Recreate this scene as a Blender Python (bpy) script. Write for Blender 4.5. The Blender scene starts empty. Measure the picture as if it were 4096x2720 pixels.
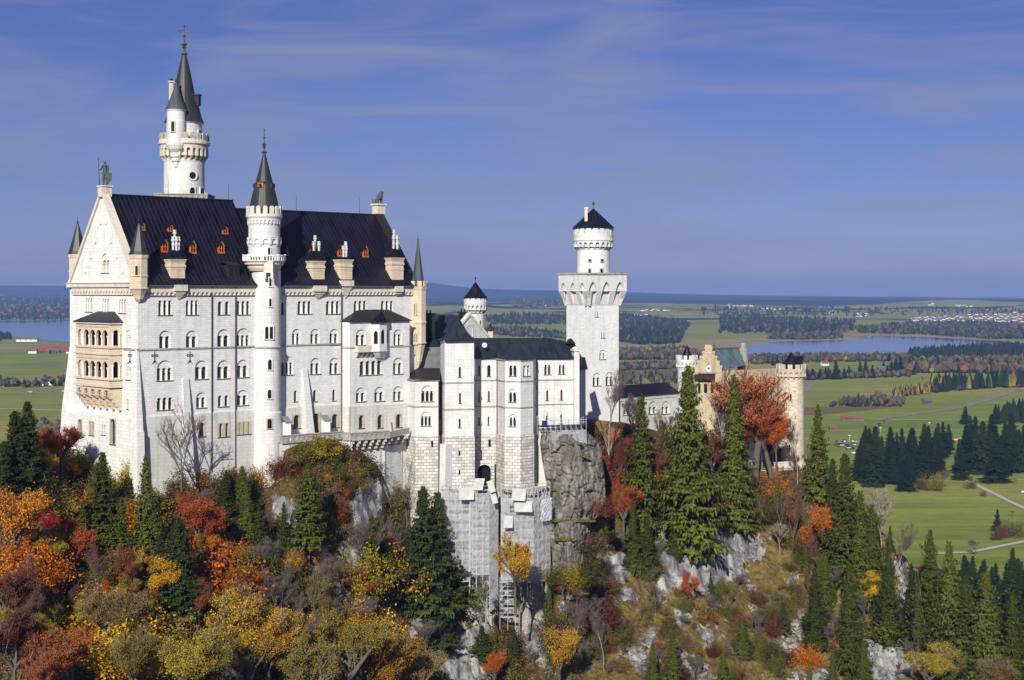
import bpy, bmesh, math, random
import numpy as np
from math import sin, cos, pi, radians, sqrt
from mathutils import Vector, Matrix, noise

sc = bpy.context.scene
COL = sc.collection
# ---------------------------------------------------------------- camera, sky, sun, exposure
F, CX, Y0 = 5900.0, 2048.0, 1165.0          # focal length, principal column and eye-level row, in photo pixels
cam = bpy.data.cameras.new('camera')
cam.sensor_width = 36.0
cam.lens = F / 4096 * 36
cam.shift_y = -(1360 - Y0) / 4096
cam.clip_start, cam.clip_end = 1.0, 90000.0
camo = bpy.data.objects.new('camera', cam)
camo.rotation_euler = (radians(90), 0, 0)
COL.objects.link(camo)
sc.camera = camo

SUN_EL = radians(29)
SUN_XY = Vector((-0.20, -0.98)).normalized()   # horizontal direction towards the sun
to_sun = Vector((SUN_XY.x * cos(SUN_EL), SUN_XY.y * cos(SUN_EL), sin(SUN_EL)))
sun = bpy.data.lights.new('sun', 'SUN')
sun.energy = 5.0
sun.angle = radians(0.5)
sun.color = (1.0, 0.955, 0.87)
suno = bpy.data.objects.new('sun', sun)
suno.rotation_euler = to_sun.to_track_quat('Z', 'Y').to_euler()
COL.objects.link(suno)

world = bpy.data.worlds.new('World')
sc.world = world
world.use_nodes = True
wn, wl = world.node_tree.nodes, world.node_tree.links
wn.clear()
w_out = wn.new('ShaderNodeOutputWorld')
w_bg = wn.new('ShaderNodeBackground')
w_bg.inputs[1].default_value = 0.06
sky = wn.new('ShaderNodeTexSky')
sky.sky_type = 'NISHITA'
sky.sun_disc = False
sky.sun_elevation = SUN_EL
sky.sun_rotation = math.atan2(SUN_XY.x, SUN_XY.y)
sky.altitude = 900
sky.air_density = 1.0
sky.dust_density = 0.3
sky.ozone_density = 3.0
w_tc = wn.new('ShaderNodeTexCoord')
# thin streaky cirrus: noise on the sky direction, flattened towards the horizon
w_sep = wn.new('ShaderNodeSeparateXYZ')
wl.new(w_tc.outputs['Generated'], w_sep.inputs[0])
w_map = wn.new('ShaderNodeMapping')
w_map.inputs['Rotation'].default_value = (0, radians(14), 0)
w_map.inputs['Scale'].default_value = (2.3, 1.0, 13.0)
wl.new(w_tc.outputs['Generated'], w_map.inputs[0])
w_n1 = wn.new('ShaderNodeTexNoise')
w_n1.inputs['Scale'].default_value = 1.9
w_n1.inputs['Detail'].default_value = 5.0
w_n1.inputs['Roughness'].default_value = 0.52
w_n1.inputs['Distortion'].default_value = 1.1
wl.new(w_map.outputs[0], w_n1.inputs['Vector'])
w_cr = wn.new('ShaderNodeValToRGB')
w_cr.color_ramp.elements[0].position = 0.38
w_cr.color_ramp.elements[0].color = (0, 0, 0, 1)
w_cr.color_ramp.elements[1].position = 0.66
w_cr.color_ramp.elements[1].color = (1, 1, 1, 1)
wl.new(w_n1.outputs[0], w_cr.inputs[0])
w_hz = wn.new('ShaderNodeMapRange')            # brighter veil low over the horizon
w_hz.inputs['From Min'].default_value = 0.0
w_hz.inputs['From Max'].default_value = 0.16
w_hz.inputs['To Min'].default_value = 0.88
w_hz.inputs['To Max'].default_value = 0.72
wl.new(w_sep.outputs[2], w_hz.inputs[0])
w_mul = wn.new('ShaderNodeMath'); w_mul.operation = 'MULTIPLY'
wl.new(w_cr.outputs[0], w_mul.inputs[0]); wl.new(w_hz.outputs[0], w_mul.inputs[1])
w_tint = wn.new('ShaderNodeMix'); w_tint.data_type = 'RGBA'; w_tint.blend_type = 'MULTIPLY'
w_tint.inputs[0].default_value = 1.0
SKY_TINT = (0.49, 0.505, 0.89, 1)
w_tint.inputs[7].default_value = SKY_TINT
wl.new(sky.outputs[0], w_tint.inputs[6])
w_mix = wn.new('ShaderNodeMix'); w_mix.data_type = 'RGBA'
CLOUD = (3.7, 4.05, 6.3, 1)
w_mix.inputs[7].default_value = CLOUD
wl.new(w_mul.outputs[0], w_mix.inputs[0])
wl.new(w_tint.outputs[2], w_mix.inputs[6])
wl.new(w_mix.outputs[2], w_bg.inputs[0])
wl.new(w_bg.outputs[0], w_out.inputs[0])

sc.view_settings.view_transform = 'Standard'
sc.view_settings.look = 'None'
sc.view_settings.exposure = 0.25
sc.view_settings.gamma = 1.0
sc.view_settings.use_curve_mapping = False
sc.cycles.use_denoising = True
sc.cycles.max_bounces = 6
sc.cycles.diffuse_bounces = 2
sc.cycles.glossy_bounces = 2
sc.cycles.transparent_max_bounces = 12
sc.cycles.volume_bounces = 0
sc.cycles.caustics_reflective = False
sc.cycles.caustics_refractive = False

# ---------------------------------------------------------------- materials
class NT:
    """small helper over one material's node tree"""
    def __init__(s, name):
        s.m = bpy.data.materials.new(name)
        s.m.use_nodes = True
        s.t = s.m.node_tree
        s.n, s.l = s.t.nodes, s.t.links
        s.n.clear()
        s.out = s.n.new('ShaderNodeOutputMaterial')
    def new(s, t, **kw):
        x = s.n.new(t)
        for k, v in kw.items():
            setattr(x, k, v)
        return x
    def link(s, a, b): s.l.new(a, b)
    def noise(s, vec, scale, detail=4, rough=0.55, dist=0.0):
        x = s.new('ShaderNodeTexNoise')
        x.inputs['Scale'].default_value = scale
        x.inputs['Detail'].default_value = detail
        x.inputs['Roughness'].default_value = rough
        x.inputs['Distortion'].default_value = dist
        if vec is not None: s.link(vec, x.inputs['Vector'])
        return x.outputs[0]
    def ramp(s, fac, stops):
        x = s.new('ShaderNodeValToRGB')
        e = x.color_ramp.elements
        while len(e) < len(stops): e.new(0.5)
        for i, (p, c) in enumerate(stops):
            e[i].position = p
            e[i].color = (c, c, c, 1) if not hasattr(c, '__len__') else (*c[:3], 1)
        s.link(fac, x.inputs[0])
        return x.outputs[0]
    def mix(s, fac, a, b, mode='MIX'):
        x = s.new('ShaderNodeMix'); x.data_type = 'RGBA'; x.blend_type = mode
        for v, i in ((fac, 0), (a, 6), (b, 7)):
            if hasattr(v, 'is_linked'): s.link(v, x.inputs[i])
            elif i == 0: x.inputs[0].default_value = v
            else: x.inputs[i].default_value = (*v[:3], 1)
        return x.outputs[2]
    def math(s, op, a, b=0.0, c=0.0):
        x = s.new('ShaderNodeMath'); x.operation = op
        for i, v in enumerate((a, b, c)):
            if hasattr(v, 'is_linked'): s.link(v, x.inputs[i])
            else: x.inputs[i].default_value = v
        return x.outputs[0]
    def coord(s, which='Object'):
        if which == 'UV':
            x = s.new('ShaderNodeUVMap'); return x.outputs[0]
        return s.new('ShaderNodeTexCoord').outputs[which]
    def geo(s, which): return s.new('ShaderNodeNewGeometry').outputs[which]
    def mapping(s, vec, scale=(1, 1, 1), rot=(0, 0, 0)):
        x = s.new('ShaderNodeMapping')
        x.inputs['Scale'].default_value = scale
        x.inputs['Rotation'].default_value = rot
        s.link(vec, x.inputs[0])
        return x.outputs[0]
    def bump(s, h, strength=0.5, dist=0.1):
        x = s.new('ShaderNodeBump')
        x.inputs['Strength'].default_value = strength
        x.inputs['Distance'].default_value = dist
        s.link(h, x.inputs['Height'])
        return x.outputs[0]
    def bsdf(s, col, rough=0.8, spec=0.3, normal=None, metal=0.0):
        x = s.new('ShaderNodeBsdfPrincipled')
        for v, k in ((col, 'Base Color'), (rough, 'Roughness')):
            if hasattr(v, 'is_linked'): s.link(v, x.inputs[k])
            elif k == 'Roughness': x.inputs[k].default_value = v
            else: x.inputs[k].default_value = (*v[:3], 1)
        x.inputs['Specular IOR Level'].default_value = spec
        x.inputs['Metallic'].default_value = metal
        if normal is not None: s.link(normal, x.inputs['Normal'])
        return x.outputs[0]
    def done(s, sh):
        s.link(sh, s.out.inputs[0]); return s.m

def m_stone(name, c, var=0.10, bw=1.1, bh=0.5, mortar=0.025, stain=(0.42, 0.40, 0.38), stain_amt=0.55, bump=0.25, mort_c=None, bumpd=0.05):
    t = NT(name)
    uv = t.coord('UV')
    br = t.new('ShaderNodeTexBrick')
    br.inputs['Scale'].default_value = 1.0
    br.inputs['Brick Width'].default_value = bw
    br.inputs['Row Height'].default_value = bh
    br.inputs['Mortar Size'].default_value = mortar
    br.inputs['Mortar Smooth'].default_value = 0.3
    br.inputs['Color1'].default_value = (*[min(1, x * (1 + var)) for x in c], 1)
    br.inputs['Color2'].default_value = (*[x * (1 - var) for x in c], 1)
    br.inputs['Mortar'].default_value = (*(mort_c or [x * 0.72 for x in c]), 1)
    t.link(uv, br.inputs['Vector'])
    pos = t.geo('Position')
    big = t.ramp(t.noise(pos, 0.10, 5, 0.6), [(0.35, 0.0), (0.75, 1.0)])
    strk = t.ramp(t.noise(t.mapping(uv, (0.9, 0.06, 1)), 1.0, 4, 0.6), [(0.48, 0.0), (0.8, 1.0)])
    patch = t.noise(pos, 0.6, 4, 0.6)
    col = t.mix(t.math('MULTIPLY', big, stain_amt * 0.5), br.outputs[0], stain, 'MULTIPLY')
    col = t.mix(t.math('MULTIPLY', strk, stain_amt), col, stain, 'MULTIPLY')
    col = t.mix(0.16, col, t.ramp(patch, [(0.3, 0.55), (0.7, 1.0)]), 'MULTIPLY')
    h = t.math('ADD', t.math('MULTIPLY', br.outputs[1], -1.0), t.math('MULTIPLY', patch, 0.6))
    return t.done(t.bsdf(col, 0.85, 0.2, t.bump(h, bump, bumpd)))

def m_roof(name, c, seam=0.62, seam_c=None, rough=0.42, patch=(0.45, 1.25), spec=0.5):
    t = NT(name)
    uv = t.coord('UV')
    sep = t.new('ShaderNodeSeparateXYZ'); t.link(uv, sep.inputs[0])
    fr = t.math('FRACT', t.math('DIVIDE', sep.outputs[0], seam))
    line = t.math('LESS_THAN', fr, 0.15)
    row = t.math('FLOOR', t.math('DIVIDE', sep.outputs[0], seam))
    cmb = t.new('ShaderNodeCombineXYZ'); t.link(row, cmb.inputs[0])
    t.link(t.math('MULTIPLY', sep.outputs[1], 0.05), cmb.inputs[1])
    strip = t.noise(cmb.outputs[0], 3.1, 2, 0.5)
    big = t.noise(t.geo('Position'), 0.12, 5, 0.65)
    col = t.mix(1.0, c, t.ramp(strip, [(0.3, patch[0]), (0.7, patch[1])]), 'MULTIPLY')
    col = t.mix(t.ramp(big, [(0.4, 0.0), (0.75, 0.5)]), col, tuple(min(1, x * 2.2) for x in c))
    col = t.mix(t.math('MULTIPLY', line, 0.6), col, seam_c or tuple(x * 1.9 for x in c))
    return t.done(t.bsdf(col, rough, spec, t.bump(line, 0.6, 0.05)))

def m_plain(name, c, rough=0.7, spec=0.3, var=0.3, scale=0.8, metal=0.0):
    t = NT(name)
    n = t.noise(t.coord('Object'), scale, 4, 0.6)
    col = t.mix(1.0, c, t.ramp(n, [(0.3, 1 - var), (0.7, 1 + var * 0.5)]), 'MULTIPLY')
    return t.done(t.bsdf(col, rough, spec, None, metal))

def m_leaf(name, c1, c2, c3, trans=0.3, nscale=0.35, tip=None):
    """leaf: colour drifts between clumps and from leaf to leaf"""
    t = NT(name)
    n = t.noise(t.coord('Object'), nscale, 3, 0.6)
    info = t.new('ShaderNodeObjectInfo')
    k = t.math('ADD', n, t.math('MULTIPLY', t.math('SUBTRACT', info.outputs['Random'], 0.5), 0.30))
    col = t.ramp(k, [(0.32, c1), (0.52, c2), (0.72, c3)])
    rnd = t.geo('Random Per Island')
    col = t.mix(1.0, col, t.ramp(rnd, [(0.0, 0.58), (1.0, 1.38)]), 'MULTIPLY')
    d = t.new('ShaderNodeBsdfDiffuse'); t.link(col, d.inputs[0])
    tr = t.new('ShaderNodeBsdfTranslucent'); t.link(col, tr.inputs[0])
    mx = t.new('ShaderNodeMixShader'); mx.inputs[0].default_value = trans * .6
    t.link(d.outputs[0], mx.inputs[1]); t.link(tr.outputs[0], mx.inputs[2])
    return t.done(mx.outputs[0])

M = {}
WHITE = (0.75, 0.74, 0.715)
M['wall'] = m_stone('white_limestone', WHITE, 0.065, stain=(.58,.56,.54), stain_amt=0.42)
M['wall_gable'] = m_stone('bright_limestone', (0.77, 0.76, 0.725), 0.06, bw=1.6, bh=0.7, stain=(0.60, 0.56, 0.50), stain_amt=0.45, bump=0.2, mort_c=(.50,.48,.44))
M['wall_smooth'] = m_stone('smooth_limestone', (0.70, 0.685, 0.655), 0.05, bw=1.5, bh=0.75, stain_amt=0.45, bump=0.15)
M['plinth'] = m_stone('plinth_limestone', (0.66, 0.65, 0.61), 0.05, bw=1.7, bh=0.8, stain=(0.50, 0.50, 0.44), stain_amt=0.7, bump=0.2)
M['rustic'] = m_stone('rusticated_limestone', (0.64, 0.60, 0.55), 0.24, bw=1.3, bh=0.72, mortar=0.045, stain_amt=0.5, bump=1.0, mort_c=(0.36, 0.33, 0.30), bumpd=0.2)
M['cream'] = m_stone('cream_sandstone', (0.67, 0.565, 0.42), 0.06, bw=1.2, bh=0.5, stain=(0.55, 0.50, 0.45), stain_amt=0.6, bump=0.15)
M['cream_light'] = m_stone('pale_sandstone', (0.71, 0.645, 0.54), 0.06, bw=1.0, bh=0.5, stain=(0.5, 0.46, 0.4), stain_amt=0.6, bump=0.15)
M['yellow'] = m_stone('yellow_gate_stone', (0.55, 0.46, 0.31), 0.12, bw=0.9, bh=0.45, stain=(0.45, 0.42, 0.38), stain_amt=0.8)
M['gate_tower'] = m_stone('weathered_tower_stone', (0.62, 0.54, 0.42), 0.16, bw=1.1, bh=0.55, stain=(0.50, 0.45, 0.40), stain_amt=0.7)
M['grey_stone'] = m_stone('grey_weathered_stone', (0.42, 0.40, 0.36), 0.15, bw=0.9, bh=0.45, stain=(0.4, 0.38, 0.35), stain_amt=0.8)
M['brick'] = m_stone('red_brick', (0.30, 0.11, 0.07), 0.2, bw=0.5, bh=0.2, stain_amt=0.5)
M['column'] = m_plain('column_stone', (0.78, 0.74, 0.66), 0.7, 0.3, 0.12)
M['beige'] = m_plain('beige_stone', (0.50, 0.42, 0.31), 0.8, 0.2, 0.2)
M['glass'] = m_plain('dark_glass', (0.010, 0.011, 0.014), 0.25, 0.5, 0.3)
M['glass_blue'] = m_plain('sky_lit_glass', (0.022, 0.025, 0.034), 0.2, 0.6, 0.4)  # slightly blue-grey variant of the pane colour
M['glass_brown'] = m_plain('brown_casement', (0.040, 0.020, 0.009), 0.5, 0.4, 0.5, 3.0)
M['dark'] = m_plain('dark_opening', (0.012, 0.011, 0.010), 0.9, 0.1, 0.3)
M['sill'] = m_plain('lead_sill', (0.09, 0.09, 0.10), 0.6, 0.4, 0.3)
M['roof'] = m_roof('dark_metal_roof', (0.0036, 0.0036, 0.0085), seam=1.05, seam_c=(.029,.030,.042), rough=0.42, spec=0.22, patch=(0.3, 2.4))
M['roof_brown'] = m_roof('brown_metal_roof', (0.022, 0.017, 0.018), seam=0.5, rough=0.55, spec=0.25)
M['spire'] = m_roof('grey_spire_metal', (0.017, 0.019, 0.021), seam=0.55, rough=0.5)
M['copper'] = m_roof('green_copper', (0.042, 0.054, 0.060), seam=0.6, rough=0.55, spec=0.35)
M['copper_light'] = m_roof('pale_copper', (0.080, 0.118, 0.135), seam=0.9, rough=0.55, spec=0.3)
M['copper_dark'] = m_roof('dark_copper', (0.014, 0.0185, 0.025), seam=0.65, rough=0.45, patch=(0.3, 1.7), spec=0.3)
M['statue'] = m_plain('verdigris_bronze', (0.062, 0.082, 0.074), 0.6, 0.4, 0.5, 1.2)
M['orange'] = m_plain('orange_wood', (0.46, 0.135, 0.015), 0.6, 0.3, 0.25, 2.0)
M['iron'] = m_plain('black_iron', (0.02, 0.02, 0.022), 0.6, 0.4, 0.3)
M['rust'] = m_plain('rusty_pipe', (0.085, 0.045, 0.035), 0.7, 0.3, 0.4)
M['pot'] = m_plain('white_flue_pot', (0.58, 0.57, 0.55), 0.6, 0.3, 0.2)
M['whitepaint'] = m_plain('white_paint', (0.78, 0.77, 0.75), 0.6, 0.3, 0.06)
M['steel'] = m_plain('galvanised_steel', (0.60, 0.61, 0.63), 0.5, 0.5, 0.2, 2.0, 0.1)
M['plank'] = m_plain('scaffold_plank', (0.30, 0.26, 0.21), 0.8, 0.2, 0.4, 1.5)
M['grey_metal'] = m_plain('grey_sheet_metal', (0.20, 0.20, 0.21), 0.5, 0.4, 0.3)
M['bark'] = m_plain('grey_bark', (0.13, 0.11, 0.09), 0.9, 0.1, 0.45, 1.0)
M['bark_pale'] = m_plain('pale_bark', (0.30, 0.27, 0.23), 0.9, 0.1, 0.35, 1.0)
M['twig'] = m_plain('bare_twigs', (0.17, 0.135, 0.115), 0.9, 0.1, 0.35, 1.0)
M['twig_red'] = m_plain('reddish_twigs', (0.20, 0.10, 0.075), 0.9, 0.1, 0.35, 1.0)
M['skin'] = m_plain('skin', (0.52, 0.34, 0.25), 0.6, 0.3, 0.05)
M['clockface'] = m_plain('clock_face', (0.72, 0.74, 0.78), 0.5, 0.3, 0.05)
M['clockblue'] = m_plain('clock_blue', (0.03, 0.10, 0.35), 0.5, 0.3, 0.05)

def corrugated(name, c):
    t = NT(name)
    sep = t.new('ShaderNodeSeparateXYZ'); t.link(t.coord('UV'), sep.inputs[0])
    w = t.math('SINE', t.math('MULTIPLY', sep.outputs[0], 22.0))
    n = t.noise(t.coord('Object'), 0.7, 4)
    col = t.mix(1.0, c, t.ramp(n, [(0.3, 0.8), (0.7, 1.05)]), 'MULTIPLY')
    return t.done(t.bsdf(col, 0.5, 0.4, t.bump(w, 0.6, 0.06)))
M['sheet'] = corrugated('corrugated_sheet', (0.54, 0.53, 0.51))

def netting(name, c, alpha, sc_=1.3):
    t = NT(name)
    n = t.noise(t.mapping(t.coord('UV'), (1, 0.55, 1)), sc_, 5, 0.65, 0.5)
    d = t.bsdf(c, 0.8, 0.1, t.bump(n, 0.9, 0.3))
    tr = t.new('ShaderNodeBsdfTransparent')
    tl = t.new('ShaderNodeBsdfTranslucent'); tl.inputs[0].default_value = (*c, 1)
    m0 = t.new('ShaderNodeMixShader'); m0.inputs[0].default_value = 0.3
    t.link(d, m0.inputs[1]); t.link(tl.outputs[0], m0.inputs[2])
    mx = t.new('ShaderNodeMixShader')
    t.link(t.ramp(n, [(0.35, alpha - 0.18), (0.65, alpha + 0.18)]), mx.inputs[0])
    t.link(tr.outputs[0], mx.inputs[1]); t.link(m0.outputs[0], mx.inputs[2])
    return t.done(mx.outputs[0])
M['net'] = netting('white_netting', (0.70, 0.71, 0.74), 0.46)
M['net_grey'] = netting('grey_netting', (0.46, 0.47, 0.50), 0.72)
M['tarp'] = netting('plastic_tarpaulin', (0.74, 0.75, 0.78), 0.92, 0.9)

# leaves
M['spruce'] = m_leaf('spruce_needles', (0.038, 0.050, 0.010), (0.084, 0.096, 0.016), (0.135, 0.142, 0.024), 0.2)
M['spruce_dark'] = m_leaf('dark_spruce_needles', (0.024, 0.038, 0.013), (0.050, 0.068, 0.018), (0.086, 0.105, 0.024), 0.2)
M['spruce_far'] = m_leaf('valley_spruce_needles', (0.014, 0.026, 0.014), (0.026, 0.042, 0.018), (0.044, 0.062, 0.022), 0.1)
M['orange_leaf'] = m_leaf('orange_leaves', (0.38, 0.085, 0.008), (0.60, 0.18, 0.010), (0.66, 0.31, 0.015), 0.35)
M['red_leaf'] = m_leaf('red_beech_leaves', (0.24, 0.040, 0.010), (0.44, 0.085, 0.012), (0.55, 0.16, 0.014), 0.35)
M['beech_leaf'] = m_leaf('copper_beech_leaves', (0.34, 0.062, 0.010), (0.54, 0.120, 0.012), (0.64, 0.21, 0.014), 0.35)
M['rust_leaf'] = m_leaf('rust_leaves', (0.10, 0.030, 0.018), (0.19, 0.055, 0.026), (0.28, 0.10, 0.035), 0.3)
M['gold_leaf'] = m_leaf('golden_leaves', (0.42, 0.20, 0.012), (0.62, 0.35, 0.015), (0.70, 0.46, 0.022), 0.35)
M['yellow_leaf'] = m_leaf('yellow_green_leaves', (0.20, 0.15, 0.018), (0.38, 0.29, 0.022), (0.54, 0.43, 0.036), 0.35)
M['ochre_leaf'] = m_leaf('ochre_leaves', (0.16, 0.105, 0.028), (0.29, 0.195, 0.045), (0.42, 0.30, 0.070), 0.35)
M['olive_leaf'] = m_leaf('olive_leaves', (0.075, 0.070, 0.014), (0.14, 0.13, 0.022), (0.22, 0.19, 0.03), 0.35)
M['brown_leaf'] = m_leaf('withered_leaves', (0.11, 0.070, 0.035), (0.18, 0.12, 0.055), (0.25, 0.18, 0.08), 0.3)
M['pale_leaf'] = m_leaf('silvery_seed_heads', (0.30, 0.23, 0.19), (0.44, 0.36, 0.31), (0.55, 0.47, 0.42), 0.3)
M['crimson_leaf'] = m_leaf('crimson_leaves', (0.25, 0.012, 0.014), (0.36, 0.02, 0.02), (0.42, 0.05, 0.02), 0.3)

# ---------------------------------------------------------------- geometry helpers
def P(px, py, d):
    return Vector(((px - CX) / F * d, d, (Y0 - py) / F * d))
def Z(py, d): return (Y0 - py) / F * d

class Fr:
    """vertical wall frame: s runs left to right seen from outside, n points outwards"""
    def __init__(s, a, b):
        s.O = Vector((a[0], a[1], 0)); s.u = Vector((b[0] - a[0], b[1] - a[1], 0))
        s.L = s.u.length; s.u.normalize()
        s.n = Vector((s.u.y, -s.u.x, 0))
    def pt(s, t, o, z): return s.O + s.u * t + s.n * o + Vector((0, 0, z))
    def hit(s, px, py, o=0.0):
        D = Vector(((px - CX) / F, 1, (Y0 - py) / F))
        k = (s.O.dot(s.n) + o) / D.dot(s.n)
        p = D * k
        return (p - s.O).dot(s.u), p.z, k
    def rect(s, x0, x1, y0, y1, o=0.0):
        xm = (x0 + x1) / 2
        a = s.hit(x0, y0, o)[0]; b = s.hit(x1, y0, o)[0]
        return a, b, s.hit(xm, y1, o)[1], s.hit(xm, y0, o)[1]      # s0,s1,zb,zt
def FrP(px0, d0, px1, d1):
    return Fr(((px0 - CX) / F * d0, d0), ((px1 - CX) / F * d1, d1))
def raypl(px, py, p0, nrm):
    D = Vector(((px - CX) / F, 1, (Y0 - py) / F))
    return D * (p0.dot(nrm) / D.dot(nrm))

BASE = {}
class MB:
    def __init__(s): s.v, s.f, s.mi, s.uv = [], [], [], []
    def face(s, pts, m=0, uv=None):
        pts = [Vector(p) for p in pts]
        i = len(s.v)
        s.v += pts
        s.f.append(tuple(range(i, i + len(pts)))); s.mi.append(m)
        if uv is None:
            n = Vector((0, 0, 0))
            for k in range(len(pts)):
                a, b = pts[k], pts[(k + 1) % len(pts)]
                n += a.cross(b)
            if n.length < 1e-9: n = Vector((0, 0, 1))
            n.normalize()
            t = Vector((0, 0, 1)).cross(n)
            t = t.normalized() if t.length > 1e-3 else Vector((1, 0, 0))
            b = n.cross(t)
            uv = [(p.dot(t), p.dot(b)) for p in pts]
        s.uv += uv
    def hexa(s, c, m=0):
        """c: 8 corners, bottom 4 then top 4"""
        for q in ((0, 3, 2, 1), (4, 5, 6, 7), (0, 1, 5, 4), (1, 2, 6, 5), (2, 3, 7, 6), (3, 0, 4, 7)):
            s.face([c[i] for i in q], m)
    def fbox(s, fr, s0, s1, o0, o1, z0, z1, m=0, top=None):
        """box in a wall frame; top=(s0,s1,o0,o1) for a tapered top"""
        t = top or (s0, s1, o0, o1)
        c = [fr.pt(s0, o1, z0), fr.pt(s1, o1, z0), fr.pt(s1, o0, z0), fr.pt(s0, o0, z0),
             fr.pt(t[0], t[3], z1), fr.pt(t[1], t[3], z1), fr.pt(t[1], t[2], z1), fr.pt(t[0], t[2], z1)]
        s.hexa(c, m)
    def box(s, c, sx, sy, z0, z1, m=0, rot=0.0):
        ca, sa = cos(rot), sin(rot)
        q = []
        for z in (z0, z1):
            for ax, ay in ((-1, -1), (1, -1), (1, 1), (-1, 1)):
                x, y = ax * sx / 2, ay * sy / 2
                q.append(Vector((c[0] + x * ca - y * sa, c[1] + x * sa + y * ca, z)))
        s.hexa(q, m)
    def prism(s, fr, poly, o0, o1, m=0, caps=True):
        a = [fr.pt(x, o1, z) for x, z in poly]; b = [fr.pt(x, o0, z) for x, z in poly]
        if caps: s.face(a, m); s.face(b[::-1], m)
        for i in range(len(poly)):
            j = (i + 1) % len(poly)
            s.face([a[i], b[i], b[j], a[j]], m)
    def lathe(s, c, prof, n=24, m=0, a0=0.0, a1=2 * pi, caps=False):
        """prof: [(r, z)] from bottom to top about a vertical axis at c"""
        for i in range(len(prof) - 1):
            (r0, z0), (r1, z1) = prof[i], prof[i + 1]
            for k in range(n):
                t0 = a0 + (a1 - a0) * k / n; t1 = a0 + (a1 - a0) * (k + 1) / n
                p = [Vector((c[0] + r * cos(t), c[1] + r * sin(t), z)) for r, t, z in ((r0, t0, z0), (r0, t1, z0), (r1, t1, z1), (r1, t0, z1))]
                rm = max(r0, r1)
                uv = [(t0 * rm, z0), (t1 * rm, z0), (t1 * rm, z1), (t0 * rm, z1)]
                sl = sqrt((r1 - r0) ** 2 + (z1 - z0) ** 2)
                if abs(r1 - r0) > 0.2: uv = [(t0 * rm, 0), (t1 * rm, 0), (t1 * rm, sl), (t0 * rm, sl)]
                if r1 < 1e-4: p = p[:3]; uv = uv[:3]
                elif r0 < 1e-4: p = [p[0], p[2], p[3]]; uv = [uv[0], uv[2], uv[3]]
                s.face(p, m, uv)
    def tube(s, p0, p1, r0, r1=None, n=5, m=0, cap=False):
        p0, p1 = Vector(p0), Vector(p1); r1 = r0 if r1 is None else r1
        d = (p1 - p0)
        if d.length < 1e-6: return
        d.normalize()
        a = d.cross(Vector((0, 0, 1)) if abs(d.z) < 0.9 else Vector((1, 0, 0))).normalized(); b = d.cross(a)
        L = (p1 - p0).length
        for k in range(n):
            t0, t1 = 2 * pi * k / n, 2 * pi * (k + 1) / n
            e0, e1 = a * cos(t0) + b * sin(t0), a * cos(t1) + b * sin(t1)
            s.face([p0 + e0 * r0, p0 + e1 * r0, p1 + e1 * r1, p1 + e0 * r1], m, [(t0 * r0, 0), (t1 * r0, 0), (t1 * r0, L), (t0 * r0, L)])
        if cap:
            s.face([p1 + (a * cos(2 * pi * k / n) + b * sin(2 * pi * k / n)) * r1 for k in range(n)], m)
    def ball(s, c, r, n=8, m=0, sz=1.0):
        prof = [(r * sin(pi * i / n) if 0 < i < n else 0.0, c[2] - r * sz * cos(pi * i / n)) for i in range(n + 1)]
        s.lathe(c, prof, n + 2, m)
    def wall(s, fr, s0, s1, z0, z1, holes=(), o=0.0, m=0):
        hs = [(max(a, s0), min(b, s1), max(c, z0), min(d, z1)) for a, b, c, d in holes]
        hs = [h for h in hs if h[1] > h[0] and h[3] > h[2]]
        xs = sorted({s0, s1, *[h[0] for h in hs], *[h[1] for h in hs]})
        zs = sorted({z0, z1, *[h[2] for h in hs], *[h[3] for h in hs]})
        for i in range(len(xs) - 1):
            run = None
            xm = (xs[i] + xs[i + 1]) / 2
            for j in range(len(zs) - 1):
                zm = (zs[j] + zs[j + 1]) / 2
                inh = any(h[0] < xm < h[1] and h[2] < zm < h[3] for h in hs)
                if not inh:
                    if run is None: run = zs[j]
                if (inh or j == len(zs) - 2) and run is not None:
                    top = zs[j] if inh else zs[j + 1]
                    s.face([fr.pt(xs[i], o, run), fr.pt(xs[i + 1], o, run), fr.pt(xs[i + 1], o, top), fr.pt(xs[i], o, top)], m)
                    run = None
    def plate(s, fr, o, s0, s1, zb, zt, lights, depth, m=0, pointed=0.0, mr=None, K=8):
        """flat plate with arched openings (a, b, bottom, spring) and their reveals"""
        mr = m if mr is None else mr
        cur = s0
        R4 = lambda a, b, c, d, oo=o: [fr.pt(a, oo, c), fr.pt(b, oo, c), fr.pt(b, oo, d), fr.pt(a, oo, d)]
        for a, b, lb, zs in sorted(lights):
            if a > cur + 1e-4: s.face(R4(cur, a, zb, zt), m)
            if lb > zb + 1e-4: s.face(R4(a, b, zb, lb), m)
            r = (b - a) / 2; mid = (a + b) / 2
            pts = []
            for k in range(K + 1):
                x = -cos(pi * k / K)
                zz = sin(pi * k / K) if not pointed else (1 + pointed) * (1 - abs(x) ** 1.55) ** 0.8
                pts.append((mid + r * x, min(zs + r * zz, zt - 0.01)))
            for k in range(K):
                (xa, za), (xb, zb2) = pts[k], pts[k + 1]
                s.face([fr.pt(xa, o, za), fr.pt(xb, o, zb2), fr.pt(xb, o, zt), fr.pt(xa, o, zt)], m)
                s.face([fr.pt(xa, o, za), fr.pt(xa, o - depth, za), fr.pt(xb, o - depth, zb2), fr.pt(xb, o, zb2)], mr)
            s.face([fr.pt(a, o, lb), fr.pt(a, o - depth, lb), fr.pt(a, o - depth, zs), fr.pt(a, o, zs)], mr)
            s.face([fr.pt(b, o, lb), fr.pt(b, o, zs), fr.pt(b, o - depth, zs), fr.pt(b, o - depth, lb)], mr)
            s.face([fr.pt(a, o, lb), fr.pt(b, o, lb), fr.pt(b, o - depth, lb), fr.pt(a, o - depth, lb)], mr)
            cur = b
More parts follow.
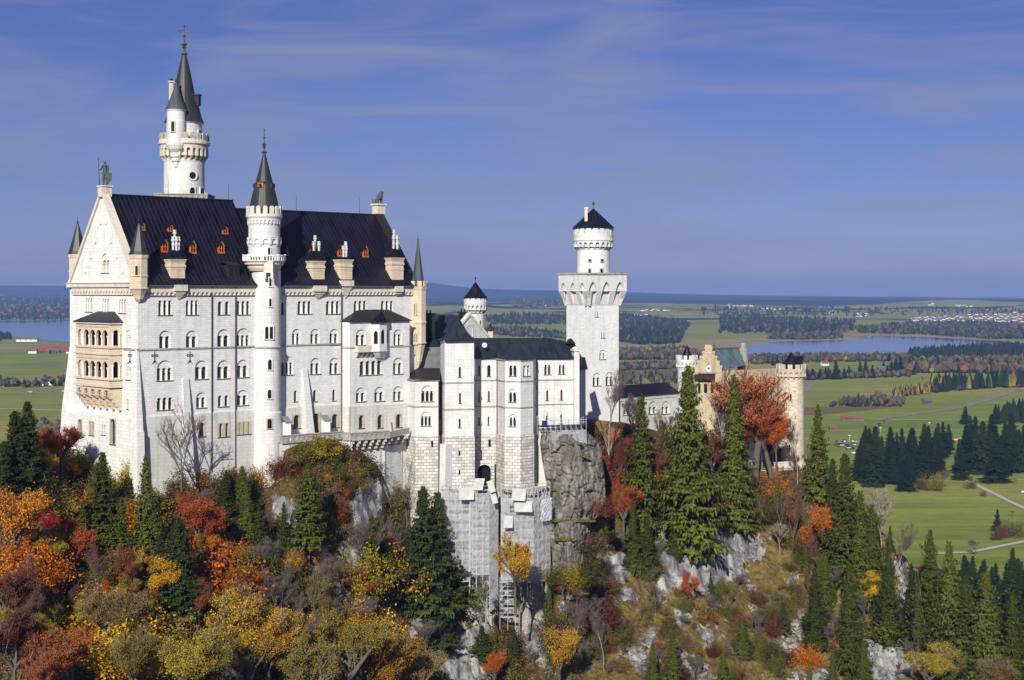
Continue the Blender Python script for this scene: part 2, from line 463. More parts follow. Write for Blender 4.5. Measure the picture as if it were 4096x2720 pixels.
        if s1 > cur + 1e-4: s.face(R4(cur, s1, zb, zt), m)
    def obj(s, name, mats, parent=None, smooth=False, loc=None):
        base = BASE[parent.name] if parent is not None else Vector(loc if loc is not None else (0, 0, 0))
        me = bpy.data.meshes.new(name)
        me.from_pydata([tuple(v - base) for v in s.v], [], s.f)
        ul = me.uv_layers.new(name='UVMap')
        ul.data.foreach_set('uv', np.array(s.uv, dtype=np.float32).ravel())
        mats = mats if isinstance(mats, (list, tuple)) else [mats]
        for mt in mats: me.materials.append(M[mt] if isinstance(mt, str) else mt)
        me.polygons.foreach_set('material_index', s.mi)
        if smooth: me.polygons.foreach_set('use_smooth', [True] * len(s.f))
        ob = bpy.data.objects.new(name, me)
        COL.objects.link(ob)
        if parent is not None: ob.parent = parent
        else: ob.location = base
        BASE[ob.name] = base
        return ob

def tag(o, label=None, cat=None, group=None, kind=None):
    if label: o['label'] = label
    if cat: o['category'] = cat
    if group: o['group'] = group
    if kind: o['kind'] = kind
    return o
def thing(name, label, cat, loc, group=None):
    o = bpy.data.objects.new(name, None)
    o.empty_display_size = 0.5
    COL.objects.link(o); o.location = loc
    BASE[o.name] = Vector(loc)
    return tag(o, label, cat, group)
def copytree(o, parent=None):
    c = o.copy(); COL.objects.link(c)
    if parent is not None: c.parent = parent
    for ch in [x for x in o.children]: copytree(ch, c)
    return c

def lights_for(s0, s1, n, pier, edge, lb, zs):
    w = (s1 - s0 - 2 * edge - pier * (n - 1)) / n
    return [(s0 + edge + i * (w + pier), s0 + edge + i * (w + pier) + w, lb, zs) for i in range(n)], w

def window(parent, fr, o, s0, s1, zb, zt, n, style, holes=None, wm='wall', name='window'):
    """arched window set into the wall: surround with reveals, dark panes, sill"""
    if holes is not None: holes.append((s0, s1, zb, zt))
    W, H = s1 - s0, zt - zb
    mb, pn = MB(), MB()
    dp = min(0.62, W * 0.4)
    beige = style[0] == 'e'
    mats = [wm, 'column']
    sm = 0
    if beige: mats = ['beige', 'beige']
    oo = o + (0.04 if beige else -0.004)
    if beige and holes is not None:
        mb.fbox(fr, s0 - 0.02, s1 + 0.02, o - 0.1, oo - 0.001, zb - 0.14, zb, 0)
    if style[0] == 'b':
        e = 0.04 * W
        r = (W - 2 * e) / 2
        zs0 = zt - r * 1.02
        mb.plate(fr, oo, s0, s1, zb, zt, [(s0 + e, s1 - e, zb, zs0)], 0.28, 0)
        o2 = oo - 0.28
        pier = 0.30 if n > 1 else 0
        ls, w = lights_for(s0 + e, s1 - e, n, pier, 0.10, zb, 0)
        zsp = min(zs0 + r * 0.12, zt - r * 0.55) - w / 2
        ls = [(a, b, zb, zsp) for a, b, _, _ in ls]
        mb.plate(fr, o2, s0 + e, s1 - e, zb, zt - 0.02, ls, dp, 0, mr=0)
        cz, co = zsp, o2
    elif style[0] == 'c':
        ls, w = lights_for(s0, s1, n, 0.30, 0.14, zb, 0)
        ls = [(a, b, zb, zt - w / 2 - 0.12) for a, b, _, _ in ls]
        mb.plate(fr, oo, s0, s1, zb, zt, ls, dp, 0)
        cz, co = zt - w / 2 - 0.12, oo
    else:
        pier = W * 0.24 if n > 1 else 0
        edge = 0.12 if not beige else max(0.22, W * 0.14)
        ls, w = lights_for(s0, s1, n, pier, edge, zb, 0)
        ls = [(a, b, zb, zt - w / 2 - 0.12) for a, b, _, _ in ls]
        mb.plate(fr, oo, s0, s1, zb, zt, ls, dp, 0)
        cz = None
    if cz is not None and n > 1:
        for i in range(n - 1):
            xm = (ls[i][1] + ls[i + 1][0]) / 2
            c = fr.pt(xm, co + 0.05, 0)
            hgt = cz - zb
            mb.lathe(c, [(0.20, zb), (0.20, zb + 0.12), (0.145, zb + 0.2), (0.135, cz - 0.42), (0.24, cz - 0.12), (0.27, cz - 0.1), (0.27, cz)], 8, 1)
        for xm in (ls[0][0] - 0.02, ls[-1][1] + 0.02):
            mb.fbox(fr, xm - 0.16, xm + 0.16, co - 0.3, co + 0.07, cz - 0.14, cz + 0.02, 1)
    depth = dp + (0.28 if style[0] == 'b' else 0)
    pn.face([fr.pt(s0 + 0.03, oo - depth + 0.02, zb), fr.pt(s1 - 0.03, oo - depth + 0.02, zb), fr.pt(s1 - 0.03, oo - depth + 0.02, zt), fr.pt(s0 + 0.03, oo - depth + 0.02, zt)])
    w_ = mb.obj(name, mats, parent)
    pn.obj('pane', random.Random(len(w_.name) + int(s0 * 7)).choice(['glass', 'glass', 'glass_blue', 'glass_brown']), w_)
    sl = MB()
    sl.fbox(fr, s0 - 0.05, s1 + 0.05, o - 0.02 + (0.05 if beige else 0), o + 0.16, zb - 0.15, zb - 0.003)
    sl.obj('sill', 'sill', w_)
    return w_

def windows(parent, fr, o, table, holes, wm='wall'):
    for (x0, x1, y0, y1, n, st) in table:
        s0, s1, zb, zt = fr.rect(x0, x1, y0, y1, o)
        window(parent, fr, o, s0, s1, zb, zt, n, st, holes, wm)

def arcade_band(mb, fr, s0, s1, zb, zt, o, depth, step, m=0):
    """little round-arched corbel table"""
    n = max(1, round((s1 - s0) / step)); w = (s1 - s0) / n
    h = zt - zb
    ls = [(s0 + i * w + 0.14 * w, s0 + (i + 1) * w - 0.14 * w, zb, zb + min(0.16 * h, h - 0.38 * w)) for i in range(n)]
    mb.plate(fr, o, s0, s1, zb, zt, ls, depth, m, K=5)

def round_arcade(mb, c, r0, r1, zb, zt, n, m=0, mr=None, a0=0.0):
    """ring of corbelled arches round a tower: recess radius r0, front radius r1"""
    for k in range(n):
        t0 = a0 + 2 * pi * k / n; t1 = a0 + 2 * pi * (k + 1) / n
        pa = Vector((c[0] + r1 * cos(t0), c[1] + r1 * sin(t0), 0)); pb = Vector((c[0] + r1 * cos(t1), c[1] + r1 * sin(t1), 0))
        fr = Fr(pa, pb); w = fr.L
        mb.plate(fr, 0, 0, w, zb + (zt - zb) * 0.35, zt, [(w * 0.20, w * 0.80, zb + (zt - zb) * 0.35, zt - w * 0.5)], r1 - r0, m, K=6)
        for q in (0.0, 0.8):      # corbel under each springer
            a, b = q * w, (q + 0.2) * w
            z1 = zb + (zt - zb) * 0.35
            mb.hexa([fr.pt(a, -(r1 - r0) + 0.0, zb), fr.pt(b, -(r1 - r0), zb), fr.pt(b, -(r1 - r0) - 0.3, zb), fr.pt(a, -(r1 - r0) - 0.3, zb),
                     fr.pt(a, 0, z1), fr.pt(b, 0, z1), fr.pt(b, -(r1 - r0) - 0.3, z1), fr.pt(a, -(r1 - r0) - 0.3, z1)], m)

def merlons(mb, c, r, th, z0, z1, n, m=0, frac=0.6, a0=0.0, round_top=False):
    for k in range(n):
        t0 = a0 + 2 * pi * k / n; t1 = t0 + 2 * pi / n * frac
        q = []
        for z in (z0, z1):
            for rr, t in ((r, t0), (r, t1), (r - th, t1), (r - th, t0)):
                q.append(Vector((c[0] + rr * cos(t), c[1] + rr * sin(t), z)))
        mb.hexa(q, m)
        if round_top:
            tm = (t0 + t1) / 2; dt = (t1 - t0) * 0.5
            q2 = []
            for z, f in ((z1, 1.0), (z1 + (z1 - z0) * 0.22, 0.45)):
                for rr, t in ((r, tm - dt * f), (r, tm + dt * f), (r - th, tm + dt * f), (r - th, tm - dt * f)):
                    q2.append(Vector((c[0] + rr * cos(t), c[1] + rr * sin(t), z)))
            mb.hexa(q2, m)

def finial(mb, c, z0, z1, r, m=0, vane=False):
    h = z1 - z0
    mb.lathe(c, [(r * 0.55, z0 - 0.3), (r * 0.5, z0 + h * .05), (r, z0 + h * .07), (r, z0 + h * .10), (r * .4, z0 + h * .13), (r * .35, z0 + h * .25), (r * .8, z0 + h * .27), (r * .3, z0 + h * .30),
                 (r * .9, z0 + h * .37), (r * .25, z0 + h * .44), (r * .22, z0 + h * .6), (r * .5, z0 + h * .63), (r * .15, z0 + h * .67), (r * .12, z0 + h * .9), (r * .3, z0 + h * .93), (0.0, z1)], 10, m)
# ================================================================ the palace (main block)
def skin_mesh(name, verts, edges, sub=1):
    """one continuous skinned body from joints (co, radius)"""
    me = bpy.data.meshes.new(name + '_cage')
    me.from_pydata([tuple(v[0]) for v in verts], edges, [])
    ob = bpy.data.objects.new(name + '_cage', me)
    COL.objects.link(ob)
    sk = ob.modifiers.new('s', 'SKIN')
    for i, v in enumerate(verts):
        r = v[1] if hasattr(v[1], '__len__') else (v[1], v[1])
        me.skin_vertices[0].data[i].radius = r
    me.skin_vertices[0].data[0].use_root = True
    if sub:
        sd = ob.modifiers.new('d', 'SUBSURF'); sd.levels = sub; sd.render_levels = sub
    dg = bpy.context.evaluated_depsgraph_get()
    out = bpy.data.meshes.new_from_object(ob.evaluated_get(dg))
    bpy.data.objects.remove(ob); bpy.data.meshes.remove(me)
    out.name = name
    for p in out.polygons: p.use_smooth = True
    return out
def mesh_obj(name, me, mat, parent=None, loc=(0, 0, 0), rotz=0.0, scale=1.0):
    o = bpy.data.objects.new(name, me)
    if mat is not None:
        me.materials.clear(); me.materials.append(M[mat] if isinstance(mat, str) else mat)
    COL.objects.link(o)
    o.location = loc; o.rotation_euler.z = rotz; o.scale = (scale,) * 3
    if parent is not None: o.parent = parent
    return o

def cylwin(parent, c, r, px, y0, y1, wpx, n=1, mat='column', rnd=False):
    """arched window with a raised stone surround on a round tower"""
    rx = (px - CX) / F
    D = Vector((rx, 1)); C = Vector((c[0], c[1]))
    A = D.dot(D); B = -2 * D.dot(C); Cc = C.dot(C) - r * r
    disc = B * B - 4 * A * Cc
    if disc < 0: return
    k = (-B - sqrt(disc)) / (2 * A)
    p = D * k
    nrm = (p - C).normalized(); u = Vector((-nrm.y, nrm.x))
    w = wpx / F * k / max(0.35, abs(u.x))
    a = p - u * w / 2; b = p + u * w / 2
    fr = Fr(a, b)
    zt, zb = Z(y0, k), Z(y1, k)
    mb, pn = MB(), MB()
    o = 0.16
    if rnd:
        zm = (zt + zb) / 2
        for k2 in range(16):
            t0, t1 = 2 * pi * k2 / 16, 2 * pi * (k2 + 1) / 16
            R1, R2 = w / 2, w / 2 * 0.68
            q = [(w / 2 + R1 * cos(t0), zm + R1 * sin(t0)), (w / 2 + R1 * cos(t1), zm + R1 * sin(t1)), (w / 2 + R2 * cos(t1), zm + R2 * sin(t1)), (w / 2 + R2 * cos(t0), zm + R2 * sin(t0))]
            mb.prism(fr, q, -0.2, o)
        pn.face([fr.pt(w / 2 + w * .36 * cos(2 * pi * i / 16), 0.05, zm + w * .36 * sin(2 * pi * i / 16)) for i in range(16)])
    else:
        ls, lw = lights_for(0, w, n, 0.25, 0.16, zb, 0)
        ls = [(x, y, zb, zt - lw / 2 - 0.1) for x, y, _, _ in ls]
        mb.plate(fr, o, 0, w, zb, zt, ls, 0.13, 0)
        mb.fbox(fr, -0.02, 0, -0.3, o, zb, zt); mb.fbox(fr, w, w + 0.02, -0.3, o, zb, zt)
        mb.fbox(fr, 0, w, -0.3, o, zt, zt + 0.05); mb.fbox(fr, -0.05, w + 0.05, -0.3, o + 0.12, zb - 0.14, zb)
        pn.face([fr.pt(0.02, 0.04, zb), fr.pt(w - 0.02, 0.04, zb), fr.pt(w - 0.02, 0.04, zt), fr.pt(0.02, 0.04, zt)])
    w_ = mb.obj('window', [mat], parent)
    pn.obj('pane', 'glass', w_)

U2 = Vector((0.732, 0.681)).normalized()
C0 = Vector((-76.12, 300.0))
GL = 29.9
fac = Fr(C0, C0 + U2 * 75)
G0 = C0 + Vector((-U2.y, U2.x)) * GL
gab = Fr(G0, C0)
ZE, ZR, ZR2 = 1.35, 20.5, 18.7           # eaves, west ridge, east ridge
ZB = -48.0
ZP = -25.7                                # top of the battered plinth

palace = thing('castle_palace', 'huge white castle block with black roof, orange dormers and loggia on its gable', 'castle', (C0.x, C0.y, -36))

holes = []
T_upper = [
    (631, 689, 1199, 1260, 3, 'c'), (741, 795, 1199, 1259, 3, 'c'), (870, 919, 1203, 1258, 2, 'p'), (944, 1001, 1202, 1258, 3, 'c'),
    (1188, 1247, 1202, 1255, 3, 'c'), (1302, 1360, 1202, 1255, 3, 'c'), (1413, 1468, 1201, 1254, 3, 'c'), (1522, 1575, 1201, 1254, 3, 'c'),
    (635, 685, 1321, 1394, 2, 'b'), (742, 792, 1321, 1393, 2, 'b'), (867, 921, 1316, 1390, 2, 'b'), (943, 1003, 1312, 1389, 3, 'b'),
    (1124, 1137, 1208, 1256, 1, 's'),
    (1167, 1204, 1315, 1380, 2, 'b'), (1240, 1280, 1315, 1379, 2, 'b'), (1317, 1356, 1315, 1379, 2, 'b'),
    (625, 693, 1440, 1522, 3, 'b'), (778, 833, 1441, 1516, 2, 'b'), (867, 921, 1440, 1514, 2, 'b'), (946, 996, 1438, 1509, 2, 'b'),
    (1123, 1176, 1424, 1499, 3, 'b'), (1240, 1283, 1431, 1496, 2, 'b'), (1316, 1359, 1430, 1495, 2, 'b'),
    (625, 692, 1588, 1639, 3, 'c'), (783, 827, 1569, 1631, 2, 'b'), (870, 916, 1579, 1626, 2, 'p'), (947, 994, 1559, 1621, 2, 'b'),
    (1174, 1190, 1560, 1606, 1, 's'), (1251, 1268, 1558, 1605, 1, 's'), (1328, 1344, 1556, 1602, 1, 's'),
]
T_lower = [
    (791, 823, 1689, 1746, 1, 'e'), (870, 921, 1691, 1747, 2, 'e'), (947, 1004, 1687, 1737, 3, 'e'),
    (1170, 1203, 1658, 1713, 1, 'e'), (1243, 1284, 1652, 1731, 1, 'e'), (1323, 1356, 1654, 1709, 1, 'e'),
]
windows(palace, fac, 0, T_upper, holes)
wl_ = MB()
wl_.wall(fac, 0, 73.5, ZP, ZE, holes, 0.0)
hl = []
windows(palace, fac, 0.25, T_lower, hl, 'plinth')
wp = MB()
wp.wall(fac, -0.2, 73.5, ZB, ZP, hl, 0.25)
wp.face([fac.pt(-0.2, 0.25, ZP), fac.pt(73.5, 0.25, ZP), fac.pt(73.5, 0, ZP + 0.25), fac.pt(-0.2, 0, ZP + 0.25)])
# gable end
gt = [(342, 371, 1190, 1247, 3, 'c'), (408, 437, 1192, 1249, 3, 'c'), (475, 506, 1195, 1252, 3, 'c'),
      (502, 523, 1320, 1392, 2, 'b'), (502, 523, 1448, 1519, 2, 'b'), (507, 515, 1592, 1636, 1, 's')]
gh = []
windows(palace, gab, 0, gt, gh, 'wall_gable')
s0, s1, zb, zt = gab.rect(405, 437, 1012, 1091)
window(palace, gab, 0, s0, s1, zb, zt, 2, 'b', gh, 'wall_gable')
nb = MB()
def niche(x0, x1, y0, y1):
    s0, s1, zb, zt = gab.rect(x0, x1, y0, y1)
    gh.append((s0, s1, zb, zt))
    e = (s1 - s0) * 0.10
    nb.plate(gab, -0.003, s0, s1, zb, zt, [(s0 + e, s1 - e, zb, zt - (s1 - s0) / 2)], 0.22)
    nb.face([gab.pt(s0, -0.222, zb), gab.pt(s1, -0.222, zb), gab.pt(s1, -0.222, zt), gab.pt(s0, -0.222, zt)])
for q in ((397, 409, 893, 960), (418, 430, 893, 960), (376, 391, 967, 1040), (437, 451, 967, 1040), (357, 373, 1027, 1100), (460, 476, 1028, 1100), (334, 350, 1086, 1124), (484, 499, 1088, 1124)):
    niche(*q)
nb.obj('blind_arch', 'wall_gable', palace)
gw = MB()
xs = sorted({0.0, GL / 2, GL, *[h[0] for h in gh], *[h[1] for h in gh]})
def gz(x): return ZE + (ZR + 0.3 - ZE) * (1 - abs(x - GL / 2) / (GL / 2))
for i in range(len(xs) - 1):
    a, b = xs[i], xs[i + 1]; xm = (a + b) / 2
    cur = ZP
    for h in sorted([h for h in gh if h[0] < xm < h[1]], key=lambda h: h[2]):
        if h[2] > cur: gw.face([gab.pt(a, 0, cur), gab.pt(b, 0, cur), gab.pt(b, 0, h[2]), gab.pt(a, 0, h[2])])
        cur = h[3]
    gw.face([gab.pt(a, 0, cur), gab.pt(b, 0, cur), gab.pt(b, 0, gz(b)), gab.pt(a, 0, gz(a))])
gw.obj('gable_wall', 'wall_gable', palace)
# battered foot of the gable with its small windows
gl_t = [(311, 329, 1676, 1728, 1, 'e'), (356, 377, 1684, 1741, 2, 'e'), (405, 422, 1696, 1739, 2, 'p'), (438, 464, 1674, 1778, 1, 'e')]
ghl = []
gp = MB()
windows(palace, gab, 0.9, gl_t, ghl, 'wall_gable')
gp.wall(gab, -1.2, GL + 0.25, ZB - 6, ZP - 0.2, ghl, 0.9)
gp.face([gab.pt(-1.2, 0.9, ZP - 0.2), gab.pt(GL + .25, 0.9, ZP - 0.2), gab.pt(GL + .25, 0, ZP + 0.3), gab.pt(-1.2, 0, ZP + 0.3)])
# raking buttress at the rear corner and at the front corner
gp.fbox(gab, -3.6, 0.6, -3, 1.6, ZB, ZP, 0, top=(-2.0, 0.6, -3, 0.9))
gp.fbox(gab, -2.0, 0.3, -3, 0.9, ZP, -12, 0, top=(-0.05, 0.3, -3, 0.02))
gp.obj('gable_base', 'wall_gable', palace)
wl_.obj('facade_wall', 'wall', palace)
wp.obj('plinth_wall', 'plinth', palace)
bt = MB()
bt.fbox(fac, -1.5, 0.6, -2.0, 2.6, ZB - 8, -28.5, 0, top=(-1.1, 0.5, -1.0, 1.75))
bt.fbox(fac, -1.0, 0.45, -1.0, 1.5, -28.5, -11.9, 0, top=(-0.25, 0.25, -0.5, 0.05))
bt.obj('buttress', 'wall_gable', palace)
for (x0, x1, y0, oo, zz) in ((733, 763, 1514, 3.0, ZB), (1212, 1237, 1475, 2.6, -34)):
    sa = fac.hit(x0, y0, 0.4)[0]; sb = fac.hit(x1, y0, 0.4)[0]; zt = fac.hit((x0 + x1) / 2, y0, 0.4)[1]
    bb = MB(); bb.fbox(fac, sa - 0.1, sb + 0.3, -0.3, oo, zz, zt, 0, top=(sa, sb - 0.4, -0.3, 0.3))
    bb.obj('buttress', 'wall_smooth', palace)
# east and rear walls
ew = MB()
e1 = fac.pt(73.5, 0, 0); e2 = fac.pt(73.5, -GL, 0)
efr = Fr(e1, e2)
ew.wall(efr, 0, GL, ZB, ZE)
ew.face([efr.pt(0, 0, ZE), efr.pt(GL, 0, ZE), efr.pt(GL / 2, 0, ZR2)])
bfr = Fr(e2, gab.pt(0, 0, 0)); ew.wall(bfr, 0, bfr.L, ZB, ZE)
ew.obj('rear_wall', 'wall', palace)

# ---- projecting bay at the right end of the front
BO = 2.5
sL = fac.hit(1366, 1400, 0)[0]; sF = fac.hit(1399, 1400, BO)[0]; sR = fac.hit(1638, 1400, BO)[0]
zbt = fac.hit(1500, 1284, BO)[1]
bay_front = Fr(fac.pt(sF, BO, 0), fac.pt(sR, BO, 0))
bh, bhl = [], []
bay_up = [(1422, 1465, 1317, 1380, 2, 'b'), (1573, 1610, 1317, 1380, 2, 'b'), (1437, 1528, 1441, 1499, 4, 'c'), (1571, 1613, 1430, 1495, 2, 'b'),
          (1422, 1465, 1549, 1606, 2, 'b'), (1496, 1539, 1546, 1604, 2, 'b'), (1571, 1612, 1544, 1602, 2, 'b')]
bay_lo = [(1432, 1458, 1659, 1713, 1, 'e'), (1507, 1533, 1657, 1712, 1, 'e'), (1580, 1609, 1655, 1709, 1, 'e')]
windows(palace, bay_front, 0, bay_up, bh)
windows(palace, bay_front, 0.15, bay_lo, bhl, 'plinth')
bw = MB()
bw.wall(bay_front, 0, bay_front.L, ZP - 0.5, zbt, bh)
slf = Fr(fac.pt(sL, 0, 0), fac.pt(sF, BO, 0)); bw.wall(slf, 0, slf.L, ZP - 0.5, zbt)
srf = Fr(fac.pt(sR, BO, 0), fac.pt(sR, -0.5, 0)); bw.wall(srf, 0, srf.L, ZB, zbt)
bw.wall(bay_front, 0, bay_front.L + .01, ZB, ZP - 0.5, bhl, 0.15, 1); bw.wall(slf, -0.1, slf.L + 0.1, ZB, ZP - 0.5, [], 0.15, 1)
bw.face([bay_front.pt(-.1, .15, ZP - .5), bay_front.pt(bay_front.L, .15, ZP - .5), bay_front.pt(bay_front.L, 0, ZP - .2), bay_front.pt(-.1, 0, ZP - .2)], 1)
bw.obj('bay_wall', ['wall', 'plinth'], palace)
br = MB()
rz = zbt + 2.6
ov = 0.5
rp = [fac.pt(sL - 0.4, 0, zbt), fac.pt(sF - 0.3, BO + ov, zbt), fac.pt(sR + 0.5, BO + ov, zbt), fac.pt(sR + 0.5, 0, zbt)]
ap1, ap2 = fac.pt(sF + 4.2, 0, rz), fac.pt(sR - 4.5, 0, rz)
br.face([rp[0], rp[1], ap1]); br.face([rp[1], rp[2], ap2, ap1]); br.face([rp[2], rp[3], ap2])
br.fbox(fac, sF - 0.3, sR + 0.5, -0.1, BO + ov, zbt - 0.12, zbt - 0.01)
br.obj('bay_roof', 'roof_brown', palace)
# oriel on the bay with its little roof, and the small balcony beside it
xs_ = [fac.hit(x, 1340, BO + o)[0] for x, o in ((1486, 0), (1490, 1.5), (1519, 2.1), (1548, 1.5), (1556, 0))]
os_ = [BO, BO + 1.4, BO + 2.0, BO + 1.4, BO]
zo_t, zo_b = fac.hit(1519, 1291, BO + 2)[1], fac.hit(1519, 1400, BO + 2)[1]
om, og = MB(), MB()
for i in range(4):
    f_ = Fr(fac.pt(xs_[i], os_[i], 0), fac.pt(xs_[i + 1], os_[i + 1], 0))
    lw = f_.L
    hl_ = [(lw * 0.22, lw * 0.78, zo_b + 1.4, zo_t - 1.5)]
    om.plate(f_, 0, 0, lw, zo_b, zo_t, [(lw * .22, lw * .78, zo_b + 1.35, zo_t - 2.4)], 0.2, 0, pointed=0.25)
    og.face([f_.pt(lw * .15, -0.18, zo_b + 1.2), f_.pt(lw * .85, -0.18, zo_b + 1.2), f_.pt(lw * .85, -0.18, zo_t - 1), f_.pt(lw * .15, -0.18, zo_t - 1)])
pl = [fac.pt(xs_[i], os_[i], 0) for i in range(5)]
cen = fac.pt((xs_[0] + xs_[4]) / 2, BO, 0)
for i in range(4):      # stepped corbel below
    for k, (f0, f1, za, zb_) in enumerate(((1.08, 1.08, 0, -.35), (1.0, .72, -.35, -1.2), (.78, .5, -1.2, -1.9))):
        a, b = pl[i], pl[i + 1]
        L = lambda p, f, z: Vector((cen.x + (p.x - cen.x) * f, cen.y + (p.y - cen.y) * f, zo_b + z))
        om.face([L(a, f1, zb_), L(b, f1, zb_), L(b, f0, za), L(a, f0, za)])
o_ = om.obj('oriel', 'whitepaint', palace)
og.obj('pane', 'glass', o_)
ol = MB()
apx = Vector((cen.x, cen.y, zo_t + 2.9)) + fac.n * 0.5
for i in range(4):
    a, b = [Vector((cen.x + (p.x - cen.x) * 1.18, cen.y + (p.y - cen.y) * 1.18, zo_t)) + fac.n * .15 for p in (pl[i], pl[i + 1])]
    ol.face([a, b, apx])
finial(ol, apx, apx.z - 0.3, apx.z + 2.2, 0.2)
ol.obj('oriel_roof', 'roof', palace)
bl = MB()
sa, sb, za, zt = bay_front.rect(1418, 1487, 1382, 1408)
bl.fbox(bay_front, sa, sb, 0, 1.3, za, za + 0.35); bl.fbox(bay_front, sa, sb, 1.12, 1.3, za + .35, zt); bl.fbox(bay_front, sa, sa + .18, 0, 1.12, za + .35, zt)
for i in range(4):
    x = sa + 0.3 + i * (sb - sa - 0.9) / 3
    bl.fbox(bay_front, x, x + 0.35, 0, 0.3, za - 1.1, za, 0, top=(x, x + .35, 0, 1.15))
bl.obj('balcony', 'cream_light', palace)

# ---- string courses, corbel table, eaves
st = MB()
zs = fac.hit(800, 1391)[1]
st.fbox(fac, -0.25, sL, 0, 0.22, zs - 0.2, zs + 0.15); st.fbox(gab, GL * .80, GL + 0.2, 0, 0.22, zs - 0.2, zs + 0.15)
st.fbox(bay_front, 0, bay_front.L + .2, 0, 0.2, zs - 1.05, zs - 0.75); st.fbox(slf, -.1, slf.L, 0, 0.2, zs - 1.05, zs - .75)
st.obj('string_course', 'grey_stone', palace)
cb = MB()
arcade_band(cb, fac, 1.8, 28, ZE - 2.2, ZE - 0.35, 0.42, 0.40, 1.05)
arcade_band(cb, fac, 34.5, 72.5, ZE - 2.2, ZE - 0.35, 0.42, 0.40, 1.05)
arcade_band(cb, gab, 1.5, GL - 1.6, ZE - 2.1, ZE - 0.5, 0.38, 0.36, 1.3)
cb.fbox(gab, -0.2, GL - 1.5, 0, 0.75, ZE - 0.5, ZE + 0.35); cb.fbox(gab, -0.2, GL - 1.5, 0.0, 0.95, ZE + 0.35, ZE + 0.5)
cb.obj('corbel_table', 'cream_light', palace)
ev = MB()
ev.fbox(fac, 1.5, 73.5, -0.5, 0.95, ZE - 0.34, ZE - 0.1)
ev.obj('eaves_gutter', 'sill', palace)

# ---- roofs
HW = GL / 2
rf = MB()
def roofpiece(a, b, zr, zlow=0):
    e0 = 1.0
    kx = 2.2          # bell-cast eaves
    zk = ZE + 1.9
    rf.face([fac.pt(a, e0, ZE - .05), fac.pt(b, e0, ZE - .05), fac.pt(b, -kx * .55, zk), fac.pt(a, -kx * .55, zk)])
    rf.face([fac.pt(a, -kx * .55, zk), fac.pt(b, -kx * .55, zk), fac.pt(b, -HW, zr), fac.pt(a, -HW, zr)])
    rf.face([fac.pt(b, -GL - .9, ZE), fac.pt(a, -GL - .9, ZE), fac.pt(a, -HW, zr), fac.pt(b, -HW, zr)])
    rf.face([fac.pt(b, e0, ZE - .05), fac.pt(b, -kx * .55, zk), fac.pt(b, -HW, zr), fac.pt(b, -GL - .9, ZE)])
roofpiece(0.7, 31.8, ZR)
roofpiece(31.8, 73.6, ZR2)
rf.fbox(fac, 0.7, 31.9, -HW - .25, -HW + .25, ZR - .2, ZR + .14); rf.fbox(fac, 31.9, 73.4, -HW - .25, -HW + .25, ZR2 - .2, ZR2 + .14)
roof = rf.obj('roof', 'roof', palace)
RN0 = fac.pt(0, -1.21, ZE + 1.9); RNv = (fac.pt(0, -HW, ZR) - RN0); Rn = fac.u.cross(RNv).normalized()
RNv2 = (fac.pt(0, -HW, ZR2) - RN0); Rn2 = fac.u.cross(RNv2).normalized()
# gable coping
cp = MB()
for sgn in (0, 1):
    a = (-0.5, ZE + 0.1) if sgn == 0 else (GL + 0.5, ZE + 0.1)
    top = (GL / 2, ZR + 1.3); low2 = (GL / 2, ZR + 0.15); a2 = (a[0] + (0.85 if sgn == 0 else -0.85), ZE + 0.1)
    poly = [a2, low2, top, a] if sgn == 0 else [a2, a, top, low2]
    cp.prism(gab, poly, -1.0, 0.45)
cp.fbox(gab, GL / 2 - 1.0, GL / 2 + 1.0, -1.6, 0.6, ZR - 0.6, ZR + 1.5); cp.fbox(gab, GL / 2 - 1.2, GL / 2 + 1.2, -1.8, 0.75, ZR + 1.5, ZR + 1.8)
cp.obj('gable_coping', 'cream_light', palace)
ce = MB()
for sgn in (0, 1):
    a = (-0.2, ZE) if sgn == 0 else (GL + 0.2, ZE)
    top = (GL / 2, ZR2 + 1.6); low2 = (GL / 2, ZR2 - 0.4); a2 = (a[0] + (1.5 if sgn == 0 else -1.5), ZE)
    poly = [a2, low2, top, a] if sgn == 0 else [a2, a, top, low2]
    ce.prism(efr, poly, -1.3, 0.5)
ce.obj('gable_coping', 'roof_brown', palace)
pe = MB()
ec = efr.pt(GL / 2, -0.2, 0)
pe.box(ec, 2.3, 2.3, ZR2 + 0.2, ZR2 + 2.3, 0, 0.75); pe.box(ec, 2.8, 2.8, ZR2 + 2.3, ZR2 + 2.7, 0, 0.75)
pe.obj('statue_pedestal', 'cream_light', palace)

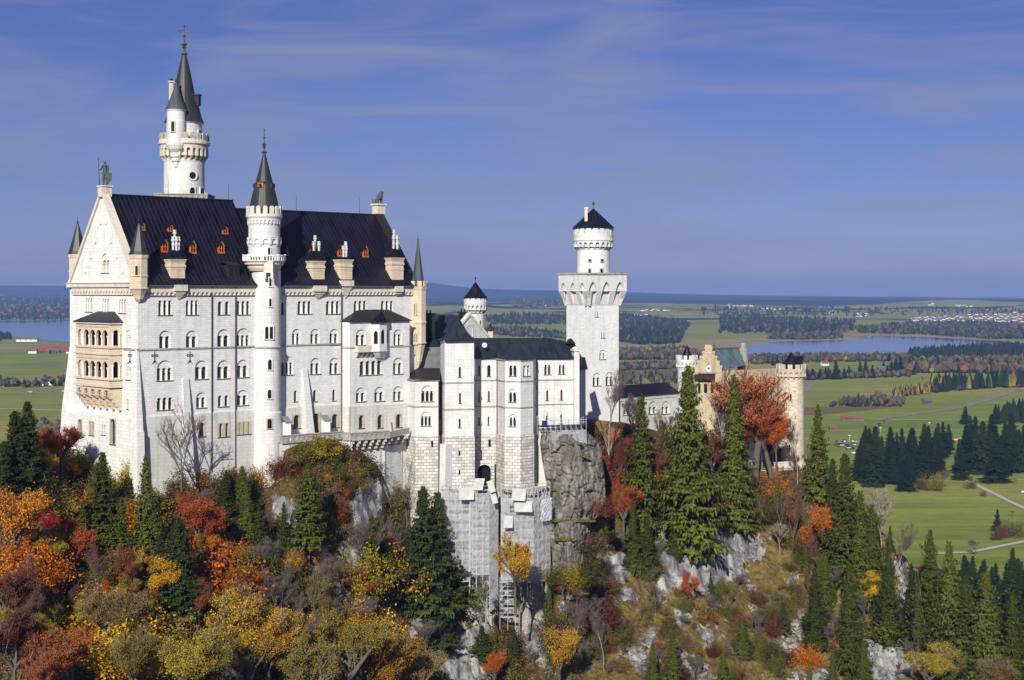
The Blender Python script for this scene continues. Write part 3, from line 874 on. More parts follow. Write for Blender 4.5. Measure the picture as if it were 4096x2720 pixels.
# ---- dormers (orange wood) on the roof
def dormer(px, y0, y1, wpx, nrm, small=False, mats=('orange', 'roof'), shed=False):
    p = raypl(px, y1, RN0, nrm)
    k = p.y
    w = wpx / F * k / 0.93; h = (y1 - y0) / F * k
    s = (p - fac.O).dot(fac.u); o = (p - fac.O).dot(fac.n)
    z = p.z
    a, b = s - w / 2, s + w / 2
    back = o - h * 1.15
    fb, rb, gb, body = MB(), MB(), MB(), MB()
    zw = z + h * (0.55 if not shed else 0.95)
    wall = [(a, z - 0.4), (b, z - 0.4), (b, zw), (s, z + h), (a, zw)] if not shed else [(a, z - .4), (b, z - .4), (b, zw), (a, zw)]
    fb.prism(fac, wall, o - .18, o); body.prism(fac, wall, back, o - .18)
    if not shed:
        # frame ring round the opening
        q = 0.16 * w
        gpoly = [(a + q, z + 0.10 * h), (b - q, z + 0.10 * h), (b - q, zw - 0.02 * h), (s, z + h * 0.82), (a + q, zw - 0.02 * h)]
        gb.face([fac.pt(x, o + 0.03, zz) for x, zz in gpoly])
        for x in (a + q, s, b - q): fb.fbox(fac, x - 0.045 * w, x + 0.045 * w, o, o + 0.09, z + 0.1 * h, zw)
        fb.fbox(fac, a, b, o, o + 0.12, z - 0.05, z + 0.1 * h)
        fb.fbox(fac, a + q, b - q, o, o + 0.07, z + 0.34 * h, z + 0.38 * h)
        ro = 0.16
        for sg in (-1, 1):
            e = a - ro if sg < 0 else b + ro
            ze = zw - ro * (h * .45) / (w / 2)
            rb.prism(fac, [(e, ze), (s, z + h), (s, z + h + 0.16), (e, ze + 0.16)] if sg < 0 else [(s, z + h), (e, ze), (e, ze + .16), (s, z + h + .16)], back - 2.5, o + 0.22)
    else:
        rb.face([fac.pt(a - .2, o + .3, zw), fac.pt(b + .2, o + .3, zw), fac.pt(b + .2, o - h * 2.0, zw + h * .55), fac.pt(a - .2, o - h * 2.0, zw + h * .55)])
        rb.fbox(fac, a - .2, b + .2, o - .5, o + .3, zw - .12, zw - .01)
        for q in (0.14, 0.58):
            x0 = a + q * w
            fb.plate(fac, o + .1, x0 - .1, x0 + .28 * w + .1, z, zw - .1, [(x0, x0 + .28 * w, z + .15, z + .62 * h)], .1)
            gb.face([fac.pt(x0, o + .02, z), fac.pt(x0 + .28 * w, o + .02, z), fac.pt(x0 + .28 * w, o + .02, zw - .12), fac.pt(x0, o + .02, zw - .12)])
    d_ = fb.obj('dormer', mats[0], palace); body.obj('dormer_cheeks', 'roof_brown', d_)
    rb.obj('dormer_roof', mats[1], d_); gb.obj('pane', 'glass', d_)
for (x0, x1, y0, y1) in ((559, 582, 886, 922), (669, 694, 893, 926), (888, 914, 901, 936)): dormer((x0 + x1) / 2, y0, y1, x1 - x0, Rn, True)
for (x0, x1, y0, y1) in ((645, 675, 950, 1009), (757, 787, 953, 1014), (871, 900, 958, 1013)): dormer((x0 + x1) / 2, y0, y1, x1 - x0, Rn)
for (x0, x1, y0, y1) in ((1237, 1263, 970, 1025), (1349, 1374, 973, 1026), (1449, 1476, 976, 1029), (1553, 1578, 976, 1026), (1140, 1158, 977, 1022)): dormer((x0 + x1) / 2, y0, y1, x1 - x0, Rn2)
dormer(936, 1058, 1110, 50, Rn, mats=('roof_brown', 'roof_brown'), shed=True)

# ---- chimneys
def chimney(px0, px1, y_base, y_body, y_skirt, y_top, pots, dpt=2.3, oo=-0.6, skirt=True):
    s0 = fac.hit(px0, y_base, oo)[0]; s1 = fac.hit(px1, y_base, oo)[0]
    pm = (px0 + px1) / 2
    zb_, z1, z2, z3 = [fac.hit(pm, y, oo)[1] for y in (y_base, y_body, y_skirt, y_top)]
    mb, rb, pb = MB(), MB(), MB()
    mb.fbox(fac, s0, s1, oo - dpt, oo, zb_ - 1, z1 - 0.9)
    zm = (zb_ + z1) / 2
    mb.fbox(fac, s0 - .08, s1 + .08, oo - dpt, oo + .08, zm - .15, zm + .15)
    mb.fbox(fac, s0 - .15, s1 + .15, oo - dpt - .1, oo + .15, z1 - 1.7, z1 - 1.2)
    mb.fbox(fac, s0, s1, oo - dpt, oo, z1 - .9, z1 - .25, 0, top=(s0 - .22, s1 + .22, oo - dpt - .2, oo + .22))
    mb.fbox(fac, s0 - .28, s1 + .28, oo - dpt - .25, oo + .28, z1 - .25, z1)
    w = s1 - s0
    m_ = (s0 + s1) / 2; mo = oo - dpt / 2
    if skirt:
        prev = (w / 2 + .4, dpt / 2 + .35, z1)
        for f in (0.3, 0.6, 1.0):
            nw = (w / 2 + .4) * (1 - f) + .72 * w / 2 * f - .12 * sin(pi * f); nd = (dpt / 2 + .35) * (1 - f) + .55 * dpt / 2 * f
            nz = z1 + (z2 - z1) * f
            rb.fbox(fac, m_ - prev[0], m_ + prev[0], mo - prev[1], mo + prev[1], prev[2], nz, 0, top=(m_ - nw, m_ + nw, mo - nd, mo + nd))
            prev = (nw, nd, nz)
    else: rb.fbox(fac, s0 - .3, s1 + .3, oo - dpt, oo + .3, z1, z1 + .25)
    hp = z3 - z2
    for (fx, fo, fh) in pots:
        c = fac.pt(m_ + fx * w, mo + fo, 0)
        zt = z2 + hp * fh
        pb.lathe(c, [(.24, z2 - .2), (.26, z2 + hp * .2), (.33, z2 + hp * .22), (.33, z2 + hp * .30), (.26, z2 + hp * .32), (.26, zt - .95), (.42, zt - .9), (.42, zt - .55), (.28, zt - .5), (.28, zt - .35), (.36, zt - .3), (.36, zt), (0, zt)], 8)
    ch = mb.obj('chimney', 'cream', palace)
    rb.obj('chimney_cap', 'roof', ch)
    pb.obj('flue_pots', 'pot', ch)
chimney(684, 740, 1115, 1036, 1000, 918, ((-.2, .3, .66), (0, -.2, 1.0), (.2, .3, .66), (0, .5, .66)))
chimney(1251, 1298, 1119, 1043, 1003, 941, ((-.22, .3, .62), (0, -.2, 1.0), (.22, .3, .62)))
chimney(1362, 1409, 1115, 1038, 1024, 965, ((-.05, .3, .7), (.22, -.1, 1.0), (.15, .4, .7)), skirt=False)
chimney(1567, 1614, 1124, 1030, 995, 917, ((-.15, .3, .7), (0, -.2, 1.0), (.22, .3, .7), (.1, .5, .7)))
# corbelled stone brackets below chimneys, under the eaves
for (px0, px1, yt, yb) in ((697, 749, 1145, 1200), (1253, 1306, 1148, 1198), (1366, 1414, 1127, 1196), (1580, 1612, 1150, 1186)):
    bk = MB(); a = fac.hit(px0, yt, .9)[0]; b = fac.hit(px1, yt, .9)[0]; zt = fac.hit(px0, yt, .9)[1]; zb_ = fac.hit(px0, yb, .9)[1]; m_ = (a + b) / 2
    bk.fbox(fac, a, b, 0, 1.15, zt - 1.0, zt + .3); bk.fbox(fac, a + .3, b - .3, 0, .8, zt - 1.5, zt - 1.0)
    bk.fbox(fac, m_ - .06, m_ + .06, 0, .1, zb_, zt - 1.5, 0, top=(a + .4, b - .4, 0, .75))
    bk.obj('corbel', 'cream_light', palace)

# ---- corner turrets
def turret(px, d, r, y_b0, y_b1, y_sp, y_ap, y_fin, spire, mats, crown=False, n=8, wins=()):
    c = P(px, Y0, d)
    mb, rb = MB(), MB()
    zc0, zb_, zs_, za, zf = [Z(y, d) for y in (y_b0, y_b1, y_sp, y_ap, y_fin)]
    prof = [(0.25, zc0), (0.5 * r, zc0 + .25 * (zb_ - zc0)), (.62 * r, zc0 + .5 * (zb_ - zc0)), (.92 * r, zb_ - .5), (1.08 * r, zb_ - .2), (1.08 * r, zb_ + .1), (r, zb_ + .15)]
    H = zs_ - zb_
    prof += [(r, zb_ + H * .33), (1.07 * r, zb_ + H * .34), (1.07 * r, zb_ + H * .38), (r, zb_ + H * .39), (r, zs_ - .9), (1.06 * r, zs_ - .8), (1.12 * r, zs_ - .25), (1.15 * r, zs_)]
    mb.lathe(c, prof, n, 0, pi / n + .1, 2 * pi + pi / n + .1)
    if crown:
        merlons(mb, c, 1.14 * r, .4, zs_, zs_ + 1.3, 8, 0, .62)
        mb.lathe(c, [(1.14 * r, zs_), (.8 * r, zs_ + .02)], n)
    r0 = (1.18 if not crown else .92) * r
    rb.lathe(c, [(r0, zs_ + .02), (r0 * .86, zs_ + (za - zs_) * .10), (r0 * .1, za)], n, 0, pi / n + .1, 2 * pi + pi / n + .1)
    finial(rb, c, za - .2, zf, .32)
    t_ = mb.obj('corner_turret', mats, palace)
    rb.obj('turret_roof', spire, t_)
    for w in wins: cylwin(t_, c, r * .95, *w)
    return t_
turret(556, 300.3, 1.85, 1212, 1152, 1019, 895, 862, 'spire', ['cream'], wins=((547, 1061, 1102, 17, 1, 'cream'),))
turret(311, 323.5, 1.85, 1205, 1125, 1017, 895, 869, 'spire', ['cream'])
turret(1672, 350.2, 1.95, 1470, 1370, 1146, 968, 940, 'copper', ['cream'], True, wins=((1661, 1212, 1258, 15, 1, 'cream'), (1662, 1331, 1376, 15, 1, 'cream')))

# ---- loggia on the gable
LO = 2.8
la = gab.hit(303, 1400, LO)[0]; lb = gab.hit(439, 1400, LO)[0]
lf = Fr(gab.pt(la, LO, 0), gab.pt(lb, LO, 0))
lr = Fr(gab.pt(lb, LO, 0), gab.pt(lb, 0, 0)); ll = Fr(gab.pt(la, 0, 0), gab.pt(la, LO, 0))
zl = lambda y: lf.hit(372, y)[1]
z_e, z_bot = zl(1290), zl(1545)
lg = MB()
bands = [(zl(1318), zl(1385)), (zl(1443), zl(1511))]
cols = []
for f_, n_ in ((lf, 5), (lr, 1), (ll, 1)):
    cur = z_e
    for (zt, zb_) in bands:
        e = 0.9 if n_ == 5 else .8
        ls, w = lights_for(0, f_.L, n_, .42, e, zb_, 0)
        ls = [(a, b, zb_ + .25, zt - w / 2) for a, b, _, _ in ls]
        f_top = zt + .35
        lg.face([f_.pt(0, 0, f_top), f_.pt(f_.L, 0, f_top), f_.pt(f_.L, 0, cur), f_.pt(0, 0, cur)])
        lg.plate(f_, 0, 0, f_.L, zb_, f_top, ls, .5)
        for i in range(n_ + 1):
            x = ls[i][0] - .18 if i < n_ else ls[-1][1] + .18
            zs_ = zt - w / 2
            c = f_.pt(x, .02, 0)
            cols.append(MB()); cols[-1].lathe(c, [(.22, zb_), (.22, zb_ + .25), (.17, zb_ + .3), (.15, zs_ - .6), (.3, zs_ - .15), (.3, zs_)], 8)
        cur = zb_
    lg.face([f_.pt(0, 0, z_bot), f_.pt(f_.L, 0, z_bot), f_.pt(f_.L, 0, cur), f_.pt(0, 0, cur)])
for y, hh, oo in ((1290, .5, .35), (1387, .35, .25), (1414, .3, .25), (1513, .35, .3), (1541, .45, .35)):
    z = zl(y)
    lg.fbox(gab, la - oo, lb + oo, 0, LO + oo, z - hh / 2, z + hh / 2)
for f_, a, b in ((lf, .6, lf.L - .6),):
    arcade_band(lg, f_, a, b, zl(1308), zl(1300), .12, .1, .5)
    arcade_band(lg, f_, a, b, zl(1434), zl(1426), .12, .1, .5)
# corbelled arches below the loggia
z0, z1 = zl(1636), zl(1548)
arcade_band(lg, lf, .2, lf.L - .1, zl(1580), z1, -.02, .5, lf.L / 5.0)
nco = 6
for i in range(nco):
    x = la + .1 + i * (lb - la - .7) / (nco - 1)
    for k in range(4):
        zz0, zz1 = z0 + (z1 - 1.4 - z0) * k / 4, z0 + (z1 - 1.4 - z0) * (k + 1) / 4
        lg.fbox(gab, x, x + .6, 0, .45 + (LO - .4) * (k + .6) / 4, zz0, zz1 - .04, 0, top=(x, x + .6, 0, .45 + (LO - .4) * (k + 1) / 4))
lg.face([gab.pt(la, .3, z0 + .6), gab.pt(lb, .3, z0 + .6), gab.pt(lb, LO - .5, z1 - .8), gab.pt(la, LO - .5, z1 - .8)])
lg.prism(Fr(gab.pt(lb, 0, 0), gab.pt(lb, 1, 0)) if False else lr, [(0, z1 - .2), (0, z1 - 1.2), (LO - .2, z0), (LO, z0), (LO, z1 - .2)], -.4, -0.02)
for (zt, zb_) in bands:   # floors and rear shade
    lg.fbox(gab, la + .3, lb - .3, 0.05, LO - .5, zb_ - .3, zb_ - .05)
log_ = lg.obj('loggia', 'cream', palace)
for q_ in cols: q_.obj('column', 'column', log_)
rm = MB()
for (zt, zb_) in bands: rm.fbox(gab, la + .35, lb - .35, .02, .9, zb_ - .02, zt + .3)  # dark boxes stand in for shade over the sunlit wall behind the arches
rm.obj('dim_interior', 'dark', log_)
lrf = MB()
zr_ = zl(1252) + .3
E = .5
c4 = [gab.pt(la - E, 0, z_e + .2), gab.pt(la - E, LO + E, z_e + .2), gab.pt(lb + E, LO + E, z_e + .2), gab.pt(lb + E, 0, z_e + .2)]
q1, q2 = gab.pt(la + 4.5, 0.02, zr_), gab.pt(lb - 3.2, 0.02, zr_)
lrf.face([c4[1], c4[2], q2, q1]); lrf.face([c4[0], c4[1], q1]); lrf.face([c4[2], c4[3], q2])
lrf.fbox(gab, la - E, lb + E, 0, LO + E, z_e + .08, z_e + .19)
lrf.obj('loggia_roof', 'copper_dark', log_)

# ---- drain pipes, iron wall anchors, lightning rods
dp_ = MB()
for px, ya, yb in ((847, 1150, 1885), (942, 1150, 1870), (1366, 1150, 1738)):
    s_, za, _ = fac.hit(px, ya, .3); zb_ = fac.hit(px, yb, .3)[1]
    dp_.tube(fac.pt(s_, .32, zb_), fac.pt(s_, .32, za), .13, n=5)
    dp_.tube(fac.pt(s_, .32, za), fac.pt(s_, 1.0, za + .8), .16, n=5)
dp_.obj('drain_pipe', 'rust', palace)
an = MB()
for px, y0, y1, f_ in ((619, 1406, 1456, fac), (760, 1405, 1455, fac), (519, 1405, 1455, gab)):
    s_, zt, _ = f_.hit(px, y0, .1); zb_ = f_.hit(px, y1, .1)[1]; h = zt - zb_
    an.fbox(f_, s_ - .06, s_ + .06, 0, .12, zb_ + .2, zt)
    for sg in (-1, 1):
        q = [(s_, zt - .3 * h), (s_ + sg * .25 * h, zt - .24 * h), (s_ + sg * .26 * h, zt - .40 * h), (s_ + sg * .1 * h, zt - .40 * h)]
        for i in range(3): an.tube(f_.pt(q[i][0], .08, q[i][1]), f_.pt(q[i + 1][0], .08, q[i + 1][1]), .07, n=4)
        an.tube(f_.pt(s_, .08, zb_ + .35 * h), f_.pt(s_ + sg * .22 * h, .08, zb_), .06, n=4)
an.obj('wall_anchor', 'iron', palace)
rd = MB()
for px, y0, y1, zr in ((673, 716, 790, ZR), (914, 735, 806, ZR), (1185, 781, 846, ZR2), (1438, 792, 856, ZR2)):
    p = raypl(px, y1, fac.pt(0, -HW, 0), fac.n); z1 = Z(y0, p.y)
    rd.tube((p.x, p.y, zr), (p.x, p.y, z1), .05, .03, 4)
rd.obj('lightning_rod', 'iron', palace)

# ---- terrace with balustrade along the foot of the palace
terr = thing('stone_terrace', 'narrow stone terrace with carved parapet and brackets along the palace foot', 'terrace', P(1380, 1790, 328))
tv = [(1128, 318.5), (1372, 328.5), (1400, 328.5), (1556, 335.0), (1636, 341.5)]
ztt = [Z(1740, 318.5), Z(1733, 328.5), Z(1733, 328.5), Z(1728, 335), Z(1710, 341.5)]
tw, tp, tb = MB(), MB(), MB()
for i in range(4):
    f_ = FrP(*tv[i], *tv[i + 1]); z = ztt[i] * .5 + ztt[i + 1] * .5
    zp = z - 1.35
    if i == 3:
        dz = ztt[i + 1] - ztt[i]
        c = [f_.pt(0, .15, ztt[i] - 1.4), f_.pt(f_.L, .15, ztt[i + 1] - 1.4), f_.pt(f_.L, -.2, ztt[i + 1] - 1.4), f_.pt(0, -.2, ztt[i] - 1.4),
             f_.pt(0, .15, ztt[i]), f_.pt(f_.L, .15, ztt[i + 1]), f_.pt(f_.L, -.2, ztt[i + 1]), f_.pt(0, -.2, ztt[i])]
        tp.hexa(c)
    else:
        n_ = max(1, round(f_.L / 1.3)); w = f_.L / n_
        tp.plate(f_, 0, 0, f_.L, zp, z, [(k * w + .2 * w, k * w + .8 * w, zp + .25, z - .75) for k in range(n_)], .12)
        tp.face([f_.pt(0, -.13, zp), f_.pt(f_.L, -.13, zp), f_.pt(f_.L, -.13, z), f_.pt(0, -.13, z)])
        tp.fbox(f_, -.1, f_.L + .1, -.35, .18, z, z + .22); tp.fbox(f_, -.1, f_.L + .1, -.35, .2, zp - .25, zp)
    tw.face([f_.pt(0, -.4, zp), f_.pt(f_.L, -.4, zp), f_.pt(f_.L, -9, zp), f_.pt(0, -9, zp)])
    inset = -0.25 if i < 2 else -2.3
    tw.wall(f_, -.5, f_.L + .5, -60, zp - .2, [], inset)
    if i >= 2:
        n_ = 6 if i == 2 else 3
        for k in range(n_):
            x = (k + .5) * f_.L / n_
            for (q0, q1, a, b) in ((-2.3, -1.3, -2.2, -1.4), (-2.3, -.7, -1.4, -.7), (-2.3, -.05, -.7, -.0)):
                tb.fbox(f_, x - .3, x + .3, q0, q1, zp - .25 + a, zp - .25 + b)
tw.obj('retaining_wall', 'wall_smooth', terr); tp.obj('parapet', 'grey_stone', terr); tb.obj('brackets', 'cream_light', terr)
# three small sheet-roofed hutches that stand against the walls
for (px, y0, y1, wpx, dd, lab) in ((1147, 1675, 1735, 22, 320.5, 'small dark-roofed hutch on the terrace in the shade of the round stair tower'), (1303, 1668, 1733, 25, 327.5, 'small white hutch with sloping grey roof between two arched terrace windows')):
    c = P(px, y1, dd); w = wpx / F * dd
    h = thing('hutch', lab, 'hutch', c)
    zt = Z(y0, dd)
    mb = MB(); mb.box(c, w, 1.8, c.z - 1.5, zt - .8, 0, .55); mb.obj('body', 'whitepaint', h)
    rb = MB(); rb.hexa([Vector((c.x + sx * w * .62 * cos(.55) - sy * 1.15 * sin(.55), c.y + sx * w * .62 * sin(.55) + sy * 1.15 * cos(.55), zt - .8 + (0 if sy < 0 else 1.1) + dz)) for dz in (0, .14) for sx, sy in ((-1, -1), (1, -1), (1, 1), (-1, 1))])
    rb.obj('roof', 'grey_metal', h)

# ================================================================ round stair tower on the front
c1 = P(1065, Y0, 321.3); c2 = P(1057, Y0, 321.0)
stair = thing('stair_tower', 'slim round stair tower with black cone roof rising from the palace front', 'tower', (c1.x, c1.y, -36))
zq = lambda y: Z(y, 321.0)
sb = MB()
sb.lathe(c1, [(3.75, -52), (3.55, zq(1860)), (3.38, zq(1660)), (3.38, zq(1650)), (3.16, zq(1643)), (3.14, zq(1080))], 40)
sb.obj('shaft', 'wall_smooth', stair, True)
gl_ = MB()
gl_.lathe(c2, [(3.1, zq(1085)), (3.6, zq(1072)), (3.65, zq(1066)), (4.2, zq(1058)), (4.25, zq(1052)), (4.6, zq(1046)), (4.65, zq(1042)), (3.4, zq(1042))], 32)
gl_.obj('gallery', 'cream_light', stair)
ba = MB()
for k in range(44):
    t = 2 * pi * k / 44
    p = Vector((c2.x + 4.45 * cos(t), c2.y + 4.45 * sin(t), 0))
    ba.tube((p.x, p.y, zq(1043)), (p.x, p.y, zq(1024)), .15, n=5)
ba.lathe(c2, [(4.62, zq(1026)), (4.62, zq(1020)), (4.25, zq(1020)), (4.25, zq(1026)), (4.62, zq(1026))], 40)
for k in range(8):
    t = 2 * pi * k / 8 + .1
    ba.box((c2.x + 4.45 * cos(t), c2.y + 4.45 * sin(t)), .45, .45, zq(1043), zq(1018), 0, t)
ba.obj('balustrade', 'whitepaint', stair)
du = MB()
du.lathe(c2, [(3.42, zq(1043)), (3.42, zq(905)), (3.42, zq(884)), (3.62, zq(884)), (3.66, zq(876)), (3.95, zq(868)), (3.95, zq(858)), (2.9, zq(858))], 40)
round_arcade(du, c2, 3.42, 3.66, zq(905), zq(880), 26)
round_arcade(du, c2, 3.42, 3.80, zq(990), zq(950), 12)
du.lathe(c2, [(3.42, zq(950)), (3.8, zq(950))], 24)
du.obj('upper_drum', 'wall_smooth', stair)
bmr = MB(); merlons(bmr, c2, 3.9, .5, zq(858), zq(832), 16, 0, .62, .1, True); bmr.obj('merlons', 'cream_light', stair)
co = MB()
co.lathe(c2, [(3.3, zq(856)), (3.22, zq(832)), (2.75, zq(790)), (1.0, zq(668)), (.38, zq(622)), (.3, zq(610))], 24)
for (t, zz) in ((-1.75, 735), (-.4, 737), (-2.8, 737)):
    r_ = 1.9
    co.box((c2.x + r_ * cos(t), c2.y + r_ * sin(t)), .9, 1.3, zq(zz + 15), zq(zz - 2), 1 if t == -1.75 else 0, t)
co.box((c2.x + 2.58 * cos(-1.75), c2.y + 2.58 * sin(-1.75)), .5, .62, zq(747), zq(738), 2, -1.75 + pi / 2)
co.box((c2.x + 1.9 * cos(-1.75), c2.y + 1.9 * sin(-1.75)), 1.1, 1.6, zq(733), zq(729), 0, -1.75)
co_ = co.obj('cone_roof', ['spire', 'orange', 'glass'], stair)
cf = MB(); finial(cf, c2, zq(618), zq(512), .62); cf.obj('finial', 'statue', stair)
for w in ((1081, 1108, 1145, 15, 1), (1081, 1192, 1226, 15, 1), (1076, 1304, 1356, 36, 2), (1079, 1436, 1479, 20, 1), (1078, 1556, 1594, 20, 1)): cylwin(stair, c1, 3.16, *w)
cylwin(stair, c1, 3.42, 1078, 1673, 1714, 22, 1, 'beige')
cylwin(stair, c2, 3.58, 1076, 988, 1020, 15, 1)
bx = MB()
f_ = FrP(1057, 317.2, 1093, 316.9)
bx.fbox(f_, 0, f_.L, -1.5, .3, zq(1092), zq(1046)); bx.fbox(f_, -.1, .5, -1.5, .3, zq(1116), zq(1092)); bx.fbox(f_, f_.L - .5, f_.L + .1, -1.5, .3, zq(1116), zq(1092))
bx.obj('bretasche', 'cream_light', stair)
lgd = MB(); lgd.lathe(c1, [(3.14, zq(1394)), (3.36, zq(1392)), (3.36, zq(1387)), (3.14, zq(1385))], 32); lgd.obj('string_course', 'grey_stone', stair)

# ================================================================ tall north tower behind the ridge
ct = P(737, Y0, 344.6)
tall = thing('tall_tower', 'tallest round white tower with gallery and twin grey spires behind the palace ridge', 'tower', (ct.x, ct.y, -36))
zt_ = lambda y: Z(y, 344.6)
tb_ = MB(); tb_.lathe(ct, [(4.9, -40), (4.68, zt_(770)), (4.66, zt_(640))], 44); tb_.obj('shaft', 'wall_smooth', tall, True)
gm = MB()
round_arcade(gm, ct, 4.66, 5.56, zt_(648), zt_(592), 24)
gm.lathe(ct, [(4.7, zt_(650)), (4.7, zt_(592)), (5.56, zt_(592)), (5.6, zt_(586)), (5.95, zt_(580)), (5.95, zt_(572)), (5.75, zt_(570)), (5.75, zt_(562)), (5.3, zt_(562)), (5.3, zt_(590)), (4, zt_(590))], 40, 0)
gm.obj('gallery', 'cream_light', tall)
mm = MB(); merlons(mm, ct, 5.75, .5, zt_(563), zt_(541), 22, 0, .66, .05, True); mm.obj('merlons', 'grey_stone', tall)
d2 = MB(); d2.lathe(ct, [(4.1, zt_(592)), (4.1, zt_(498)), (4.3, zt_(496)), (4.4, zt_(490))], 36); d2.obj('upper_drum', 'wall_smooth', tall, True)
sp = MB()
sp.lathe(ct, [(4.62, zt_(491)), (4.2, zt_(478)), (3.25, zt_(418)), (2.4, zt_(371)), (2.35, zt_(368)), (1.15, zt_(264)), (.62, zt_(226)), (.6, zt_(222))], 24)
a_ = .05
sp.box((ct.x + 3.0, ct.y - .6), 1.6, 1.3, zt_(424), zt_(384), 1, -.2); sp.box((ct.x + 3.0, ct.y - .6), 2.0, 1.7, zt_(384), zt_(379), 0, -.2)
sp.obj('spire', ['spire', 'roof_brown'], tall)
fn = MB(); finial(fn, ct, zt_(226), zt_(95), .78)
zv = zt_(123)
fn.tube((ct.x - 1.2, ct.y, zv), (ct.x + .3, ct.y, zv), .08, n=5)
fn.ball((ct.x - 1.25, ct.y, zv), .18, 6)
vf = Fr((ct.x + .15, ct.y), (ct.x + 1.5, ct.y))
fn.prism(vf, [(0, zv + .1), (0, zv - .9), (.55, zv - .55), (1.0, zv - 1.0), (.95, zv - .45), (1.35, zv + .15), (.7, zv - .05)], -.05, .05)
fn.obj('weather_vane', 'statue', tall)
cs = P(705, Y0, 340.3)
zs2 = lambda y: Z(y, 340.3)
sd = MB(); sd.lathe(cs, [(.15, zs2(676)), (.55, zs2(668)), (.75, zs2(648)), (1.05, zs2(645)), (1.1, zs2(632)), (1.35, zs2(628)), (1.4, zs2(612)), (2.05, zs2(598)), (2.35, zs2(583)), (2.35, zs2(572)), (2.15, zs2(570)), (2.13, zs2(446)), (2.3, zs2(444)), (2.4, zs2(438))], 28)
s_t = sd.obj('side_turret', 'wall_smooth', tall)
sr = MB(); sr.lathe(cs, [(2.5, zs2(439)), (2.0, zs2(420)), (1.35, zs2(392)), (.72, zs2(362)), (.2, zs2(328))], 20); sr.lathe(cs, [(.15, zs2(330)), (.35, zs2(322)), (.15, zs2(316)), (0, zs2(312))], 8)
sr.obj('turret_roof', 'copper', s_t)
cylwin(s_t, cs, 2.13, 692, 484, 526, 18, 1, 'cream')
cm = MB(); p = P(685, Y0, 342.5); cm.box(p, .75, .75, Z(430, 342.5), Z(330, 342.5), 0, .7); cm.box(p, 1.1, 1.1, Z(330, 342.5), Z(324, 342.5), 0, .7); cm.box(p, .5, .5, Z(324, 342.5), Z(315, 342.5), 1, .7)
cm.obj('chimney', ['cream_light', 'roof_brown'], tall)
cylwin(tall, ct, 4.68, 770, 684, 720, 34, 1, 'wall_smooth', True)
cylwin(tall, ct, 4.68, 769, 748, 778, 22, 1, 'wall_smooth'); cylwin(tall, ct, 4.68, 809, 750, 778, 14, 1, 'wall_smooth'); cylwin(tall, ct, 4.12, 800, 520, 545, 12, 1, 'wall_smooth')
pf = MB()
f_ = FrP(617, 338.5, 830, 340); zt1, zb1 = Z(773, 338.5), Z(800, 338.5)
n_ = 9; w = f_.L / n_
pf.plate(f_, 0, 0, f_.L, zb1 - 1.5, zt1 - .25, [(k * w + .18 * w, k * w + .82 * w, zb1 + .15, zb1 + .45) for k in range(n_)], .2)
pf.face([f_.pt(0, -.2, zb1 - 1.5), f_.pt(f_.L, -.2, zb1 - 1.5), f_.pt(f_.L, -.2, zt1), f_.pt(0, -.2, zt1)])
pf.fbox(f_, -.2, f_.L + .2, -.5, .2, zt1 - .25, zt1)
f2 = Fr(f_.pt(f_.L, 0, 0), P(858, Y0, 350)); pf.wall(f2, 0, f2.L, zb1 - 1.5, zt1 - .25); pf.fbox(f2, 0, f2.L, -.5, .2, zt1 - .25, zt1)
pf.obj('roof_parapet', 'grey_stone', tall)

# ---- statues on the roof ends
kn = thing('knight_statue', 'green bronze knight with lance and shield standing on the gable peak', 'statue', gab.pt(GL / 2 + .15, -.5, ZR + 1.8))
hb = (754 - 652) / F * 311
J = [((0, 0, .50), .085), ((0, 0, .62), .075), ((0, 0, .74), .095), ((0, 0, .80), .06), ((0, -.005, .85), .036), ((.0, -.01, .90), .048), ((0, -.01, .955), .045),
     ((-.06, 0, .44), .06), ((-.07, -.01, .26), .045), ((-.075, .01, .06), .034), ((-.08, -.05, .02), .03), ((.06, 0, .44), .06), ((.075, -.03, .26), .045), ((.09, -.01, .06), .034), ((.10, -.07, .02), .03),
     ((-.11, 0, .775), .045), ((-.17, -.02, .66), .034), ((-.20, -.07, .60), .028), ((.11, 0, .775), .045), ((.15, .01, .62), .034), ((.13, -.06, .50), .028)]
Eg = [(0, 1), (1, 2), (2, 3), (3, 4), (4, 5), (5, 6), (0, 7), (7, 8), (8, 9), (9, 10), (0, 11), (11, 12), (12, 13), (13, 14), (3, 15), (15, 16), (16, 17), (3, 18), (18, 19), (19, 20)]
mesh_obj('body', skin_mesh('knight_body', J, Eg, 2), 'statue', kn, (0, 0, 0), -.35, hb)
ca_ = MB()
ca_.tube((-.20 * hb, -.08 * hb, 0), (-.235 * hb, -.10 * hb, 1.08 * hb), .02 * hb, .012 * hb, 6); ca_.tube((-.235 * hb, -.1 * hb, 1.02 * hb), (-.24 * hb, -.1 * hb, 1.15 * hb), .03 * hb, 0.002, 6)
o_ = ca_.obj('lance', 'statue', None); o_.parent = kn
sh = MB(); ff = Fr((.02 * hb, -.13 * hb), (.28 * hb, -.05 * hb))
sh.prism(ff, [(0, .48 * hb), (0, .22 * hb), (ff.L * .5, .05 * hb), (ff.L, .22 * hb), (ff.L, .48 * hb), (ff.L * .5, .51 * hb)], -.03 * hb, .03 * hb)
o_ = sh.obj('shield', 'statue', None); o_.parent = kn
lion = thing('lion_statue', 'small bronze lion sitting on the far end of the palace ridge', 'statue', Vector((ec.x, ec.y, ZR2 + 2.7)))
hl2 = (858 - 806) / F * 364
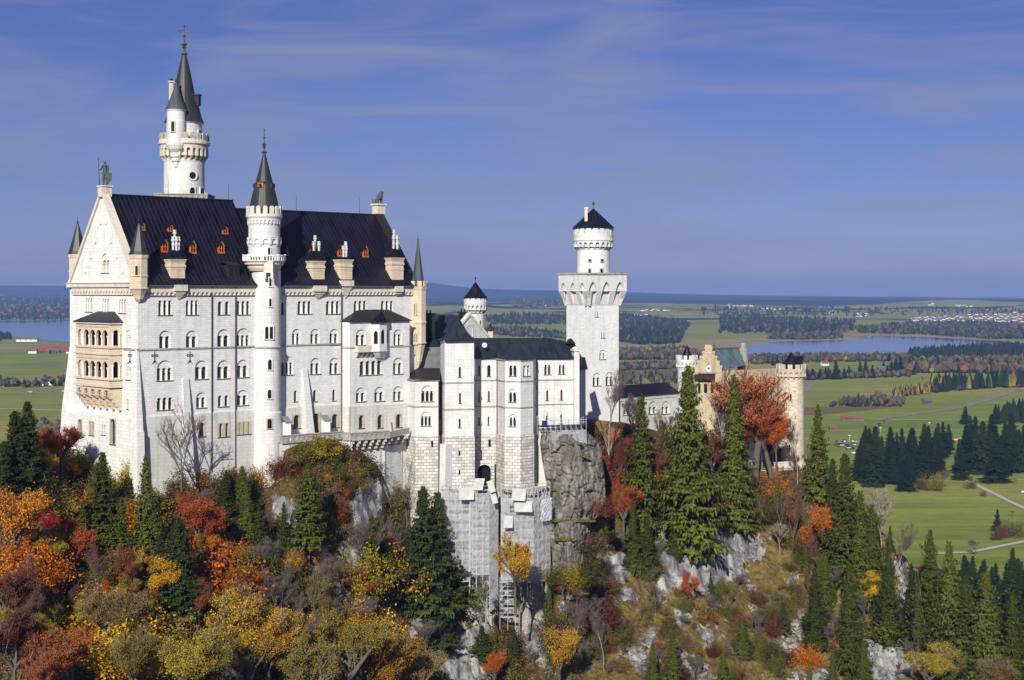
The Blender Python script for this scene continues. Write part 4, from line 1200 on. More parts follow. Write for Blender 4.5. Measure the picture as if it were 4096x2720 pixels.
J = [((-.26, 0, .20), .17), ((-.06, 0, .38), .14), ((.12, 0, .56), .17), ((.17, 0, .74), .20), ((.27, 0, .88), .16), ((.42, 0, .84), .085),
     ((.20, .09, .38), .075), ((.24, .10, .08), .055), ((.33, .10, .03), .05), ((.20, -.09, .38), .075), ((.24, -.10, .08), .055), ((.33, -.10, .03), .05),
     ((-.18, .15, .14), .12), ((-.02, .17, .04), .06), ((-.18, -.15, .14), .12), ((-.02, -.17, .04), .06), ((-.42, 0, .07), .04), ((-.50, 0, .20), .035), ((-.47, .0, .36), .05)]
Eg = [(0, 1), (1, 2), (2, 3), (3, 4), (4, 5), (2, 6), (6, 7), (7, 8), (2, 9), (9, 10), (10, 11), (0, 12), (12, 13), (0, 14), (14, 15), (0, 16), (16, 17), (17, 18)]
mesh_obj('body', skin_mesh('lion_body', J, Eg, 2), 'statue', lion, (0, 0, 0), .5, hl2)
# ================================================================ the bower: lower white wing in front of the palace's right end
bower = thing('bower_wing', 'white two-towered wing with polygonal bay and dark roofs between palace and square tower', 'castle wing', P(1960, 1800, 342))
zk = lambda y, d=341.5: Z(y, d)
def facets(parent, plan, z_top, z_bot, wins, zrus=None, wm='wall_smooth', name='wall', strings=()):
    wb, rb, sb, sbs = MB(), MB(), MB(), [MB() for _ in strings]
    for i in range(len(plan) - 1):
        f_ = FrP(*plan[i], *plan[i + 1])
        x0, x1 = plan[i][0], plan[i + 1][0]
        hs = []
        windows(parent, f_, 0, [w for w in wins if x0 - 1 <= (w[0] + w[1]) / 2 <= x1 + 1 and (w[6:] == () or True)], hs, wm)
        hs2 = [h for h in hs]
        zb = z_bot if zrus is None else zrus
        wb.wall(f_, 0, f_.L, zb, z_top, hs2)
        if zrus is not None:
            rb.wall(f_, -.12, f_.L + .12, z_bot, zrus, [], .2)
            rb.face([f_.pt(-.12, .2, zrus), f_.pt(f_.L + .12, .2, zrus), f_.pt(f_.L, 0, zrus + .25), f_.pt(0, 0, zrus + .25)])
        for k_, z in enumerate(strings): sbs[k_].fbox(f_, -.12, f_.L + .12, -.1, .16, z - .16, z + .14)
        sb.fbox(f_, -.15, f_.L + .15, -.1, .25, z_top - .3, z_top - .02)
    wb.obj(name, wm, parent)
    if zrus is not None: rb.obj('rusticated_base', 'rustic', parent)
    sb.obj('cornice', 'grey_stone', parent)
    for q_ in sbs: q_.obj('string_course', 'grey_stone', parent)
BW = [(1683, 1736, 1542, 1606, 3, 'b'), (1682, 1727, 1646, 1703, 3, 'b'),
      (1833, 1846, 1466, 1508, 1, 's'), (1834, 1846, 1570, 1612, 1, 's'), (1833, 1845, 1673, 1710, 1, 's'),
      (1911, 1922, 1459, 1502, 1, 's'), (1947, 1964, 1458, 1505, 1, 's'), (1911, 1921, 1564, 1606, 1, 's'), (1950, 1961, 1562, 1604, 1, 's'), (1911, 1921, 1665, 1700, 1, 's'), (1949, 1959, 1664, 1699, 1, 's'),
      (2035, 2068, 1460, 1504, 2, 'c'), (2091, 2121, 1460, 1504, 2, 'c'), (2033, 2066, 1555, 1609, 2, 'b'), (2035, 2065, 1657, 1706, 2, 'b'),
      (2175, 2204, 1457, 1498, 2, 'c'), (2233, 2261, 1456, 1496, 2, 'c'), (2183, 2195, 1559, 1601, 1, 's'), (2240, 2252, 1557, 1599, 1, 's'), (2182, 2192, 1660, 1698, 1, 's'), (2239, 2250, 1656, 1694, 1, 's')]
zR_ = zk(1744)
facets(bower, [(1614, 347), (1661, 341), (1757, 342)], zk(1519), -78, [w for w in BW if w[0] < 1757], zR_, strings=(zk(1626),))
facets(bower, [(1761, 349), (1779, 338.5), (1896, 340), (1897, 350)], zk(1360), -78, [w for w in BW if 1760 < w[0] < 1897], zR_, strings=(zk(1528), zk(1634)))
facets(bower, [(1900, 347.5), (1985, 348)], zk(1433, 348), -78, [w for w in BW if 1900 < w[0] < 1985], zk(1744, 347), strings=(zk(1522, 347), zk(1627, 347)))
facets(bower, [(1985, 348), (2021, 342.5), (2082, 341.5), (2133, 344.5), (2146, 351)], zk(1437, 343), -78, [w for w in BW if 1985 < w[0] < 2146], zk(1744, 342), strings=(zk(1525, 342), zk(1630, 342)))
facets(bower, [(2146, 350), (2313, 352)], zk(1433, 350), -50, [w for w in BW if 2146 < w[0]], None, strings=(zk(1520, 350), zk(1618, 350)))
# blind panels of the bay's right face
bp = MB()
f_ = FrP(2082, 341.5, 2133, 344.5)
for y0, y1 in ((1556, 1608), (1659, 1708)):
    s0, s1, zb, zt = f_.rect(2088, 2120, y0, y1, .05)
    bp.plate(f_, .05, s0, s1, zb, zt, [(s0 + .15, s1 - .15, zb + .1, zt - (s1 - s0) / 2)], .045)
bp.obj('blind_arch', 'wall_smooth', bower)
pq = MB()
f_ = FrP(2296, 351, 2316, 351.3)
pq.fbox(f_, 0, f_.L, -2, .35, -50, zk(1405, 351)); pq.fbox(f_, -.25, f_.L + .25, -2.2, .6, zk(1405, 351), zk(1396, 351)); pq.lathe(f_.pt(f_.L / 2, -.8, 0), [(.9, zk(1396, 351)), (.8, zk(1391, 351)), (0, zk(1386, 351))], 10)
pq.obj('corner_pier', 'wall_smooth', bower)
# roofs
r1 = MB()
e = [P(1612, 1517, 346.5), P(1659, 1523, 340.5), P(1761, 1519, 341.5), P(1761, 1517, 350), P(1612, 1517, 350)]
tA, tB = P(1668, 1472, 350), P(1761, 1472, 350)
r1.face([e[1], e[2], tB, tA]); r1.face([e[0], e[1], tA]); r1.face([e[0], tA, tB, e[3]])
r1.face([e[0], e[1], e[2], e[3]])
r1.obj('roof', 'roof_brown', bower)
r2 = MB()
zt0 = zk(1359)
q = [P(1756, 1360, 349.5), P(1783, 1360, 337.6), P(1900, 1360, 339.2), P(1902, 1360, 350)]
q = [Vector((v.x, v.y, zt0)) for v in q]
cx = sum((v for v in q), Vector()) / 4; za = Z(1271, 344)
prev = q
for f, g in ((.22, .10), (.45, .30), (.7, .62), (1.0, 1.0)):      # concave sides
    nx = [Vector((v.x + (cx.x - v.x) * f, v.y + (cx.y - v.y) * f, zt0 + (za - zt0) * g)) for v in q]
    for i in range(4):
        r2.face([prev[i], prev[(i + 1) % 4], nx[(i + 1) % 4], nx[i]] if f < 1 else [prev[i], prev[(i + 1) % 4], nx[i]])
    prev = nx
r2.fbox(Fr(q[1], q[2]), -.2, (q[2] - q[1]).length + .2, -10, .15, zt0 - .15, zt0 - .01)
r2.obj('pavilion_roof', 'copper_dark', bower)
r3 = MB()
zE = zk(1433, 347)
rdg = lambda x: P(x, 1352, 360)
r3.face([P(1897, 1434, 346.5), P(2148, 1434, 349.5), rdg(2200), rdg(1890)])
r3.face([P(2140, 1433, 349), P(2318, 1432, 351), P(2300, 1375, 358), rdg(2200)])
r3.face([P(2318, 1432, 351), P(2330, 1432, 366), P(2300, 1375, 358)])
r3.face([rdg(1890), rdg(2200), P(2300, 1375, 358), P(2330, 1432, 366), P(1890, 1432, 372)])
# bay's pyramid
ap = P(2069, 1356, 350.5)
pl = [P(1982, 1435, 348.5), P(2019, 1437, 341.8), P(2083, 1438, 340.8), P(2136, 1436, 344), P(2152, 1434, 351)]
zc = P(2069, 1437, 349)
for i in range(4):
    pr = (pl[i], pl[i + 1])
    m_ = [Vector((zc.x + (p.x - zc.x) * .55, zc.y + (p.y - zc.y) * .55, pl[2].z + (ap.z - pl[2].z) * .34)) for p in pr]
    r3.face([pr[0], pr[1], m_[1], m_[0]]); r3.face([m_[0], m_[1], ap])
# ridge chimney-like wedge at the right end
r3.hexa([P(2262, 1374, 356), P(2304, 1374, 356), P(2304, 1374, 362), P(2262, 1374, 362), P(2272, 1356, 358), P(2284, 1352, 358), P(2284, 1352, 361), P(2272, 1356, 361)], 0)
r3.obj('roof', 'copper_dark', bower)
dish = MB()
dc = P(1938, 1381, 350)
dish.lathe((0, 0, 0), [(0, 0), (.25, .02), (.5, .08), (.62, .14), (.5, .1), (0, .03)], 14)
dish_t = thing('satellite_dish', 'grey satellite dish on the dark roof beside the pavilion tower', 'dish', dc)
do = MB()
for i, v in enumerate(dish.v): dish.v[i] = Matrix.Rotation(radians(75), 3, 'X') @ v
o_ = dish.obj('reflector', 'steel', None); o_.parent = dish_t
ds = MB(); ds.tube((0, 0.2, -1.6), (0, .05, 0), .06, n=5); ds.tube((0, 0, -.1), (0, -.55, .1), .03, n=4); o_ = ds.obj('mast', 'iron', None); o_.parent = dish_t
pp = MB()
for px, ya, yb, d in ((1755, 1522, 1990, 341.3), (1988, 1437, 1735, 347.0), (2147, 1437, 1750, 348.6)): pp.tube(P(px, yb, d), P(px, ya, d), .12, n=5)
pp.obj('drain_pipe', 'rust', bower)
bs = MB()
f_ = FrP(1759, 338.3, 1784, 337.0); bs.fbox(f_, 0, f_.L, -3, .6, -60, zk(1776, 338), 0, top=(.1, f_.L - .1, -3, 0))
bs.obj('buttress', 'wall_smooth', bower)
sl = MB()
for (x0, x1, y0, y1, d) in ((1725, 1732, 1764, 1786, 341.2), (1835, 1840, 1803, 1822, 338.9), (1835, 1840, 1880, 1898, 338.9), (1954, 1962, 1758, 1784, 347.3)):
    f_ = FrP(x0, d, x1, d + .1); sl.fbox(f_, 0, f_.L, -.2, .12, Z(y1, d), Z(y0, d))
sl.obj('slit_window', 'dark', bower)
# dark arched culvert between the two bases
ar = MB(); f_ = FrP(1908, 345.4, 1968, 345.8)
zt, zb = Z(1856, 345.5), Z(1960, 345.5)
ar.plate(f_, 0, -.4, f_.L + .6, zb - 8, zt + .8, [(0.1, f_.L - .2, zb, zt - f_.L / 2)], 1.6)
a_ = ar.obj('arch', 'rustic', bower)
an_ = MB(); an_.face([f_.pt(-.2, -1.5, zb - 3), f_.pt(f_.L + .2, -1.5, zb - 3), f_.pt(f_.L + .2, -1.5, zt + .6), f_.pt(-.2, -1.5, zt + .6)]); an_.obj('opening', 'dark', a_)

# ================================================================ square tower
sq = thing('square_tower', 'tall square white tower with round crowned top and dark cone roof', 'tower', P(2370, 1690, 388))
A, Bc, Cc_ = (2266, 404.3), (2350, 397.0), (2475, 402.6)
fl, fr_ = FrP(*A, *Bc), FrP(*Bc, *Cc_)
back = fl.pt(0, 0, 0) + (fr_.u * fr_.L); fk1, fk2 = Fr(fr_.pt(fr_.L, 0, 0), back), Fr(back, fl.pt(0, 0, 0))
zs_ = lambda y: Z(y, 398.5)
zh0, zh1, zh2 = zs_(1221), zs_(1164), zs_(1098)
hs = []
swin = [(2379, 2385, 1243, 1267, 1, 's'), (2388, 2395, 1243, 1267, 1, 's'), (2404, 2410, 1328, 1351, 1, 's'), (2413, 2420, 1328, 1351, 1, 's'), (2397, 2424, 1399, 1437, 2, 'b'), (2370, 2404, 1492, 1543, 2, 'b'), (2422, 2456, 1488, 1541, 2, 'b')]
windows(sq, fr_, 0, swin, hs, 'wall')
sw = MB(); sw.wall(fr_, 0, fr_.L, -50, zh0, hs); sw.wall(fl, 0, fl.L, -50, zh0); sw.wall(fk1, 0, fk1.L, -50, zh0); sw.wall(fk2, 0, fk2.L, -50, zh0)
sw.obj('shaft', 'wall', sq)
hd = MB()
E = 1.55
for f_ in (fl, fr_, fk1, fk2):
    L = f_.L + 2 * E
    n_ = 3
    w = L / n_
    ls = [( -E + (k + .5) * w - .31 * w, -E + (k + .5) * w + .31 * w, zh1 - .01, zh1 + .15) for k in range(n_)]
    hd.plate(f_, E, -E, f_.L + E, zh1, zh2, ls, .9, 0, pointed=.7, K=10)
    cur = -E
    edges = [-E] + [v for l in ls for v in l[:2]] + [f_.L + E]
    for k in range(0, len(edges), 2):      # tapering piers down to the shaft
        a, b = edges[k], edges[k + 1]
        ia, ib = max(a * .0 + a, 0) if a < 0 else a, min(b, f_.L)
        hd.hexa([f_.pt(ia, 0, zh0 - .1), f_.pt(ib, 0, zh0 - .1), f_.pt(ib, -.4, zh0 - .1), f_.pt(ia, -.4, zh0 - .1), f_.pt(a, E, zh1), f_.pt(b, E, zh1), f_.pt(b, -.4, zh1), f_.pt(a, -.4, zh1)])
    hd.face([f_.pt(0, 0.02, zh0 + .1), f_.pt(f_.L, 0.02, zh0 + .1), f_.pt(f_.L + .7, .7, zh1 + 1.2), f_.pt(-.7, .7, zh1 + 1.2)]); hd.face([f_.pt(-.7, .7, zh1 + 1.2), f_.pt(f_.L + .7, .7, zh1 + 1.2), f_.pt(f_.L + .7, .7, zh2), f_.pt(-.7, .7, zh2)])
hd.obj('machicolated_head', 'wall_smooth', sq)
cp2 = MB()
poly = [fl.pt(-E - .25, E + .25, 0), fl.pt(fl.L + E + .25, E + .25, 0), fr_.pt(fr_.L + E + .25, E + .25, 0), fk1.pt(fk1.L + E + .25, E + .25, 0)]
lo = [v + Vector((0, 0, zh2)) for v in poly]; hi = [v + Vector((0, 0, zh2 + .5)) for v in poly]
cp2.hexa(lo + hi)
cp2.obj('platform_edge', 'grey_stone', sq)
cd = P(2373.5, Y0, 401.5)
zd = lambda y: Z(y, 401.5)
dr_ = MB(); dr_.lathe(cd, [(4.5, zd(1096)), (4.45, zd(1000)), (4.6, zd(999)), (4.65, zd(994)), (4.5, zd(992))], 40); dr_.obj('drum', 'wall', sq, False)
cr_ = MB()
round_arcade(cr_, cd, 4.5, 5.4, zd(1001), zd(966), 20)
cr_.lathe(cd, [(4.5, zd(996)), (4.5, zd(966)), (5.4, zd(966)), (5.55, zd(964)), (5.55, zd(958)), (5.45, zd(956)), (5.45, zd(938)), (5.0, zd(938)), (5.0, zd(913))], 40)
merlons(cr_, cd, 5.45, .55, zd(939), zd(912), 18, 0, .72, .1)
cr_.obj('crown', 'wall_smooth', sq)
cn = MB(); cn.lathe(cd, [(5.3, zd(914)), (5.85, zd(913)), (3.9, zd(886)), (0.12, zd(834))], 32)
cn.obj('cone_roof', 'roof', sq, False)
fb = MB(); fb.tube((cd.x, cd.y, zd(836)), (cd.x, cd.y, zd(820)), .12, n=6); fb.ball((cd.x, cd.y, zd(814)), .42, 8); fb.tube((cd.x, cd.y, zd(810)), (cd.x, cd.y, zd(800)), .06, n=5); fb.obj('finial', 'statue', sq)
ck = MB(); c_ = P(2344, Y0, 398.5); ck.box(c_, .8, .8, Z(885, 398.5), Z(836, 398.5)); ck.box(c_, 1.1, 1.1, Z(836, 398.5), Z(829, 398.5)); ck.obj('chimney', 'cream_light', sq)
for px in (2360, 2408): cylwin(sq, cd, 4.48, px, 1036, 1046, 14, 1, 'grey_stone')
for px in (2359, 2406): cylwin(sq, cd, 4.5, px, 1074, 1096, 14, 1, 'grey_stone')
# lean-to between bower and tower
lean = MB()
lean.wall(FrP(2314, 372, 2362, 379), 0, 4.6, -50, Z(1478, 372), [])
lean.face([P(2312, 1480, 371), P(2352, 1478, 376), P(2340, 1428, 381), P(2312, 1428, 378)], 1)
lean.obj('lean_to', ['wall_smooth', 'roof'], sq)

# ================================================================ knights' house and small round turret behind
kh = thing('knights_house', 'dark green-roofed hall with white gable half hidden behind the pavilion roof', 'hall', P(1880, 1500, 372))
d0, d1 = 362, 372
ga = FrP(1806, 362.5, 1952, 372)
zw = Z(1352, 369); zap = Z(1262, 368)
gk = MB()
sA = ga.hit(1878, 1262)[0]
gk.face([ga.pt(0, 0, -30), ga.pt(ga.L, 0, -30), ga.pt(ga.L, 0, zw), ga.pt(sA, 0, zap), ga.pt(-.5, 0, zw)])
ls = [(sA - 1.0, sA + 1.0, zw + .3, zw + 2.2)]
gk.plate(ga, .15, sA - 1.4, sA + 1.4, zw, zw + 3.6, ls, .14)
for sg in (-1, 1):
    e_ = (ga.L + .3 if sg > 0 else -.8, zw - .2)
    p4 = [(sA, zap), e_, (e_[0], e_[1] + .7), (sA, zap + .8)]
    gk.prism(ga, p4 if sg > 0 else p4[::-1], -.8, .3)
gk.obj('gable_wall', 'wall_smooth', kh)
kr = MB()
back_ = ga.n * -1
dirr = Vector((-0.78, -0.42, 0)).normalized()
rA = ga.pt(sA, 0, zap); rB = ga.pt(sA, -16, zap)
eA = ga.pt(-.8, 0, zw); eB = ga.pt(-.8, -16, zw)
kr.face([eB, eA, rA, rB]); kr.face([rB, rA, ga.pt(ga.L, 0, zw), ga.pt(ga.L, -16, zw)])
kr.face([eB, eA, eA + Vector((0, 0, -20)), eB + Vector((0, 0, -20))], 1)
lk = FrP(1690, 352, 1760, 354); kr.wall(lk, 0, lk.L, -40, Z(1385, 353), [], 0, 1); kr.face([lk.pt(0, .3, Z(1385, 353)), lk.pt(lk.L, .3, Z(1385, 353)), lk.pt(lk.L, -9, Z(1300, 362)), lk.pt(0, -9, Z(1300, 362))], 0)
kr.obj('roof', ['copper_dark', 'grey_metal'], kh)
kc = MB()
for px, y0, y1, d, w in ((1715, 1252, 1350, 356, 2.2), (1852, 1248, 1268, 368, 1.6)):
    c_ = P(px, Y0, d); kc.box(c_, w, w, Z(y1, d), Z(y0, d), 0, .6); kc.box(c_, w + .5, w + .5, Z(y0 + 4, d), Z(y0, d), 0, .6)
    for k in (-.4, .4): kc.tube((c_.x + k, c_.y, Z(y0, d)), (c_.x + k, c_.y, Z(y0 - 12, d)), .22, n=6, cap=True)
kc.obj('chimney', 'iron', kh)
kp = MB(); c_ = P(1962, Y0, 378)
kp.box(c_, 1.2, 1.2, Z(1350, 378), Z(1322, 378)); kp.lathe(c_, [(1.1, Z(1322, 378)), (.9, Z(1314, 378)), (.35, Z(1308, 378)), (.3, Z(1300, 378)), (.1, Z(1296, 378)), (0, Z(1290, 378))], 8, 1)
kp.obj('ridge_turret', ['cream', 'roof_brown'], kh)
tr = thing('small_round_turret', 'small white round turret with crenellated crown and black cone beyond the bower roof', 'tower', P(1902, 1400, 400))
ct_ = P(1902, Y0, 400); zz = lambda y: Z(y, 400)
tm = MB(); tm.lathe(ct_, [(2.45, -30), (2.4, zz(1255))], 28); tm.obj('shaft', 'wall_smooth', tr, True)
tc = MB(); round_arcade(tc, ct_, 2.4, 3.12, zz(1252), zz(1218), 16); tc.lathe(ct_, [(2.4, zz(1250)), (2.4, zz(1218)), (3.12, zz(1218)), (3.12, zz(1206)), (2.8, zz(1206)), (2.8, zz(1192))], 28); merlons(tc, ct_, 3.12, .4, zz(1207), zz(1191), 13, 0, .68); tc.obj('crown', 'wall_smooth', tr)
tn = MB(); tn.lathe(ct_, [(3.0, zz(1193)), (3.3, zz(1192)), (2.2, zz(1172)), (.1, zz(1128))], 24); tn.tube((ct_.x, ct_.y, zz(1130)), (ct_.x, ct_.y, zz(1108)), .07, n=5); tn.ball((ct_.x, ct_.y, zz(1112)), .22, 6); tn.obj('cone_roof', 'roof', tr)
cylwin(tr, ct_, 2.42, 1921, 1280, 1300, 9, 1, 'wall_smooth')

# ================================================================ gallery and gatehouse
gy = thing('connecting_gallery', 'low white gallery with blind arches and long dark roof left of the gatehouse', 'gallery', P(2600, 1700, 412))
f_ = FrP(2470, 405, 2716, 424)
zt = Z(1581, 413)
gh_ = []
windows(gy, f_, 0, [(2492, 2525, 1618, 1660, 2, 'b'), (2541, 2575, 1612, 1660, 2, 'b'), (2594, 2630, 1604, 1655, 2, 'b'), (2645, 2680, 1604, 1655, 2, 'b')], gh_, 'wall_smooth')
gy_w = MB(); gy_w.wall(f_, 0, f_.L, -52, zt, gh_); gy_w.obj('wall', 'wall_smooth', gy)
gb_ = MB(); arcade_band(gb_, f_, 0.5, f_.L - .5, zt - 1.1, zt - .2, .2, .18, .8); gb_.fbox(f_, 0, f_.L, -.2, .45, zt - .2, zt); gb_.obj('cornice', 'wall_smooth', gy)
gr = MB(); gr.face([f_.pt(-.5, .7, zt), f_.pt(f_.L, .7, zt), f_.pt(f_.L, -5, zt + 2.7), f_.pt(-.5, -5, zt + 2.7)]); gr.face([f_.pt(-.5, -10, zt), f_.pt(f_.L, -10, zt), f_.pt(f_.L, -5, zt + 2.7), f_.pt(-.5, -5, zt + 2.7)]); gr.obj('roof', 'roof', gy)

gate = thing('gatehouse', 'yellow stone gatehouse with stepped gables, clock and blue-green metal roof', 'gatehouse', P(2900, 1850, 432))
gf = FrP(2781, 428, 2888, 426)         # stepped clock gable, facing the viewer's left
zg = lambda y: Z(y, 427)
gm_ = MB()
gm_.wall(gf, 0, gf.L, -56, zg(1490))
n_ = 5
for k in range(n_):           # crow steps
    x0 = k * gf.L / 11; x1 = gf.L - x0
    gm_.fbox(gf, x0, x1, -1.0, 0, zg(1490 - k * 19) - (0 if k else .2), zg(1490 - (k + 1) * 19) - (0 if k < n_ - 1 else 0))
    for (a, b) in ((x0, x0 + gf.L / 11), (x1 - gf.L / 11, x1)):
        gm_.fbox(gf, a - .1, b + .1, -1.2, .15, zg(1490 - (k + 1) * 19), zg(1490 - (k + 1) * 19 - 10)); 
m_ = gf.L / 2
gm_.fbox(gf, m_ - .75, m_ + .75, -1.2, .2, zg(1395), zg(1381)); gm_.fbox(gf, m_ - .9, m_ + .9, -1.3, .3, zg(1384), zg(1379))
for x in (-.0, gf.L - .9): gm_.fbox(gf, x, x + .9, -.5, .35, -56, zg(1468))
for k in range(3):
    for sg in (-1, 1):
        x = m_ + sg * (1.0 + k * 1.0); gm_.fbox(gf, x - .12, x + .12, 0, .12, zg(1490 - (2 - k) * 18 - 14), zg(1490 - (3 - k) * 19 + 4))
gm_.obj('stepped_gable', 'yellow', gate)
gcl = MB(); cz = zg(1474)
gcl.face([gf.pt(m_ + .72 * cos(t * pi / 12), .10, cz + .95 * sin(t * pi / 12)) for t in range(24)], 0)
gcl.face([gf.pt(m_ + .33 * cos(t * pi / 8), .13, cz + .42 * sin(t * pi / 8)) for t in range(16)], 1)
gcl.fbox(gf, m_ - .04, m_ + .04, .13, .16, cz, cz + .7, 2); gcl.fbox(gf, m_, m_ + .42, .13, .16, cz - .05, cz + .05, 2)
clock = gcl.obj('clock', ['clockface', 'clockblue', 'iron'], gate)
gcan = MB()
a, b = gf.hit(2783, 1500)[0], gf.hit(2858, 1500)[0]
gcan.hexa([gf.pt(a - .3, .0, zg(1498)), gf.pt(b + .2, .0, zg(1498)), gf.pt(b + .2, 1.9, zg(1516)), gf.pt(a - .3, 1.9, zg(1516)), gf.pt(a - .3, .0, zg(1494)), gf.pt(b + .2, .0, zg(1494)), gf.pt(b + .2, 1.9, zg(1513)), gf.pt(a - .3, 1.9, zg(1513))])
gcan.obj('canopy', 'roof_brown', gate)
gw_ = []
wm_ = MB()
for k in range(3):
    x = a + .5 + k * 1.9; wm_.fbox(gf, x, x + .9, -.1, .06, zg(1572), zg(1535))
wm_.obj('window', 'dark', gate)
gside = FrP(2888, 426, 3112, 441)
gs = MB(); gs.wall(gside, 0, gside.L, -58, Z(1480, 430)); gs.obj('side_wall', 'yellow', gate)
grf = MB()
rA, rB = P(2852, 1396, 431.5), P(2952, 1391, 441)
eA, eB = P(2883, 1482, 427), P(2984, 1460, 438)
grf.face([eA, eB, rB, rA]); grf.face([rA, rB, rB + Vector((-2.5, 6, -5.5)), rA + Vector((-2.5, 6, -5.5))])
grf.fbox(Fr(rA, rB), 0, (rB - rA).length, -.2, .2, rA.z - .1, rA.z + .15)
# small dormer on the roof
dd = P(2930, 1470, 430.5); grf.hexa([dd + Vector((-.9, 0, 0)), dd + Vector((.9, .3, 0)), dd + Vector((.9, 3, 0)), dd + Vector((-.9, 3, 0)), dd + Vector((0, -.2, 1.6)), dd + Vector((.02, -.2, 1.6)), dd + Vector((.02, 3, 1.6)), dd + Vector((0, 3, 1.6))])
grf.obj('roof', 'copper_light', gate)
gm2 = MB()
g2 = FrP(2950, 441.5, 2985, 439)
for k in range(4): gm2.fbox(g2, k * .45, g2.L - k * .3, -.8, 0, Z(1460 - k * 22, 440), Z(1460 - (k + 1) * 22, 440))
gm2.wall(g2, 0, g2.L, -50, Z(1460, 440))
gm2.obj('stepped_gable', 'grey_stone', gate)
gx = MB(); c_ = P(2857, Y0, 431); gx.tube((c_.x, c_.y, Z(1396, 431)), (c_.x, c_.y, Z(1372, 431)), .1, n=5); gx.box(c_, .9, .12, Z(1384, 431), Z(1381, 431)); gx.obj('roof_cross', 'rust', gate)
gport = MB()
pf_ = FrP(2996, 428, 3066, 430)
gport.plate(pf_, 0, 0, pf_.L, -58, Z(1715, 429), [(pf_.L * .37, pf_.L * .65, -58, Z(1805, 429))], .7, pointed=0)
gport.face([pf_.pt(.3, -.6, -58), pf_.pt(pf_.L - .3, -.6, -58), pf_.pt(pf_.L - .3, -.6, Z(1780, 429)), pf_.pt(.3, -.6, Z(1780, 429))], 1)
gport.fbox(pf_, pf_.L * .40, pf_.L * .60, -.3, .05, Z(1772, 429), Z(1756, 429), 1)
gport.fbox(pf_, -.2, pf_.L + .2, -6, .3, Z(1716, 429), Z(1708, 429))
gport.obj('portal', ['wall_smooth', 'dark'], gate)
gbk = MB(); bf = FrP(3062, 431, 3122, 437); gbk.wall(bf, 0, bf.L, -58, Z(1618, 434)); gbk.face([bf.pt(-.3, .5, Z(1618, 434)), bf.pt(bf.L, .5, Z(1618, 434)), bf.pt(bf.L, -4, Z(1596, 434)), bf.pt(-.3, -4, Z(1596, 434))], 1)
gbk.obj('brick_wing', ['brick', 'roof'], gate)
gsh = MB(); c_ = P(3105, 1770, 430); gsh.box((c_.x, c_.y), 5.2, 3.6, -60, Z(1795, 430), 0, .1); gsh.hexa([Vector((c_.x + sx * 3, c_.y + sy * 2.2, z + (1.2 if sy > 0 else 0))) for z in (Z(1795, 430), Z(1791, 430)) for sx, sy in ((-1, -1), (1, -1), (1, 1), (-1, 1))], 1)
gsh.obj('porch', ['rust', 'roof'], gate)
def gate_tower(px, d, r, y_sh, y_co, y_pa, y_me, y_cb, y_ap, label, m, extra=False):
    c = P(px, Y0, d); z = lambda y: Z(y, d)
    t_ = thing('gate_tower', label, 'tower', (c.x, c.y, -58))
    mb = MB(); mb.lathe(c, [(r * 1.03, -60), (r, z(y_sh))], 32); mb.obj('shaft', m, t_, True)
    hb = MB(); round_arcade(hb, c, r, r * 1.17, z(y_sh + 4), z(y_co), 16)
    hb.lathe(c, [(r, z(y_sh)), (r, z(y_co)), (r * 1.17, z(y_co)), (r * 1.17, z(y_pa)), (r * 1.0, z(y_pa)), (r * 1.0, z(y_co)), (0.1, z(y_co))], 32)
    merlons(hb, c, r * 1.17, .6, z(y_pa) - .01, z(y_me), 12, 0, .6, .1)
    hb.obj('crenellated_head', m, t_)
    cb_ = MB(); cb_.lathe(c, [(r * .72, z(y_co)), (r * .70, z(y_cb)), (.05, z(y_ap))], 20)
    if extra:
        cb_.obj('cone_roof', 'roof', t_); cb_ = MB()
        cb_.hexa([Vector((c.x + x, c.y + y, zz)) for zz, w in ((z(y_cb), 1.0), (z(1437), 1.0)) for x, y in ((1.2, -1.2), (3.2, -1.0), (3.2, 1.2), (1.2, 1.2))])
        cb_.hexa([Vector((c.x + x, c.y + y, zz)) for zz, q in ((z(1437), 0), (z(1424), 1)) for x, y in ((.9, -1.5 + q * 1.3), (3.4, -1.3 + q * 1.3), (3.4, 1.4 - q * 1.3), (.9, 1.4 - q * 1.3))])
    cb_.obj('hatch_roof' if extra else 'cone_roof', 'roof', t_)
    return t_, c
gt1, c_ = gate_tower(2748, 441, 2.8, 1474, 1448, 1437, 1421, 1436, 1379, 'pale round gate tower with white battlements behind the stepped clock gable', 'wall_smooth')
gt2, c_ = gate_tower(3165, 430, 3.68, 1513, 1482, 1474, 1456, 1456, 1407, 'weathered cream round gate tower with battlements at the right end of the castle', 'gate_tower', True)
for (px, y0, y1) in ((3163, 1574, 1602), (3160, 1675, 1702), (3158, 1777, 1797)): cylwin(gt2, c_, 3.70, px, y0, y1, 10, 1, 'beige')
